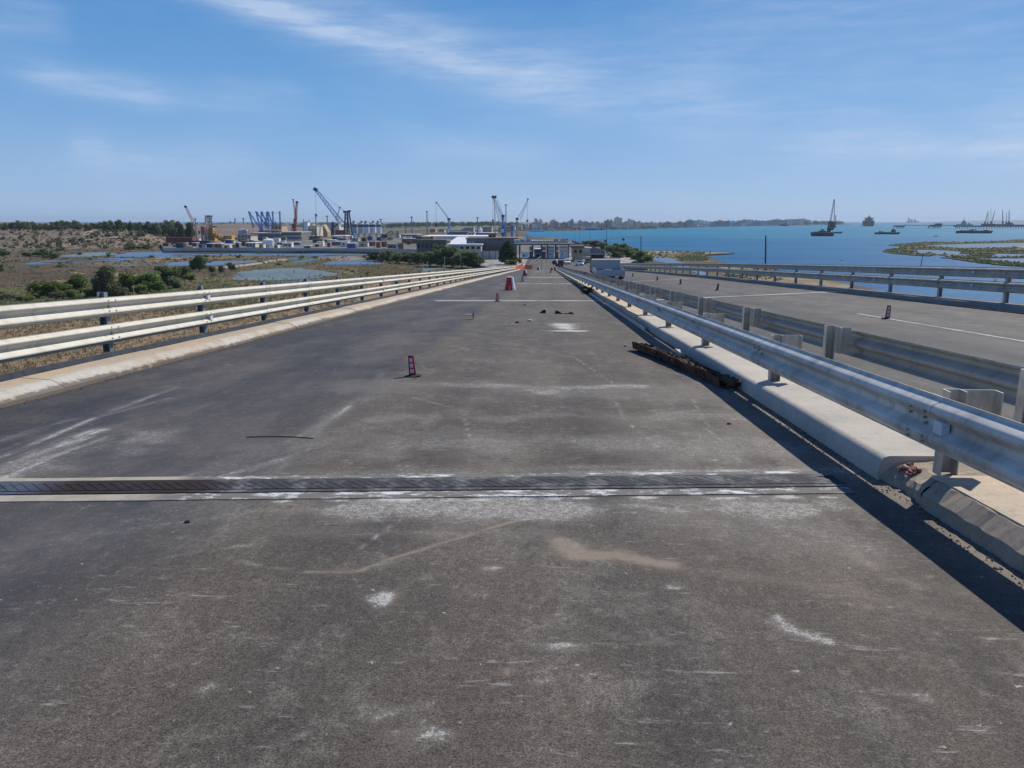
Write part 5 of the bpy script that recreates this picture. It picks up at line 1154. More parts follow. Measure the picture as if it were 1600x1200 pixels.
q = MB(); pxbox(q, 856, 864, 381, 383, Dg - 2.2, .15); q.build('signal_board', m_redl, t)
t = pxthing('sign_board', 820, Dg - 2, 'white notice board with dark green emblem left of the gate lane', 'sign board')
q = MB(); pxbox(q, 814.5, 826.5, 394, 402, Dg - 2.5, .12); q.build('panel', m_whitep, t)
q = MB(); pxbox(q, 817, 820.5, 398.2, 400.6, Dg - 2.55, .04); pxbox(q, 821.5, 823.5, 398.2, 400.2, Dg - 2.55, .04); q.build('emblem', M('dark_green_print', (.04, .09, .04), .7, 0, .1, 3), t)
for x in (815, 826): q = MB(); pxbox(q, x - .2, x + .2, 402, 403.5, Dg - 2.4, .05, ZG); q.build('post', m_post, t)
# truck coming through the gate
D = Dg + 3; t = pxthing('lorry', 840, D, 'blue-grey lorry facing the camera in the gate lane', 'lorry')
q = MB(); pxbox(q, 834.5, 846, 389.5, 401.5, D, 2.2); q.build('cab', M('blue_grey_paint', (.28, .36, .48), .35, .1, .06, 1), t)
q = MB(); pxbox(q, 836, 844.5, 391.5, 394.5, D - .04, .05); q.build('windscreen', m_bluep, t)
q = MB(); pxbox(q, 838, 842.5, 397.5, 400.6, D - .05, .06); q.build('grille', m_darksteel, t)
for x in (836, 844.5): q = MB(); pxbox(q, x - .9, x + .9, 399, 400.3, D - .05, .06); q.build('headlight', m_reflw, t)
q = MB(); pxbox(q, 835, 845.5, 389.0, 401, D + 2.6, 8); q.build('load_box', m_whitep, t)
for x in (835.8, 844.8): q = MB(); c_ = atd(x, 402, D); q.tube((c_.x - .2, c_.y + .8, ZG + .5), (c_.x + .2, c_.y + .8, ZG + .5), .5, None, 16); q.build('wheel', m_tyre, t)
# white bollards
for i, (px, py) in enumerate([(890, 403), (893, 402), (896, 405), (899, 410), (901.5, 413), (904, 417.5), (808, 403), (829, 404), (850, 405), (869, 404)]):
    p = at(px, py, ZG); dk = i > 5; q = MB().lathe(p, [(.18, 0), (.15, .1), (.11, .12), (.11, .95), (.05, 1.02)], 10)
    tag(q.build('bollard', m_darksteel if dk else m_whitep, origin=p), 'short dark post standing in front of the gate columns' if dk else 'short white bollard in the line right of the gate', 'bollard', 'dark posts before the gate' if dk else 'white bollards right of the gate')
def building(name, label, x0, x1, yt, yb, D, depth, wall, roof=None, roofh=.6, winrows=0, wincols=0, win=None, cat='building', parapet=True, z0=None):
    t = pxthing(name, (x0 + x1) / 2, D, label, cat); a = atd(x0, yb, D); b = atd(x1, yt, D); zb = ZG if z0 is None else z0
    MB().bb(a.x, b.x, a.y, a.y + depth, zb, b.z).build('wall', wall, t)
    if roof: MB().bb(a.x - .4, b.x + .4, a.y - .5, a.y + depth + .4, b.z, b.z + roofh).build('roof', roof, t)
    if winrows:
        H = b.z - max(zb, a.z); zb_ = max(zb, a.z); wd = (b.x - a.x) / wincols
        for r_ in range(winrows):
            for c_ in range(wincols):
                cx = a.x + wd * (c_ + .5); cz = zb_ + H * (r_ + .55) / winrows; MB().box((cx, a.y - .02, cz), (wd * .55, .08, H / winrows * .45)).build('window', win or m_glass, t)
    return t
building('office_building', 'grey two-storey building with brown slab roof and ochre box behind the thicket', 651, 697, 377.5, 392, 300, 14, m_wall_grey, m_roof, .8, 1, 7)
D = 303; t = pxthing('rooftop_block', 672, D, 'ochre rooftop block between dark walls on the grey building', 'building'); q = MB(); pxbox(q, 658.5, 673, 369.5, 377.4, D + 2, 5, atd(0, 376, D).z); q.build('wall', m_yellow, t); q = MB(); pxbox(q, 650, 658.5, 369, 377.4, D + 2, 5, atd(0, 376, D).z); pxbox(q, 673, 677, 369, 377.4, D + 2, 5, atd(0, 376, D).z); q.build('side_wall', m_roof, t)
t = building('customs_building', 'long flat-roofed grey building with a ribbon of windows left of the gate', 729, 808, 373.5, 386, 292, 16, m_wall_grey, m_roof, .5)
for k in range(13):
    q = MB(); pxbox(q, 731 + k * 6, 735.5 + k * 6, 377.2, 380.5, 291.9, .15); q.build('window', M('window_glass_pale', (.25, .32, .38), .15, 0, .2, .5) if k == 0 else bpy.data.materials['window_glass_pale'], t)
q = MB(); pxbox(q, 729, 808, 384, 386.2, 291.2, 1.0); q.build('ledge', m_roof, t)
building('side_building', 'pale low wing with dark doorways below the long grey building', 745, 800, 386, 393, 293, 10, m_wall_pale, None, 0, 1, 5)
building('rooftop_hut', 'small ochre hut on the roof of the long grey building', 763, 775, 366, 373, 300, 5, m_yellow, m_roof, .4, 1, 2)
# white marquee
D = 330; t = pxthing('marquee', 715, D, 'white pitched marquee roof between the two grey buildings', 'marquee')
a = atd(697, 378.5, D); b = atd(729, 378.5, D); r0 = atd(703, 371.5, D + 4); r1 = atd(729, 371.5, D + 4)
zt = a.z; q = MB(); q.add([(a.x, a.y, zt - .6), (b.x, b.y, zt - .6), (b.x, b.y + 9, zt + 2.2), (a.x + 4, a.y + 9, zt + 2.2), (b.x, b.y + 18, zt - .6), (a.x, a.y + 18, zt - .6)], [(0, 1, 2, 3), (3, 2, 4, 5), (0, 3, 5), (1, 4, 2)]); q.build('canvas_roof', m_whiteroof, t)
MB().bb(a.x + .3, b.x - .3, a.y + .3, a.y + 17.5, ZG, zt - .6).build('wall', m_wall_pale, t)
building('low_hall', 'low white hall with pale roof behind the thicket poles', 700, 752, 383, 392, 285, 6, m_wall_cream, m_whiteroof, .4, 1, 6)
building('flat_hall', 'long white-roofed warehouse behind the marquee', 660, 770, 371, 375, 420, 30, m_wall_pale, m_whiteroof, .8)
# concrete panels and yard wall in front of the customs building
t = pxthing('yard_wall', 765, 262, 'grey panelled yard wall in front of the long grey building', 'wall')
q = MB(); pxbox(q, 748, 779, 392.5, 401.5, 262, .3, ZG); q.build('wall', m_wall_pale, t)
for x in (754, 764.5, 774): q = MB(); pxbox(q, x - .4, x + .4, 392, 401.5, 261.6, .3, ZG); q.build('pier', m_wall_grey, t)
# right of gate: ochre house, fences, rubble walls
building('gatehouse', 'ochre gatehouse with brown overhanging roof right of the booths', 895, 911, 388, 399, 250, 7, m_yellow, m_roof, .9, 1, 2)
t = pxthing('long_shed', 905, 262, 'long brown roofed shed along the seaward fence', 'shed')
a = atd(890, 399, 258); q = MB(); q.add([(a.x, a.y, ZG + 4.6), (a.x + 3, a.y, ZG + 5.6), (a.x + 34, a.y - 48, ZG + 2.6), (a.x + 31, a.y - 49, ZG + 1.8)], [(0, 1, 2, 3)])
fz = lambda px, py, D_: atd(px, py, D_)
t2 = pxthing('boundary_fence', 930, 300, 'dark slatted fence running from the gate along the sea', 'fence')
pa, pb = at(893, 384, ZG), at(945, 404, ZG); n_ = 26
for i in range(n_):
    u0, u1 = i / n_, (i + .96) / n_; P0 = pa.lerp(pb, u0); P1 = pa.lerp(pb, u1)
    MB().add([(P0.x, P0.y, ZG), (P1.x, P1.y, ZG), (P1.x, P1.y, ZG + 2.9), (P0.x, P0.y, ZG + 2.9), (P0.x + .06, P0.y + .06, ZG), (P1.x + .06, P1.y + .06, ZG), (P1.x + .06, P1.y + .06, ZG + 2.9), (P0.x + .06, P0.y + .06, ZG + 2.9)], [(0, 1, 2, 3), (7, 6, 5, 4), (3, 2, 6, 7), (0, 3, 7, 4), (1, 5, 6, 2)]).build('panel', m_wall_grey, t2)
pq = at(900, 399, ZG); q = MB(); q.box((pq.x + 1.6, pq.y - 4, ZG + 1.6), (7, 4, 3.2)); q.build('wall', m_wall_pale, t); q = MB(); q.box((pq.x + 1.6, pq.y - 4, ZG + 3.4), (8, 5, .25), 0, 0, R(6)); q.build('roof', m_whiteroof, t)
t = pxthing('low_wall', 930, 240, 'low pale wall with broken rubble edging right of the gatehouse', 'wall'); pa, pb = at(905, 404.5, ZG), at(968, 407.5, ZG)
q = MB(); d_ = (pb - pa); q.box(((pa.x + pb.x) / 2, (pa.y + pb.y) / 2, ZG + .4), (d_.length, .35, .8), math.atan2(d_.y, d_.x)); q.build('wall', m_wall_pale, t); q = MB(); q.box(((pa.x + pb.x) / 2, (pa.y + pb.y) / 2, ZG + .85), (d_.length, .5, .1), math.atan2(d_.y, d_.x)); q.build('coping', m_conc, t)
for i, (px, py, w, h, mt, lab) in enumerate([(915, 399.5, 9, 3, m_rooft, 'stack of reddish brick pallets right of the gatehouse'), (928, 400.5, 10, 3, m_rooft, 'low reddish pile of tiles near the sea fence'), (950, 406, 8, 2.5, m_rust, 'rusty brown container lid near the lorry'), (884, 376.5, 8, 4, m_roof, 'brown box cabin on the quay above the canopy'), (869, 377.5, 7, 2.4, m_darksteel, 'dark parked van roof on the quay above the canopy')]):
    p = at(px, py, ZG); k = mpp(rowd(py, ZG)); t = thing('pallet_stack', p, lab, 'stack')
    for r_ in range(2): MB().bb(p.x - w * k / 2 + r_ * .2, p.x + w * k / 2 - r_ * .3, p.y, p.y + 2, p.z + h * k * r_ / 2, p.z + h * k * (r_ + .94) / 2).build('layer', mt, t)
# gantry with lights, poles
t = pxthing('gantry', 1001, 225, 'horizontal lattice gantry with lamps reaching over the seaward road', 'gantry')
D1 = 205; b0 = at(1001.5, 407, ZG); top = atd(1001.5, 369, rowd(407, ZG)); e = atd(920, 376.5, 330)
MB().tube((b0.x, b0.y, ZG), (top.x, top.y, top.z), .16, .12, 8).build('post', m_darksteel, t)
MB().lattice(top, e, .35, .3, 22, .05).build('arm', m_galvR, t)
q = MB(); q.box((top.x, top.y, top.z + .1), (1.0, .8, .8)); q.build('camera_housing', m_whitep, t)
for u in (.28, .62, .8): c_ = Vector(top).lerp(e, u); MB().lathe(c_ + Vector((0, 0, -.5)), [(.3, -.5), (.55, -.3), (.5, .2), (.2, .4)], 10).build('lamp', m_darksteel, t)
for i, (px, pb_, ptp, rr, lab) in enumerate([(948, 405, 345, .09, 'tall thin lamp mast beside the blue sign by the sea'), (922, 385, 350, .08, 'thin pole by the quay, right of the canopy'), (906, 380, 356, .08, 'thin pole behind the gatehouse'), (898, 378, 357, .07, 'slimmest pole at the far end of the sea fence')]):
    p = at(px, pb_, ZG); tp = atd(px, ptp, rowd(pb_, ZG)); t = thing('lamp_mast', p, lab, 'mast'); MB().tube(p, tp, rr, rr * .6, 6).build('pole', m_darksteel, t); MB().box(tp, (.5, .3, .18)).build('head', m_darksteel, t)
p = at(948.5, 403, ZG); t = thing('road_sign', (p.x, p.y, ZG), 'round blue sign on a thin post by the seaside bushes', 'road sign'); MB().tube(p, p + Vector((0, 0, 2.6)), .04).build('post', m_post, t); MB().tube(p + Vector((0, -.03, 2.2)), p + Vector((0, 0, 2.2)), .5, None, 20).build('disc', M('blue_sign', (.02, .14, .42), .4, 0, .05, 2), t)
# tall white pole in front of customs building, wires left
p = at(775, 393.5, ZG); t = thing('light_mast', p, 'tall pale pole standing in front of the long grey building', 'mast'); tp = atd(772.5, 308, rowd(393.5, ZG)); MB().tube(p, tp, .3, .13, 10).build('pole', m_wall_pale, t)
MB().lathe(tp, [(.3, -.3), (1.0, 0), (1.0, .25), (.3, .4)], 12).build('lamp_ring', m_darksteel, t)
wp = [(612, 436, 421), (667, 422, 408.5), (694.6, 421, 401), (720, 419, 389), (734.5, 417, 392)]
wl = ['leaning short wire pole at the left end of the wire run', 'short wire pole at the edge of the small green pond', 'second wire pole, left of the tallest bush', 'tallest wire pole in front of the thicket', 'wire pole at the right end of the wire run']
wp[0] = (660, 424, 410)
tops = []
for (px, pb_, pt_), lab in zip(wp, wl):
    p = at(px, pb_, ZL); tp = atd(px + (.6 if px < 670 else 0), pt_, rowd(pb_, ZL)); t = thing('wire_pole', p, lab, 'pole'); MB().tube(p, tp, .09, .07, 6).build('pole', m_wall_pale, t); MB().tube(tp - Vector((.35, 0, .25)), tp + Vector((.35, 0, -.25)), .03).build('crossarm', m_wall_pale, t); tops.append(tp)
for i in range(1, len(tops) - 1):
    a, b = tops[i], tops[i + 1]; q = MB(); pr = a
    for k in range(1, 13): u = k / 12; c_ = a.lerp(b, u) - Vector((0, 0, 1.5 * 4 * u * (1 - u) * .9)); q.tube(pr, c_, .022, None, 4); pr = c_
    tag(q.build('overhead_wire', m_wall_pale, origin=a), ['', 'sagging wire between the first two poles right of the green pond', 'sagging wire up to the tallest pole', 'sagging wire between the last two poles'][i], 'wire')
p = at(211, 474, ZL); t = thing('stake', p, 'thin pale stake standing beyond the left guardrail', 'stake'); MB().tube(p, p + Vector((0, 0, 3.0)), .05, .03).build('rod', m_wall_pale, t); MB().box(p + Vector((0, 0, 2.9)), (.12, .12, .2)).build('cap', m_wall_pale, t)
# utility pole right
p = at(1196, 428, ZL); D = rowd(428, ZL); tp = atd(1196.6, 368.5, D); t = thing('utility_pole', p, 'tall black utility pole with insulator crossarm on the shore right of the bridge', 'utility pole')
MB().tube(p - Vector((0, 0, .5)), tp, .24, .17, 10).build('pole', m_black, t); c_ = atd(1196.6, 377.5, D); k = mpp(D)
MB().tube(c_ - Vector((8 * k, 0, 0)), c_ + Vector((9 * k, 0, -.3 * k)), .05, None, 6).build('crossarm', m_post, t)
for dx in (-6.5, -3, 5, 8.5): MB().lathe(c_ + Vector((dx * k, 0, -.0)), [(.05, -.15), (.13, -.1), (.13, .1), (.05, .25)], 8).build('insulator', m_white, t)
MB().lathe(tp, [(.1, 0), (.22, .1), (.12, .35)], 8).build('cap', m_white, t)
p = at(1438, 421, 0); t = thing('leaning_post', p, 'dark leaning post standing in the water below the marsh island', 'post'); q = atd(1441.5, 398.5, rowd(421, 0)); MB().tube(p - Vector((0, 0, 1)), q, .13, .08, 7).build('post', m_black, t); MB().box(q, (.3, .2, .15)).build('cap', m_black, t)

# ------------------------------------------------------------------ port: wall, sheds, cranes, tanks
t = pxthing('boundary_wall', 450, 340, 'long grey concrete wall along the marsh side of the port', 'wall')
wpts = P2([(252, 391.5), (330, 391), (450, 391.8), (560, 392), (655, 394)], ZG)
for a, b in zip(wpts, wpts[1:]):
    d_ = Vector((b[0] - a[0], b[1] - a[1])); q = MB().box(((a[0] + b[0]) / 2, (a[1] + b[1]) / 2 + 1.5, ZG + .45), (d_.length, .3, 1.3), math.atan2(d_.y, d_.x)); q.build('wall_panel', m_wall_pale, t)
m_cont = [M('red_container', (.22, .05, .04), .7, 0, .15, .4), M('dark_container', (.05, .06, .09), .7, 0, .15, .4), M('brown_container', (.2, .10, .06), .7, 0, .15, .4), m_bluep]
def container(px, py, D, mt, lab, w=13, h=5):
    t = pxthing('shipping_container', px, D, lab, 'container', atd(px, py, D).z, 'stacked shipping containers'); a = atd(px - w / 2, py, D); b = atd(px + w / 2, py - h, D)
    MB().bb(a.x, b.x, a.y, a.y + 5, a.z, b.z).build('body', mt, t)
    q = MB()
    for k in range(8): xx = a.x + (b.x - a.x) * (k + .5) / 8; q.bb(xx - .08, xx + .08, a.y - .06, a.y, a.z + .1, b.z - .1)
    q.build('ribs', mt, t)
names = ['red', 'dark blue', 'brown', 'blue']
cc = [(266, 384, 0), (280, 384, 0), (294, 384, 1), (308, 384, 2), (266, 379, 2), (280, 379, 0), (294, 379, 1), (308, 379, 1), (266, 374, 0), (280, 374, 0), (294, 374, 0), (322, 384, 3), (322, 379, 1)]
pos = {266: 'first', 280: 'second', 294: 'third', 308: 'fourth', 322: 'fifth'}; lv = {384: 'bottom', 379: 'middle', 374: 'top'}
for (x, y, m_) in cc: container(x, y + 2, 420, m_cont[m_], f'{names[m_]} container in the {pos[x]} stack from the left end, {lv[y]} layer')
m_yelcr = M('yellow_crane_paint', (.50, .28, .06), .6, 0, .2, .3, dirt=((.2, .1, .05), .6), ds=.5); m_redcr = M('red_crane_paint', (.42, .10, .08), .6, 0, .15, .3)
m_bluecr = M('blue_crane_paint', (.03, .18, .48), .5, 0, .15, .3); m_navycr = M('navy_crane_paint', (.04, .07, .13), .5, 0, .15, .3); m_whcr = M('white_crane_paint', (.55, .57, .60), .5, 0, .1, .3)
def crane(label, D, base, tower_top, tw, tip, boom0, mt_t, mt_b, bw=2.2, seg=14, cable=None, house=None, hmat=None, r=.22, cab=True, pend=True, name='harbour_crane'):
    """base/tower_top/tip/boom0 in picture terms at distance D"""
    k = mpp(D); t = pxthing(name, base[0], D, label, 'crane'); b = atd(*base, D); tt = atd(*tower_top, D); z0 = ZG
    MB().bb(b.x - tw * k * 1.5, b.x + tw * k * 1.5, b.y - 3, b.y + 5, z0, z0 + 2.0).build('undercarriage', mt_t, t)
    q = MB(); q.lattice((b.x, b.y, z0 + 1.8), (tt.x, tt.y, tt.z), tw * k, tw * k * .7, max(4, int((tt.z - z0) / 4)), r * 1.5)
    q.tube((b.x - tw * k * .3, b.y, z0 + 1.8), (tt.x - tw * k * .25, tt.y, tt.z), r * 2.4, None, 6); q.build('tower', mt_t, t)
    MB().box((tt.x, tt.y, tt.z), (tw * k * 1.3, 2, 1.4)).build('tower_head', m_navycr if mt_t is not m_redcr else mt_t, t)
    p0 = atd(*boom0, D); p1 = atd(*tip, D); MB().lattice(p0, p1, bw, bw * .5, seg, r).build('boom', mt_b, t)
    MB().box(p1, (bw * 1.0, 1.5, bw * .8), 0, 0, .4).build('boom_head', m_navycr, t)
    if pend: MB().tube(tt, p1, .10, None, 4).tube(tt + Vector((0, 1, 0)), p1.lerp(p0, .3), .09, None, 4).build('stay_rope', mt_t, t)
    if cable: c_ = p1 - Vector((.4, 0, 0)); zc = atd(0, cable, D).z; MB().tube(c_, (c_.x, c_.y, zc), .10, None, 4).build('hoist_rope', m_navycr, t); MB().box((c_.x, c_.y, zc), (1.2, 1, 1.4)).build('hook_block', m_navycr, t)
    if house: q = MB(); pxbox(q, *house, D + 1, 7); q.build('machinery_house', hmat or mt_t, t)
    if cab: MB().box((b.x - tw * k * .6, b.y - 1.5, z0 + (tt.z - z0) * .45), (2, 2, 2.2)).build('cab', m_whcr, t)
    return t
# big blue lattice crane
crane('big blue harbour crane with long lattice jib raised to the left by the silos', 620, (541, 388), (541, 331), 5, (493, 296), (537, 352), m_navycr, m_bluecr, 3.2, 22, 337, (543, 554, 366, 376), m_bluecr, .22)
D = 622; t = pxthing('crane_backstay', 549, D, 'leaning dark back frame of the big blue crane', 'crane frame'); q = MB(); q.tube(atd(545, 330, D), atd(551, 368, D), .6, .7, 6); q.tube(atd(543, 332, D), atd(546, 368, D), .5, .5, 6); q.build('strut', m_navycr, t); q = MB(); pxbox(q, 536, 542, 329.5, 332.5, D, 2); pxbox(q, 543, 547.5, 328.5, 331.5, D, 2); q.build('sheave_block', m_navycr, t)
crane('red mobile crane with near vertical crossed jibs left of the cream mill', 640, (461, 388), (461, 344), 3.5, (464, 316), (461, 350), m_redcr, m_redcr, 2.0, 14, None, None, None, .20)
crane('thin red jib crane leaning left behind the crossed jib crane', 700, (463, 386), (463, 342), 2, (458, 312), (463, 346), m_redcr, m_redcr, 1.3, 14, None, None, None, .13, False, False)
q = MB(); D = 640; pxbox(q, 456.5, 461, 350, 365, D, 4, ZG); tag(q.build('lift_tower', M('dark_red_cladding', (.16, .06, .05), .8, 0, .1, .3), origin=atd(459, 365, D)), 'dark red clad hoist tower at the foot of the red crane', 'tower')
crane('pinkish lattice crane leaning left above the eucalyptus trees', 600, (312, 388), (312, 362), 2, (290, 323), (307, 356), M('faded_pink_paint', (.45, .25, .24), .7, 0, .1, .3), bpy.data.materials['faded_pink_paint'], 1.8, 14, None, None, None, .16, False, False)
# yellow-orange ship loader
D = 470; t = pxthing('ship_loader', 335, D, 'yellow and orange bulk loader with twin pale legs and sloping conveyor', 'loader'); k = mpp(D)
q = MB(); q.lattice(atd(323, 388, D), atd(322.5, 338, D), 2.0, 1.2, 9, .22); q.build('leg', m_wall_cream, t); q = MB(); q.lattice(atd(329, 388, D), atd(328.5, 338, D), 2.0, 1.2, 9, .22); q.build('leg', m_roof, t)
q = MB(); pxbox(q, 320.5, 329.5, 336.5, 339, D, 3); q.build('crosshead', m_roof, t)
q = MB(); pxbox(q, 317, 331, 355, 368, D + 2, 4); pxbox(q, 319, 335, 368, 377, D, 4); q.build('machinery_frame', m_yelcr, t)
q = MB(); q.lattice(atd(329, 361, D), atd(350, 376, D), 2.4, 2.0, 9, .25); q.bar(atd(329, 362, D), atd(350, 377.5, D), 1.2); q.build('conveyor_arm', m_yelcr, t)
q = MB(); pxbox(q, 349, 362, 368, 376, D, 5); q.build('drive_house', m_yelcr, t)
q = MB(); pxbox(q, 331, 336, 353.5, 355.5, D - 1, 3); q.build('head_pulley', m_darksteel, t)
q = MB(); q.lathe(atd(319, 386, D), [(1.1, 0), (1.1, 12), (.6, 12.6)], 12); q.build('silo_pipe', m_redcr, t); q = MB(); q.lathe(atd(319, 377, D) + Vector((0, 0, -.2)), [(1.14, 0), (1.14, 4)], 12); q.build('white_band', m_whitep, t)
q = MB(); pxbox(q, 320, 348, 380, 388, D - 4, 5, ZG); q.build('undercarriage', m_yelcr, t)
for (a, b, h, mt, lab) in ((336, 345, 380, m_orange, 'bright orange excavator body beside the bulk loader'), (340, 352, 384, m_wall_pale, 'pale site cabin at the foot of the bulk loader')):
    t = pxthing('site_cabin', a, 440, lab, 'cabin'); q = MB(); pxbox(q, a, b, h, 389.5, 440, 4, ZG); q.build('body', M('orange_paint', (.5, .16, .04), .6, 0, .1, .5) if mt is m_orange else mt, t); q = MB(); pxbox(q, a - .3, b + .3, h - .6, h, 439.6, 5); q.build('roof', m_wall_pale, t)
# blue grab arms
D = 560; t = pxthing('unloader_frame', 414, D, 'row of bright blue slanting crane arms above the grey hall', 'unloader')
arms = [((389, 331), (396, 356)), ((389, 331), (406, 356)), ((400.5, 331), (407, 360)), ((400.5, 331), (420, 358)), ((408.5, 331.5), (408.5, 360)), ((409, 331.5), (420, 356)), ((418, 331.5), (420, 358)), ((419, 331.5), (429, 358)), ((417, 332), (415, 356)), ((426, 332.5), (427.5, 354)), ((437, 332.5), (438, 354)), ((410, 356), (411, 365)), ((430.5, 346), (428, 354)), ((430.5, 346), (434, 354)), ((408, 358), (415, 345)), ((419, 340), (424, 352)), ((439, 347), (450, 357))]
for i, (a, b) in enumerate(arms):
    thick = .42 if i < 11 else .24
    MB().lattice(atd(*a, D + (i % 3) * 3), atd(*b, D + (i % 3) * 3), thick * 1.6, thick * 1.6, 7, thick * .42).build('arm', m_bluecr, t)
q = MB(); q.tube(atd(389, 332.2, D), atd(437, 333.2, D), .12, None, 4); q.build('tie_cable', m_bluecr, t)
for x in (389, 400.5, 409, 418, 426, 437): MB().box(atd(x, 331.3, D), (1.0, 1.2, .9)).build('pulley_head', m_navycr, t)
q = MB(); pxbox(q, 404, 422, 360, 363, D, 3); q.build('cross_beam', m_bluecr, t)
building('grey_hall', 'wide dark grey hall below the blue crane arms', 392, 438, 365, 378, 520, 24, m_wall_grey, m_wall_pale, .5, 0)
building('banded_hall', 'long pale hall with horizontal window bands right of the grey hall', 437, 471, 363.5, 379, 522, 22, m_wall_grey, m_wall_pale, .5)
q = MB(); D = 521.8; pxbox(q, 437, 471, 368, 370, D, .3); pxbox(q, 437, 471, 373, 375, D, .3); tag(q.build('facade_band', m_wall_cream, origin=atd(454, 372, D)), 'two cream bands on the front of the long hall', 'cladding')
building('tan_house', 'tan block standing on the roof of the grey hall', 424, 440, 352.5, 365, 530, 12, m_wall_tan, m_roof, .5, 2, 3)
q = MB(); pxbox(q, 423, 441, 358.5, 361, 529, 1); tag(q.build('balcony', m_wall_cream, origin=atd(432, 360, 529)), 'cream balcony strip across the tan block', 'balcony')
building('low_house', 'small pale house with brown roof left of the grey hall', 372, 392, 368, 380, 500, 12, m_wall_pale, m_roof, .5, 2, 4)
t = pxthing('dome_tank', 381, 560, 'low pale domed tank behind the small pale house', 'tank'); p = atd(381, 368, 560); MB().lathe((p.x, p.y, ZG), [(3.6, 0), (3.6, 6.0)], 24).build('shell', m_wall_pale, t); MB().lathe((p.x, p.y, ZG + 6.0), [(3.6, 0), (3.2, .6), (2.0, 1.2), (.4, 1.5)], 24).build('dome', m_whitep, t)
t = pxthing('storage_tank', 420, 400, 'white cylindrical storage tank in front of the grey hall', 'tank'); p = atd(420, 384, 400); k = mpp(400)
MB().lathe((p.x, p.y, ZG), [(8.8 * k, 0), (8.8 * k, atd(0, 375, 400).z - ZG)], 32).build('shell', m_whitep, t, autosmooth=40); MB().lathe((p.x, p.y, atd(0, 375, 400).z), [(8.9 * k, 0), (5 * k, .5), (.3, .9)], 32).build('roof', m_whitep, t)
MB().tube((p.x + 8.9 * k, p.y - .3, ZG), (p.x + 8.9 * k, p.y - .3, ZG + 4.6), .06).build('ladder', m_post, t)
building('white_depot', 'small white block left of the storage tank', 385, 399, 380, 389.5, 385, 8, m_wall_cream, m_whiteroof, .3, 1, 3)
mill_ = building('mill_building', 'cream mill with brown bays and stepped roof', 481, 494, 353.5, 370, 600, 18, m_wall_cream, m_wall_pale, .5)
building('mill_tower', 'slim white tower at the left of the cream mill', 475.5, 480.5, 347, 370, 598, 6, m_whitep, m_wall_pale, .4)
q = MB(); pxbox(q, 480, 489, 350, 353.5, 606, 8); q.build('upper_storey', m_wall_cream, mill_)
t = pxthing('facade_bays', 488, 599, 'brown vertical bays on the front of the cream mill', 'cladding')
for k in range(4): q = MB(); pxbox(q, 483 + k * 2.9, 485 + k * 2.9, 358, 369, 599.6, .3); q.build('bay', m_wall_tan, t)
for i, (px, yt) in enumerate(((474, 342), (482, 344.5), (484, 343))):
    q = MB().tube(atd(px, 366, 605), atd(px, yt, 605), .35, .25, 8); tag(q.build('chimney', m_post, origin=atd(px, 366, 605)), ['thin vent stack at the left of the mill tower', 'thin vent stack above the cream mill, left of a pair', 'thin vent stack above the cream mill, right of a pair'][i], 'chimney')
building('beige_store', 'beige storage hall with pale roof behind the port sheds', 498, 530, 347.5, 358, 700, 20, m_wall_cream, None)
t = pxthing('gable_hopper', 506, 640, 'tan ore heap under a slanting conveyor', 'hopper'); a = atd(500, 369, 640); b = atd(512, 369, 640); q = MB(); q.side([(a.x, ZG), (b.x, ZG), (b.x, ZG + 4), ((a.x + b.x) / 2, ZG + 10)], a.y, a.y + 10); q.build('heap', m_wall_tan, t); MB().lattice(atd(496, 350, 638), atd(509, 368, 638), 1.5, 1.5, 9, .2).build('conveyor', m_post, t)
building('red_shed', 'rust-red shed with pale roof left of the blue crane', 519, 540, 369, 379, 560, 14, M('rust_red_sheet', (.28, .11, .07), .85, 0, .2, .3), m_whiteroof, .5)
building('brick_store', 'brown brick store behind the blue crane', 524, 538, 360, 366, 640, 10, bpy.data.materials['rust_red_sheet'], m_roof, .3)
building('steel_rack', 'dark steel yard rack below the cream mill', 470, 500, 370, 381, 540, 8, m_wall_grey, m_rust, .4)
crane('short dark blue crane behind the red shed', 660, (520, 380), (520, 348), 3, (527, 351), (520, 355), m_navycr, m_navycr, 1.6, 5, None, None, None, .3, False, False)
crane('faint far crane with a small jib above the beige store', 900, (524, 380), (526, 356), 2, (531, 324), (525, 345), m_whcr, m_whcr, 1.6, 9, None, None, None, .2, False, False)
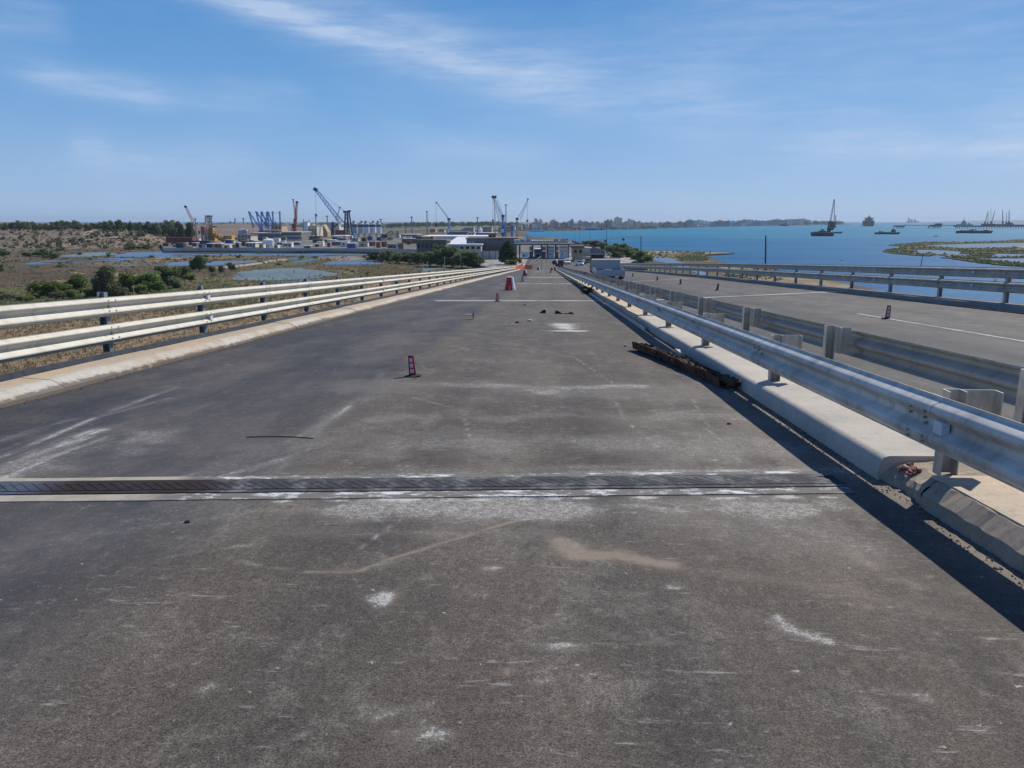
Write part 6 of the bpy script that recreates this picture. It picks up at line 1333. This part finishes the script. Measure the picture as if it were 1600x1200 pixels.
# silos
for i, (x, w) in enumerate(((555, 8.5), (565, 10), (573.5, 8.5), (583, 10.5), (592.5, 8))):
    D = 640 + (i % 2) * 6; k = mpp(D); p = atd(x, 372, D); z1 = atd(x, 350, D).z; t = thing('silo', (p.x, p.y, ZG), ['leftmost of the five white silos with navy bands', 'second white silo from the left', 'narrow middle silo of the five', 'fourth white silo from the left', 'rightmost white silo of the five'][i], 'silo', 'five white silos')
    MB().lathe((p.x, p.y, ZG + 3), [(w * k / 2, 0), (w * k / 2, z1 - ZG - 3)], 24).build('shell', m_whitep if i else m_wall_pale, t, autosmooth=40)
    MB().lathe((p.x, p.y, z1 - 2.4), [(w * k / 2 + .06, 0), (w * k / 2 + .06, 1.9)], 24).build('band', M('navy_band', (.06, .09, .18), .6, 0, .05, 1) if i == 0 else bpy.data.materials['navy_band'], t)
    MB().lathe((p.x, p.y, z1), [(w * k / 2 + .1, 0), (w * k * .3, .9), (.3, 1.2)], 24).build('roof', m_wall_pale, t); MB().box((p.x + (.5 if i % 2 else -.6), p.y, z1 + 1.8), (1.6, 1.6, 1.8)).build('hatch', m_post, t)
    q = MB()
    for a_ in range(4): q.tube((p.x + w * k * .4 * (1 if a_ % 2 else -1), p.y + w * k * .3 * (1 if a_ > 1 else -1), ZG), (p.x + w * k * .4 * (1 if a_ % 2 else -1), p.y + w * k * .3 * (1 if a_ > 1 else -1), ZG + 3.1), .3)
    q.build('support', m_wall_pale, t)
D = 520; t = pxthing('conveyor', 610, D, 'dark conveyor machine sloping up to the right below the silos', 'conveyor')
MB().lattice(atd(590, 377, D), atd(614, 362, D), 2.0, 2.0, 10, .25).build('boom', m_navycr, t); MB().lattice(atd(598, 380, D + 3), atd(623, 364, D + 3), 1.8, 1.8, 10, .25).build('belt_frame', m_wall_tan, t)
q = MB(); pxbox(q, 596, 604, 366, 371, D - 2, 3); q.build('drive_house', m_darksteel, t); q = MB(); pxbox(q, 585, 605, 377, 384, D, 4, ZG); q.build('undercarriage', m_bluep, t); MB().box(atd(622, 364, D + 2), (2.2, 2, 2.2)).build('head', m_wall_tan, t)
building('blue_hall', 'blue sheet-metal hall right of the conveyor', 627, 652, 367, 376, 560, 20, m_blueroof, m_wall_pale, .4)
building('blue_hall', 'second blue hall behind the masts near the small crane', 741, 774, 364.5, 371, 620, 24, m_blueroof, m_wall_pale, .4)
building('dark_hall', 'dark hall behind the marquee roof', 699, 730, 363, 369, 600, 20, m_wall_grey, m_roof, .4)
building('cream_house', 'cream house with broken gable on the quay', 731, 741, 363.5, 369, 560, 10, m_wall_cream, m_wall_pale, .3, 1, 2)
building('pallet_store', 'long low rust-brown stack of timber behind the yard', 628, 656, 373.5, 378, 450, 8, bpy.data.materials['rust_red_sheet'], m_wall_pale, .3)
# yard clutter along the wall: cabins, vehicles, tarps
r5 = random.Random(21); cols = [('white', m_whitep), ('dark', m_darksteel), ('brown', m_roof), ('blue', m_bluep), ('grey', m_wall_grey), ('pale', m_wall_pale), ('rust-red', bpy.data.materials['rust_red_sheet']), ('cream', m_wall_cream)]
for i in range(84):
    px = 262 + (i % 42) * 9.2 + r5.uniform(-4, 4); nm, mt = r5.choice(cols); D = r5.uniform(352, 430) if i < 42 else r5.uniform(430, 600); w = r5.uniform(4, 15); h = r5.uniform(1.1, 2.7)
    t = pxthing('yard_cabin', px, D, f'small {nm} cabin behind the long port wall', 'cabin', None, f'{nm} cabins behind the port wall')
    a = atd(px - w / 2, 388, D); b = atd(px + w / 2, 388, D); MB().bb(a.x, b.x, a.y, a.y + 3, ZG, ZG + h).build('body', mt, t); MB().bb(a.x - .15, b.x + .15, a.y - .2, a.y + 3.2, ZG + h, ZG + h + .15).build('roof', m_whiteroof if r5.random() < .6 else m_roof, t)
    MB().box((a.x * .6 + b.x * .4, a.y - .03, ZG + h * .5), (1.0, .06, h * .4)).build('window', m_glass, t)
# floodlight masts
masts = [(493, 335.5, 600, 'high floodlight mast in front of the cream mill'), (511, 338, 700, 'floodlight mast right of the cream mill'), (643, 339.5, 620, 'floodlight mast left of the wooded ridge'), (667, 331, 480, 'tall floodlight mast above the grey building'), (746, 340.5, 620, 'floodlight mast left of the twin blue crane'), (790.5, 320.5, 420, 'tall floodlight mast beside the twin blue crane'), (595, 343, 900, 'faint far floodlight mast right of the silos'), (305, 342.5, 450, 'floodlight mast by the eucalyptus trees'), (380, 342, 900, 'faint far floodlight mast left of the blue arms'), (360, 347, 900, 'faint far mast beside a tiny crane'), (634, 352, 800, 'short thin far mast at the left of the wooded ridge')]
for (px, py, D, lab) in masts:
    tp = atd(px, py, D); t = thing('floodlight_mast', (tp.x, tp.y, ZG), lab, 'mast', 'port floodlight masts'); k = mpp(D)
    MB().tube((tp.x, tp.y, ZG), tp, .55 * k / .5, .35 * k / .5, 8).build('pole', m_post, t); MB().lathe(tp, [(.5 * k, -.6 * k), (2.2 * k, -.2 * k), (2.2 * k, .5 * k), (.8 * k, 1.1 * k)], 12).build('lamp_ring', m_navycr, t)
crane('small far blue crane left of the blue arms', 900, (366, 372), (366, 352), 1.2, (367.5, 342), (366, 354), m_bluecr, m_navycr, 1.2, 6, None, None, None, .2, False, False)
# cranes right of the ridge
crane('slim blue crane with thin pale jib leaning left above the customs hall', 520, (702, 376), (701.5, 342.5), 3.6, (682, 316.5), (700, 340), m_bluecr, m_whcr, 1.0, 14, 352, None, None, .10)
crane('twin-legged blue harbour crane with wide pale jib left of the gate', 470, (787, 376), (786, 337.5), 3.8, (771, 308), (784, 352), m_bluecr, m_whcr, 2.0, 14, 345, (783, 790, 355, 368), m_bluecr, .18)
t = pxthing('jib_head', 773, 470, 'dark double sheave head on the pale jib', 'crane part') ; q = MB(); pxbox(q, 768, 772, 306, 309, 470, 1.5); pxbox(q, 773, 775.5, 305.5, 310, 470, 1.5); q.build('sheave', m_navycr, t); q = MB(); q.lattice(atd(776, 312, 470), atd(786, 340, 470), 1.2, 1.2, 10, .12); q.build('second_jib', m_whcr, t)
crane('yellow-towered crane with slender jib leaning right', 500, (809, 374), (808, 342), 3.4, (825, 311), (813, 344), m_yelcr, m_whcr, 1.0, 12, 345, None, None, .10)
q = MB(); D = 620; pxbox(q, 798.5, 801.5, 352, 366, D, 3, 2); tag(q.build('blue_tower', m_bluecr, origin=atd(800, 366, D)), 'small bright blue tower between the twin crane and the yellow crane', 'tower')
# pale houses scattered on the hills behind the port
r6 = random.Random(9)
for i in range(90):
    x = r6.uniform(-1350, -330); y = r6.uniform(1150, 1600); w = r6.uniform(6, 16); h = r6.uniform(3, 7); z = back(x, y) - 1; t = thing('hillside_house', (x, y, z), 'tiny pale house on the hazy slope behind the port cranes', 'house', 'houses on the far slope')
    MB().bb(x - w / 2, x + w / 2, y, y + 8, z, z + h).build('wall', r6.choice((m_wall_pale, m_wall_cream, m_wall_tan)), t); MB().bb(x - w / 2 - .2, x + w / 2 + .2, y - .2, y + 8.2, z + h, z + h + .6).build('roof', m_rooft if r6.random() < .5 else m_wall_pale, t)
for i, (px, py, w, h, mt) in enumerate([(733, 361, 14, 5, m_wall_pale), (754, 362, 10, 6, m_wall_pale), (764, 360.5, 9, 5.5, m_wall_cream), (690, 364, 8, 5, m_wall_pale), (676, 362, 8, 4, m_wall_tan), (793, 359, 12, 4, m_wall_pale), (725, 362, 7, 4, m_wall_cream), (783, 360, 8, 4, m_wall_tan)]):
    building('quay_house', ['long pale block at the foot of the wooded ridge', 'pale square block left of the cream one under the ridge', 'cream block under the wooded ridge', 'pale block behind the slim blue crane', 'tan block left of the slim blue crane', 'pale block behind the twin blue crane', 'cream little block between the ridge and the customs hall', 'tan block left of the twin blue crane'][i], px - w / 2, px + w / 2, py - h, py + 3, 900, 14, mt, m_roof if i % 2 else m_wall_pale, .6, 2, 4)
# white tank near
t = pxthing('storage_tank', 750, 640, 'small pale tank with rounded top right of the customs hall pole', 'tank'); p = atd(750, 366, 640); MB().lathe((p.x, p.y, ZG), [(2, 0), (2, 6), (1.2, 7.2), (.2, 7.6)], 16).build('shell', m_whitep, t); MB().lathe((p.x, p.y, ZG + 7.5), [(.4, 0), (.4, .5)], 8).build('vent', m_post, t)
# ------------------------------------------------------------------ the town across the bay
def facade(name, col, win=(.13, .14, .17), sx=3.4, sz=3.1):
    m, t, b = new_mat(name); g = NT(t)
    tcn = g.n('ShaderNodeTexCoord'); sp = g.n('ShaderNodeSeparateXYZ'); g.l(tcn.outputs['Object'], sp.inputs[0])
    u = g.m('FRACT', g.m('DIVIDE', g.m('ADD', sp.outputs[0], g.m('MULTIPLY', sp.outputs[1], .37)), sx)); v = g.m('FRACT', g.m('DIVIDE', sp.outputs[2], sz))
    wu = g.m('MULTIPLY', g.m('GREATER_THAN', u, .3), g.m('LESS_THAN', u, .72)); wv = g.m('MULTIPLY', g.m('GREATER_THAN', v, .3), g.m('LESS_THAN', v, .8))
    geo = g.n('ShaderNodeNewGeometry'); s3 = g.n('ShaderNodeSeparateXYZ'); g.l(geo.outputs['Normal'], s3.inputs[0]); up = g.m('LESS_THAN', g.m('ABSOLUTE', s3.outputs[2]), .5)
    w = g.m('MULTIPLY', g.m('MULTIPLY', wu, wv), up); c = g.mix(g.mr(g.noise(.09, 4, .6), .35, .65), col, tuple(x * .78 for x in col)); c = g.mix(g.m('MULTIPLY', w, .6), c, win)
    g.l(c, b.inputs['Base Color']); b.inputs['Roughness'].default_value = .85; return m
fcs = [('cream', facade('cream_facade', (.85, .74, .60))), ('white', facade('white_facade', (.92, .90, .86))), ('tan', facade('tan_facade', (.56, .44, .32))), ('pink', facade('pink_facade', (.78, .58, .50))), ('grey', facade('grey_facade', (.48, .48, .5))), ('ochre', facade('ochre_facade', (.6, .46, .3)))]
r7 = random.Random(31); towers = {966: (13.5, 11), 949: (9.5, 9), 956: (9, 6), 893: (10.5, 6), 906: (9, 6), 838: (12, 6), 845: (11, 5), 1078: (7.5, 9), 985: (10, 8), 862: (9.5, 6), 866: (10, 5)}
blds = []
px = 796.0
while px < 1262:
    w = r7.uniform(4, 9) if px < 1070 else r7.uniform(6, 13)
    hp = (r7.uniform(5, 9.5) if px < 1000 else r7.uniform(4.5, 8) if px < 1070 else r7.uniform(6.0, 8.8)) ; blds.append((px + w / 2, w, hp, r7.uniform(60, 200))); px += w * r7.uniform(.75, 1.15)
for x, (hp, w) in towers.items(): blds.append((x, w, hp + 2, 120))
px = 800.0
while px < 1250: w = r7.uniform(5, 12); blds.append((px, w, r7.uniform(1.8, 4), 12)); px += w * r7.uniform(1.1, 2.1)
blds.sort(); place = ['behind the yellow crane', 'above the white ferry', 'in the left half of the town', 'above the blue quay cranes', 'above the booths of the gate', 'around the tall tower block', 'right of the tall tower block', 'where the town narrows', 'in the low middle stretch', 'at the start of the long terrace row', 'in the long row of slabs', 'in the right part of the long row', 'near the dark workboat', 'at the tree-lined right end']
rcol = (m_wall_pale, m_rooft, m_roof)
for i, (x, w, hp, back_) in enumerate(blds):
    p = citypos(x); y = p.y + back_; D = y; sc_ = y / 1205; nm, mt = r7.choice(fcs if x < 1070 else fcs[:5]); seg_ = min(13, int((x - 790) / 34)); row_ = 'waterfront' if back_ == 12 else 'back-row'; size = 'tall' if hp > 9 else 'mid-height' if hp > 5 else 'low'
    X = p.x * y / p.y; z0 = .9; H = hp * sc_ ; W_ = w * sc_
    t = thing('apartment_building', (X, y, z0), f'{size} {nm} {row_} building across the bay, {place[seg_]}', 'building', f'{size} {nm} {row_} buildings {place[seg_]}')
    q = MB(); q.bb(X - W_ / 2, X + W_ / 2, y, y + 16, z0, z0 + H); o = q.build('wall', mt, t)
    MB().bb(X - W_ / 2 - .3, X + W_ / 2 + .3, y - .3, y + 16.3, z0 + H, z0 + H + .8).build('roof', r7.choice(rcol) if size != 'tall' else m_wall_pale, t)
    if hp > 5: a_ = r7.uniform(-.3, .3) * W_; MB().bb(X + a_ - 2, X + a_ + 2, y + 3, y + 8, z0 + H + .8, z0 + H + 3.2).build('stair_head', mt, t)

# ------------------------------------------------------------------ ships and jetty
m_hull_bk = M('black_hull', (.03, .035, .045), .5, 0, .2, .2); m_hull_rd = M('red_hull', (.28, .05, .04), .5, 0, .2, .2); m_hull_gr = M('grey_hull', (.22, .25, .29), .6, 0, .05, .2); m_hull_wh = M('white_hull', (.7, .7, .7), .5, 0, .05, .2)
m_deckred = M('red_lead_paint', (.30, .12, .08), .7, 0, .2, .3)
def hull(mb, cx, y, L_, B_, H_, bow=1, z0=0, sheer=.25):
    n_ = 14; vs_ = []
    for i in range(n_ + 1):
        u = i / n_; s_ = (1 - max(0, (u - .68) / .32) ** 1.7) * (1 - .25 * max(0, (.12 - u) / .12)); s_ = max(.03, s_); zt = z0 + H_ * (1 + sheer * max(0, (u - .6) / .4) ** 2 + .08 * max(0, (.2 - u) / .2)); x = cx + bow * (-L_ / 2 + L_ * u)
        off = bow * .04 * L_ * max(0, (u - .7) / .3)
        vs_ += [(x - off, y - B_ / 2 * s_ * .75, z0 - .5), (x, y - B_ / 2 * s_, zt), (x, y + B_ / 2 * s_, zt), (x - off, y + B_ / 2 * s_ * .75, z0 - .5)]
    fs_ = [(i * 4 + c, i * 4 + (c + 1) % 4, i * 4 + 4 + (c + 1) % 4, i * 4 + 4 + c) for i in range(n_) for c in range(4)] + [(0, 1, 2, 3), (n_ * 4 + 3, n_ * 4 + 2, n_ * 4 + 1, n_ * 4)]
    return mb.add(vs_, fs_)
def ship(name, label, px, py, wpx, hpx, mt, bow=1, supers=(), masts_=(), top=None, band=None, cat='ship'):
    y = rowd(py, 0); k = mpp(y); p = at(px, py, 0); L_ = wpx * k; t = thing(name, p, label, cat)
    hull(MB(), p.x, p.y, L_, min(L_ * .28, 24), hpx * k, bow).build('hull', mt, t)
    if band: hull(MB(), p.x, p.y, L_ * .985, min(L_ * .28, 24) * .97, hpx * k + .35, bow).build('deck', band, t)
    for (x0, x1, z0, z1, m_) in supers:
        o = MB().bb(p.x + x0 * k, p.x + x1 * k, p.y - min(L_ * .09, 8), p.y + min(L_ * .09, 8), z0 * k, z1 * k).build('superstructure', m_, t)
        if z1 - z0 > 1.6: MB().bb(p.x + (x0 + .25) * k, p.x + (x1 - .25) * k, p.y - min(L_ * .09, 8) - .08, p.y - min(L_ * .09, 8), (z1 - .9) * k, (z1 - .45) * k).build('window_band', m_glass, o)
    t.rotation_euler = (0, 0, -math.atan2(p.x, p.y))
    for (x0, z0, x1, z1, r) in masts_: MB().tube((p.x + x0 * k, p.y, z0 * k), (p.x + x1 * k, p.y, z1 * k), r * k, r * k * .6, 6).build('mast', m_hull_bk, t)
    return t
ship('work_boat', 'rusty dark workboat moored left of the crane barge', 1284, 369, 34, 4.5, m_hull_bk, -1, ((-12, -2, 4, 7, m_deckred), (-5, 6, 4, 8.5, m_wall_grey), (-2, 2.5, 8, 11, m_wall_pale), (8, 15, 4, 6, m_wall_tan), (-15, -11, 4, 6, m_deckred)), ((-1.5, 8, -1.5, 27, .18), (-3, 22, 0, 22, .12), (7, 4, 9, 9, .3)), band=m_deckred)
t = ship('crane_barge', 'flat dark barge carrying a tall lattice derrick', 1302, 364.6, 26, 2.2, m_hull_bk, 1, ((-9.5, -4, 2, 8.5, m_hull_bk), (-8.5, 0, 5, 9, m_hull_bk)), (), cat='barge'); y = rowd(364.6, 0); k = mpp(y); c0 = at(1302, 364.6, 0)
ct = thing('derrick', (c0.x, c0.y, 2), 'tall dark lattice derrick standing on the flat barge', 'derrick')
c0 = Vector((c0.x, c0.y, 0))
def bp(dx, z): return c0 + Vector((dx * k, 0, z * k))
MB().lattice(bp(-6.8, 8), bp(-3.2, 52), 2.2 * k, .8 * k, 12, .18 * k).build('jib', m_navycr, ct); MB().lattice(bp(.8, 8), bp(-2.8, 52), 1.2 * k, .6 * k, 12, .13 * k).build('jib', m_post, ct)
MB().lattice(bp(1.5, 8), bp(1.5, 28), 1.2 * k, .8 * k, 6, .12 * k).build('frame', m_navycr, ct); MB().bb(c0.x - 8 * k, c0.x + 2.3 * k, c0.y - 5, c0.y + 5, 9 * k, 10 * k).build('platform', m_navycr, ct)
for dx in (-6.5, -.5): MB().bb(c0.x + (dx - 1.2) * k, c0.x + (dx + 1.5) * k, c0.y - 4, c0.y + 4, 10 * k, 18 * k).build('winch_house', m_hull_bk if dx < -1 else m_wall_grey, ct)
# tanker seen from astern
y = rowd(353.6, 0); k = mpp(y); p = at(1356.8, 353.6, 0); t = thing('tanker_ship', p, 'red tanker seen end-on at anchor in the open bay', 'ship'); t.rotation_euler = (0, 0, -math.atan2(p.x, p.y) + .02)
def sect(mb, pts, y0, y1): return mb.side([(p.x + a * k, b * k) for a, b in pts], p.y + y0, p.y + y1)
sect(MB(), [(-6.3, -.3), (6.3, -.3), (8, 2.2), (8, 8), (-8, 8), (-8, 2.2)], 0, 150).build('hull', m_hull_rd, t)
sect(MB(), [(-8.1, 7.4), (8.1, 7.4), (7.6, 8.8), (-7.6, 8.8)], -1, 150).build('deck_rail', m_deckred, t)
sect(MB(), [(-5.6, 8.8), (5.6, 8.8), (5.6, 12), (-5.6, 12)], 8, 30).build('accommodation', m_wall_tan, t); sect(MB(), [(-7.5, 12), (7.5, 12), (7.5, 13.2), (-7.5, 13.2)], 10, 22).build('bridge_wing', m_wall_pale, t)
sect(MB(), [(-2.6, 8), (2.6, 8), (1.8, 15), (-1.8, 15)], 2, 12).build('funnel', m_navycr, t); MB().tube((p.x, p.y + 15, 13 * k), (p.x, p.y + 15, 18.5 * k), .25 * k).tube((p.x - 1.2 * k, p.y + 15, 16.5 * k), (p.x + 1.2 * k, p.y + 15, 16.5 * k), .15 * k).build('mast', m_navycr, t)
ship('supply_boat', 'long low dark supply boat with red deck crane aft', 1386, 366, 36, 2.4, m_hull_bk, 1, ((-12, -5, 2, 4.5, m_wall_tan), (-5, 4, 2, 3.8, m_wall_pale), (5, 12, 2, 6.5, m_deckred), (6, 10.5, 6.5, 8.5, m_wall_pale)), ((8, 8, 8, 11.5, .25), (-12, 4, -10, 6, .3)), band=m_wall_pale, cat='boat')
ship('warship', 'hazy grey warship on the horizon left of the jetty', 1426, 347.8, 18, 2.2, m_hull_gr, 1, ((-7, -4.5, 2, 7, m_hull_gr), (-3.5, 0, 2, 5, m_hull_gr), (1, 4.5, 2, 4.5, m_hull_gr)), ((-6, 6, -6, 8.5, .4), (2, 4, 2, 6, .35)))
ship('patrol_ship', 'grey patrol ship with pointed mast behind the jetty', 1507, 353.5, 22, 3, m_hull_gr, -1, ((-5, 2, 3, 6.5, m_hull_gr), (-3.5, 0, 6, 9, m_hull_gr), (4, 7, 3, 5, m_hull_gr)), ((-1.5, 8, -1.5, 13.5, .35),))
ship('cargo_barge', 'long dark barge with white midship cabin before the jetty', 1522, 364.5, 50, 3.2, m_hull_bk, 1, ((-20, -8, 3, 4.6, m_hull_bk), (-8, -1, 3, 5.5, m_wall_pale), (-5, 3, 3, 6.4, m_whitep), (3, 18, 3, 4.4, m_wall_tan), (12, 19, 4, 5.4, m_hull_bk)), ((-18, 4, -18, 6.5, .25),), band=m_wall_tan, cat='barge')
ship('small_boat', 'tiny dark boat below the jetty walkway', 1462, 369.6, 6.5, .9, m_hull_bk, 1, ((-1, 1, .8, 1.6, m_post),), (), cat='boat')
ship('small_boat', 'tiny dark floating object off the marsh islands', 1315, 407.5, 4, .5, m_hull_bk, 1, ((-.5, .5, .4, .8, m_post),), (), cat='boat')
ship('ferry', 'low white ferry in front of the town left of centre', 839, 362.2, 26, 1.8, m_hull_wh, 1, ((-8, 6, 1.8, 3.4, m_hull_wh), (-3, 4, 3.2, 4.8, m_hull_gr)), ((1, 4, 1, 7, .2),), cat='ferry')
ship('work_boat', 'dark workboat low on the water before the right end of the town', 1225, 353.2, 14, 1.6, m_hull_bk, -1, ((-3, 1, 1.5, 3.4, m_deckred), (1, 3, 1.5, 4.8, m_hull_bk)), ((2, 4, 2, 6, .25),), cat='boat')
ship('ferry', 'blue and white ship at the quay below the tall tower block', 925, 359.6, 34, 1.6, m_bluep, 1, ((-9, 4, 1.5, 3.6, m_whcr), (-6, 0, 3.4, 5, m_whcr)), ((-4, 4, -4, 8.5, .2), (6, 2, 9, 8, .2)), cat='ship')
p = at(1554.5, 443, 0); t = thing('buoy', p, 'small dark buoy with two prongs between the right guardrail beams', 'buoy'); MB().lathe(p, [(.5, -.3), (.5, .3), (.2, .6)], 12).build('float', m_black, t); MB().tube(p + Vector((-.15, 0, .5)), p + Vector((-.3, 0, 1.1)), .07).tube(p + Vector((.15, 0, .5)), p + Vector((.3, 0, 1.1)), .07).build('prong', m_black, t)
# jetty
y = rowd(357, 0); k = mpp(y); J = at(1500, 357, 0)
def jx(px): return atd(px, 357, y).x
def jy(px): return atd(px, 357, y).y
t = thing('jetty', (jx(1470), jy(1470), 0), 'long piled oil jetty with dark deck crossing the right side of the bay', 'jetty')
for (a, b, h0, h1, nm) in ((1400, 1412.5, 2.6, 4.6, 'platform'), (1455.5, 1470, 2.8, 6, 'platform'), (1494, 1640, 2.6, 4.6, 'deck')):
    MB().bb(jx(a), jx(b), jy(a) - 3, jy(a) + 12, h0 * k, h1 * k).build(nm, m_hull_bk, t)
for a, b in ((1412, 1456), (1469, 1495)): MB().bb(jx(a), jx(b), jy(a) + 2, jy(a) + 5, 4.3 * k, 5.2 * k).build('walkway', m_post, t)
for a, b in ((1412, 1422), (1422, 1440), (1440, 1456), (1469, 1482), (1482, 1495)):
    q = MB(); q.tube((jx(a), jy(a) + 2, 5 * k), ((jx(a) + jx(b)) / 2, jy(a) + 2, 7 * k), .12 * k).tube(((jx(a) + jx(b)) / 2, jy(a) + 2, 7 * k), (jx(b), jy(a) + 2, 5 * k), .12 * k); q.build('truss', m_post, t)
piles = [1401 + i * 2.6 for i in range(5)] + [1450, 1451.5] + [1456.5 + i * 2.5 for i in range(6)] + [1493, 1495.5] + [1499 + i * 4.2 for i in range(26)]
for i, x in enumerate(piles): MB().tube((jx(x), jy(x), -1), (jx(x), jy(x), 3.5 * k), .5 * k if x < 1499 else .42 * k, None, 6).build('pile', m_hull_bk, t)
MB().bb(jx(1463), jx(1471), jy(1463), jy(1463) + 8, 5.5 * k, 7.8 * k).build('control_cabin', m_deckred, t)
for a, b, h0, h1 in ((1536, 1553, 4.6, 7.5), (1553, 1583, 4.6, 6.8), (1583, 1640, 4.6, 6.0), (1574, 1582, 6.8, 9)): MB().bb(jx(a), jx(b), jy(a) + 1, jy(a) + 9, h0 * k, h1 * k).build('pipe_rack', m_deckred, t)
la = [((1538.5, 349), (1544, 329.5), .5, 'leaning dark loading arm at the left of the jetty group'), ((1543.5, 350), (1544, 331), .35, 'thin upright loading arm beside the leftmost one'), ((1548, 350), (1548.5, 325), .25, 'tall slim jetty mast with a light on top'), ((1549, 347), (1554.5, 329), .5, 'loading arm leaning right on the jetty'), ((1567, 350), (1566.5, 328.5), .6, 'thick vertical loading arm in the middle of the jetty group'), ((1572.5, 349), (1573, 332), .35, 'thin vertical arm between two thick ones on the jetty'), ((1576.5, 350), (1576.8, 328.5), .6, 'thick vertical loading arm at the right of the jetty group')]
for (a, b, r, lab) in la:
    A, B = atd(*a, y), atd(*b, y); A.z = 6 * k; t = thing('loading_arm', A, lab, 'loading arm', 'jetty loading arms'); MB().tube(A, B, r * k, r * k * .75, 6).build('arm', m_deckred if r > .4 else m_post, t)
    MB().box(A.lerp(B, .15), (r * k * 3.2, r * k * 3, 3 * k)).build('base', m_hull_bk, t); MB().tube(B, A.lerp(B, .35) + Vector((.9 * k, 0, 0)), r * k * .35, None, 5).build('link_rod', m_post, t)

# ------------------------------------------------------------------ haze
hm = bpy.data.materials.new('haze'); hm.use_nodes = True; t_ = hm.node_tree; t_.nodes.clear()
pv = t_.nodes.new('ShaderNodeVolumePrincipled'); ho = t_.nodes.new('ShaderNodeOutputMaterial'); t_.links.new(pv.outputs[0], ho.inputs['Volume'])
pv.inputs['Color'].default_value = (.62, .76, .95, 1); pv.inputs['Density'].default_value = .00008; pv.inputs['Anisotropy'].default_value = .2
hz = MB().bb(-9900, 9900, -900, 12600, -3, 72).build('haze', hm); struct(hz, 'stuff')
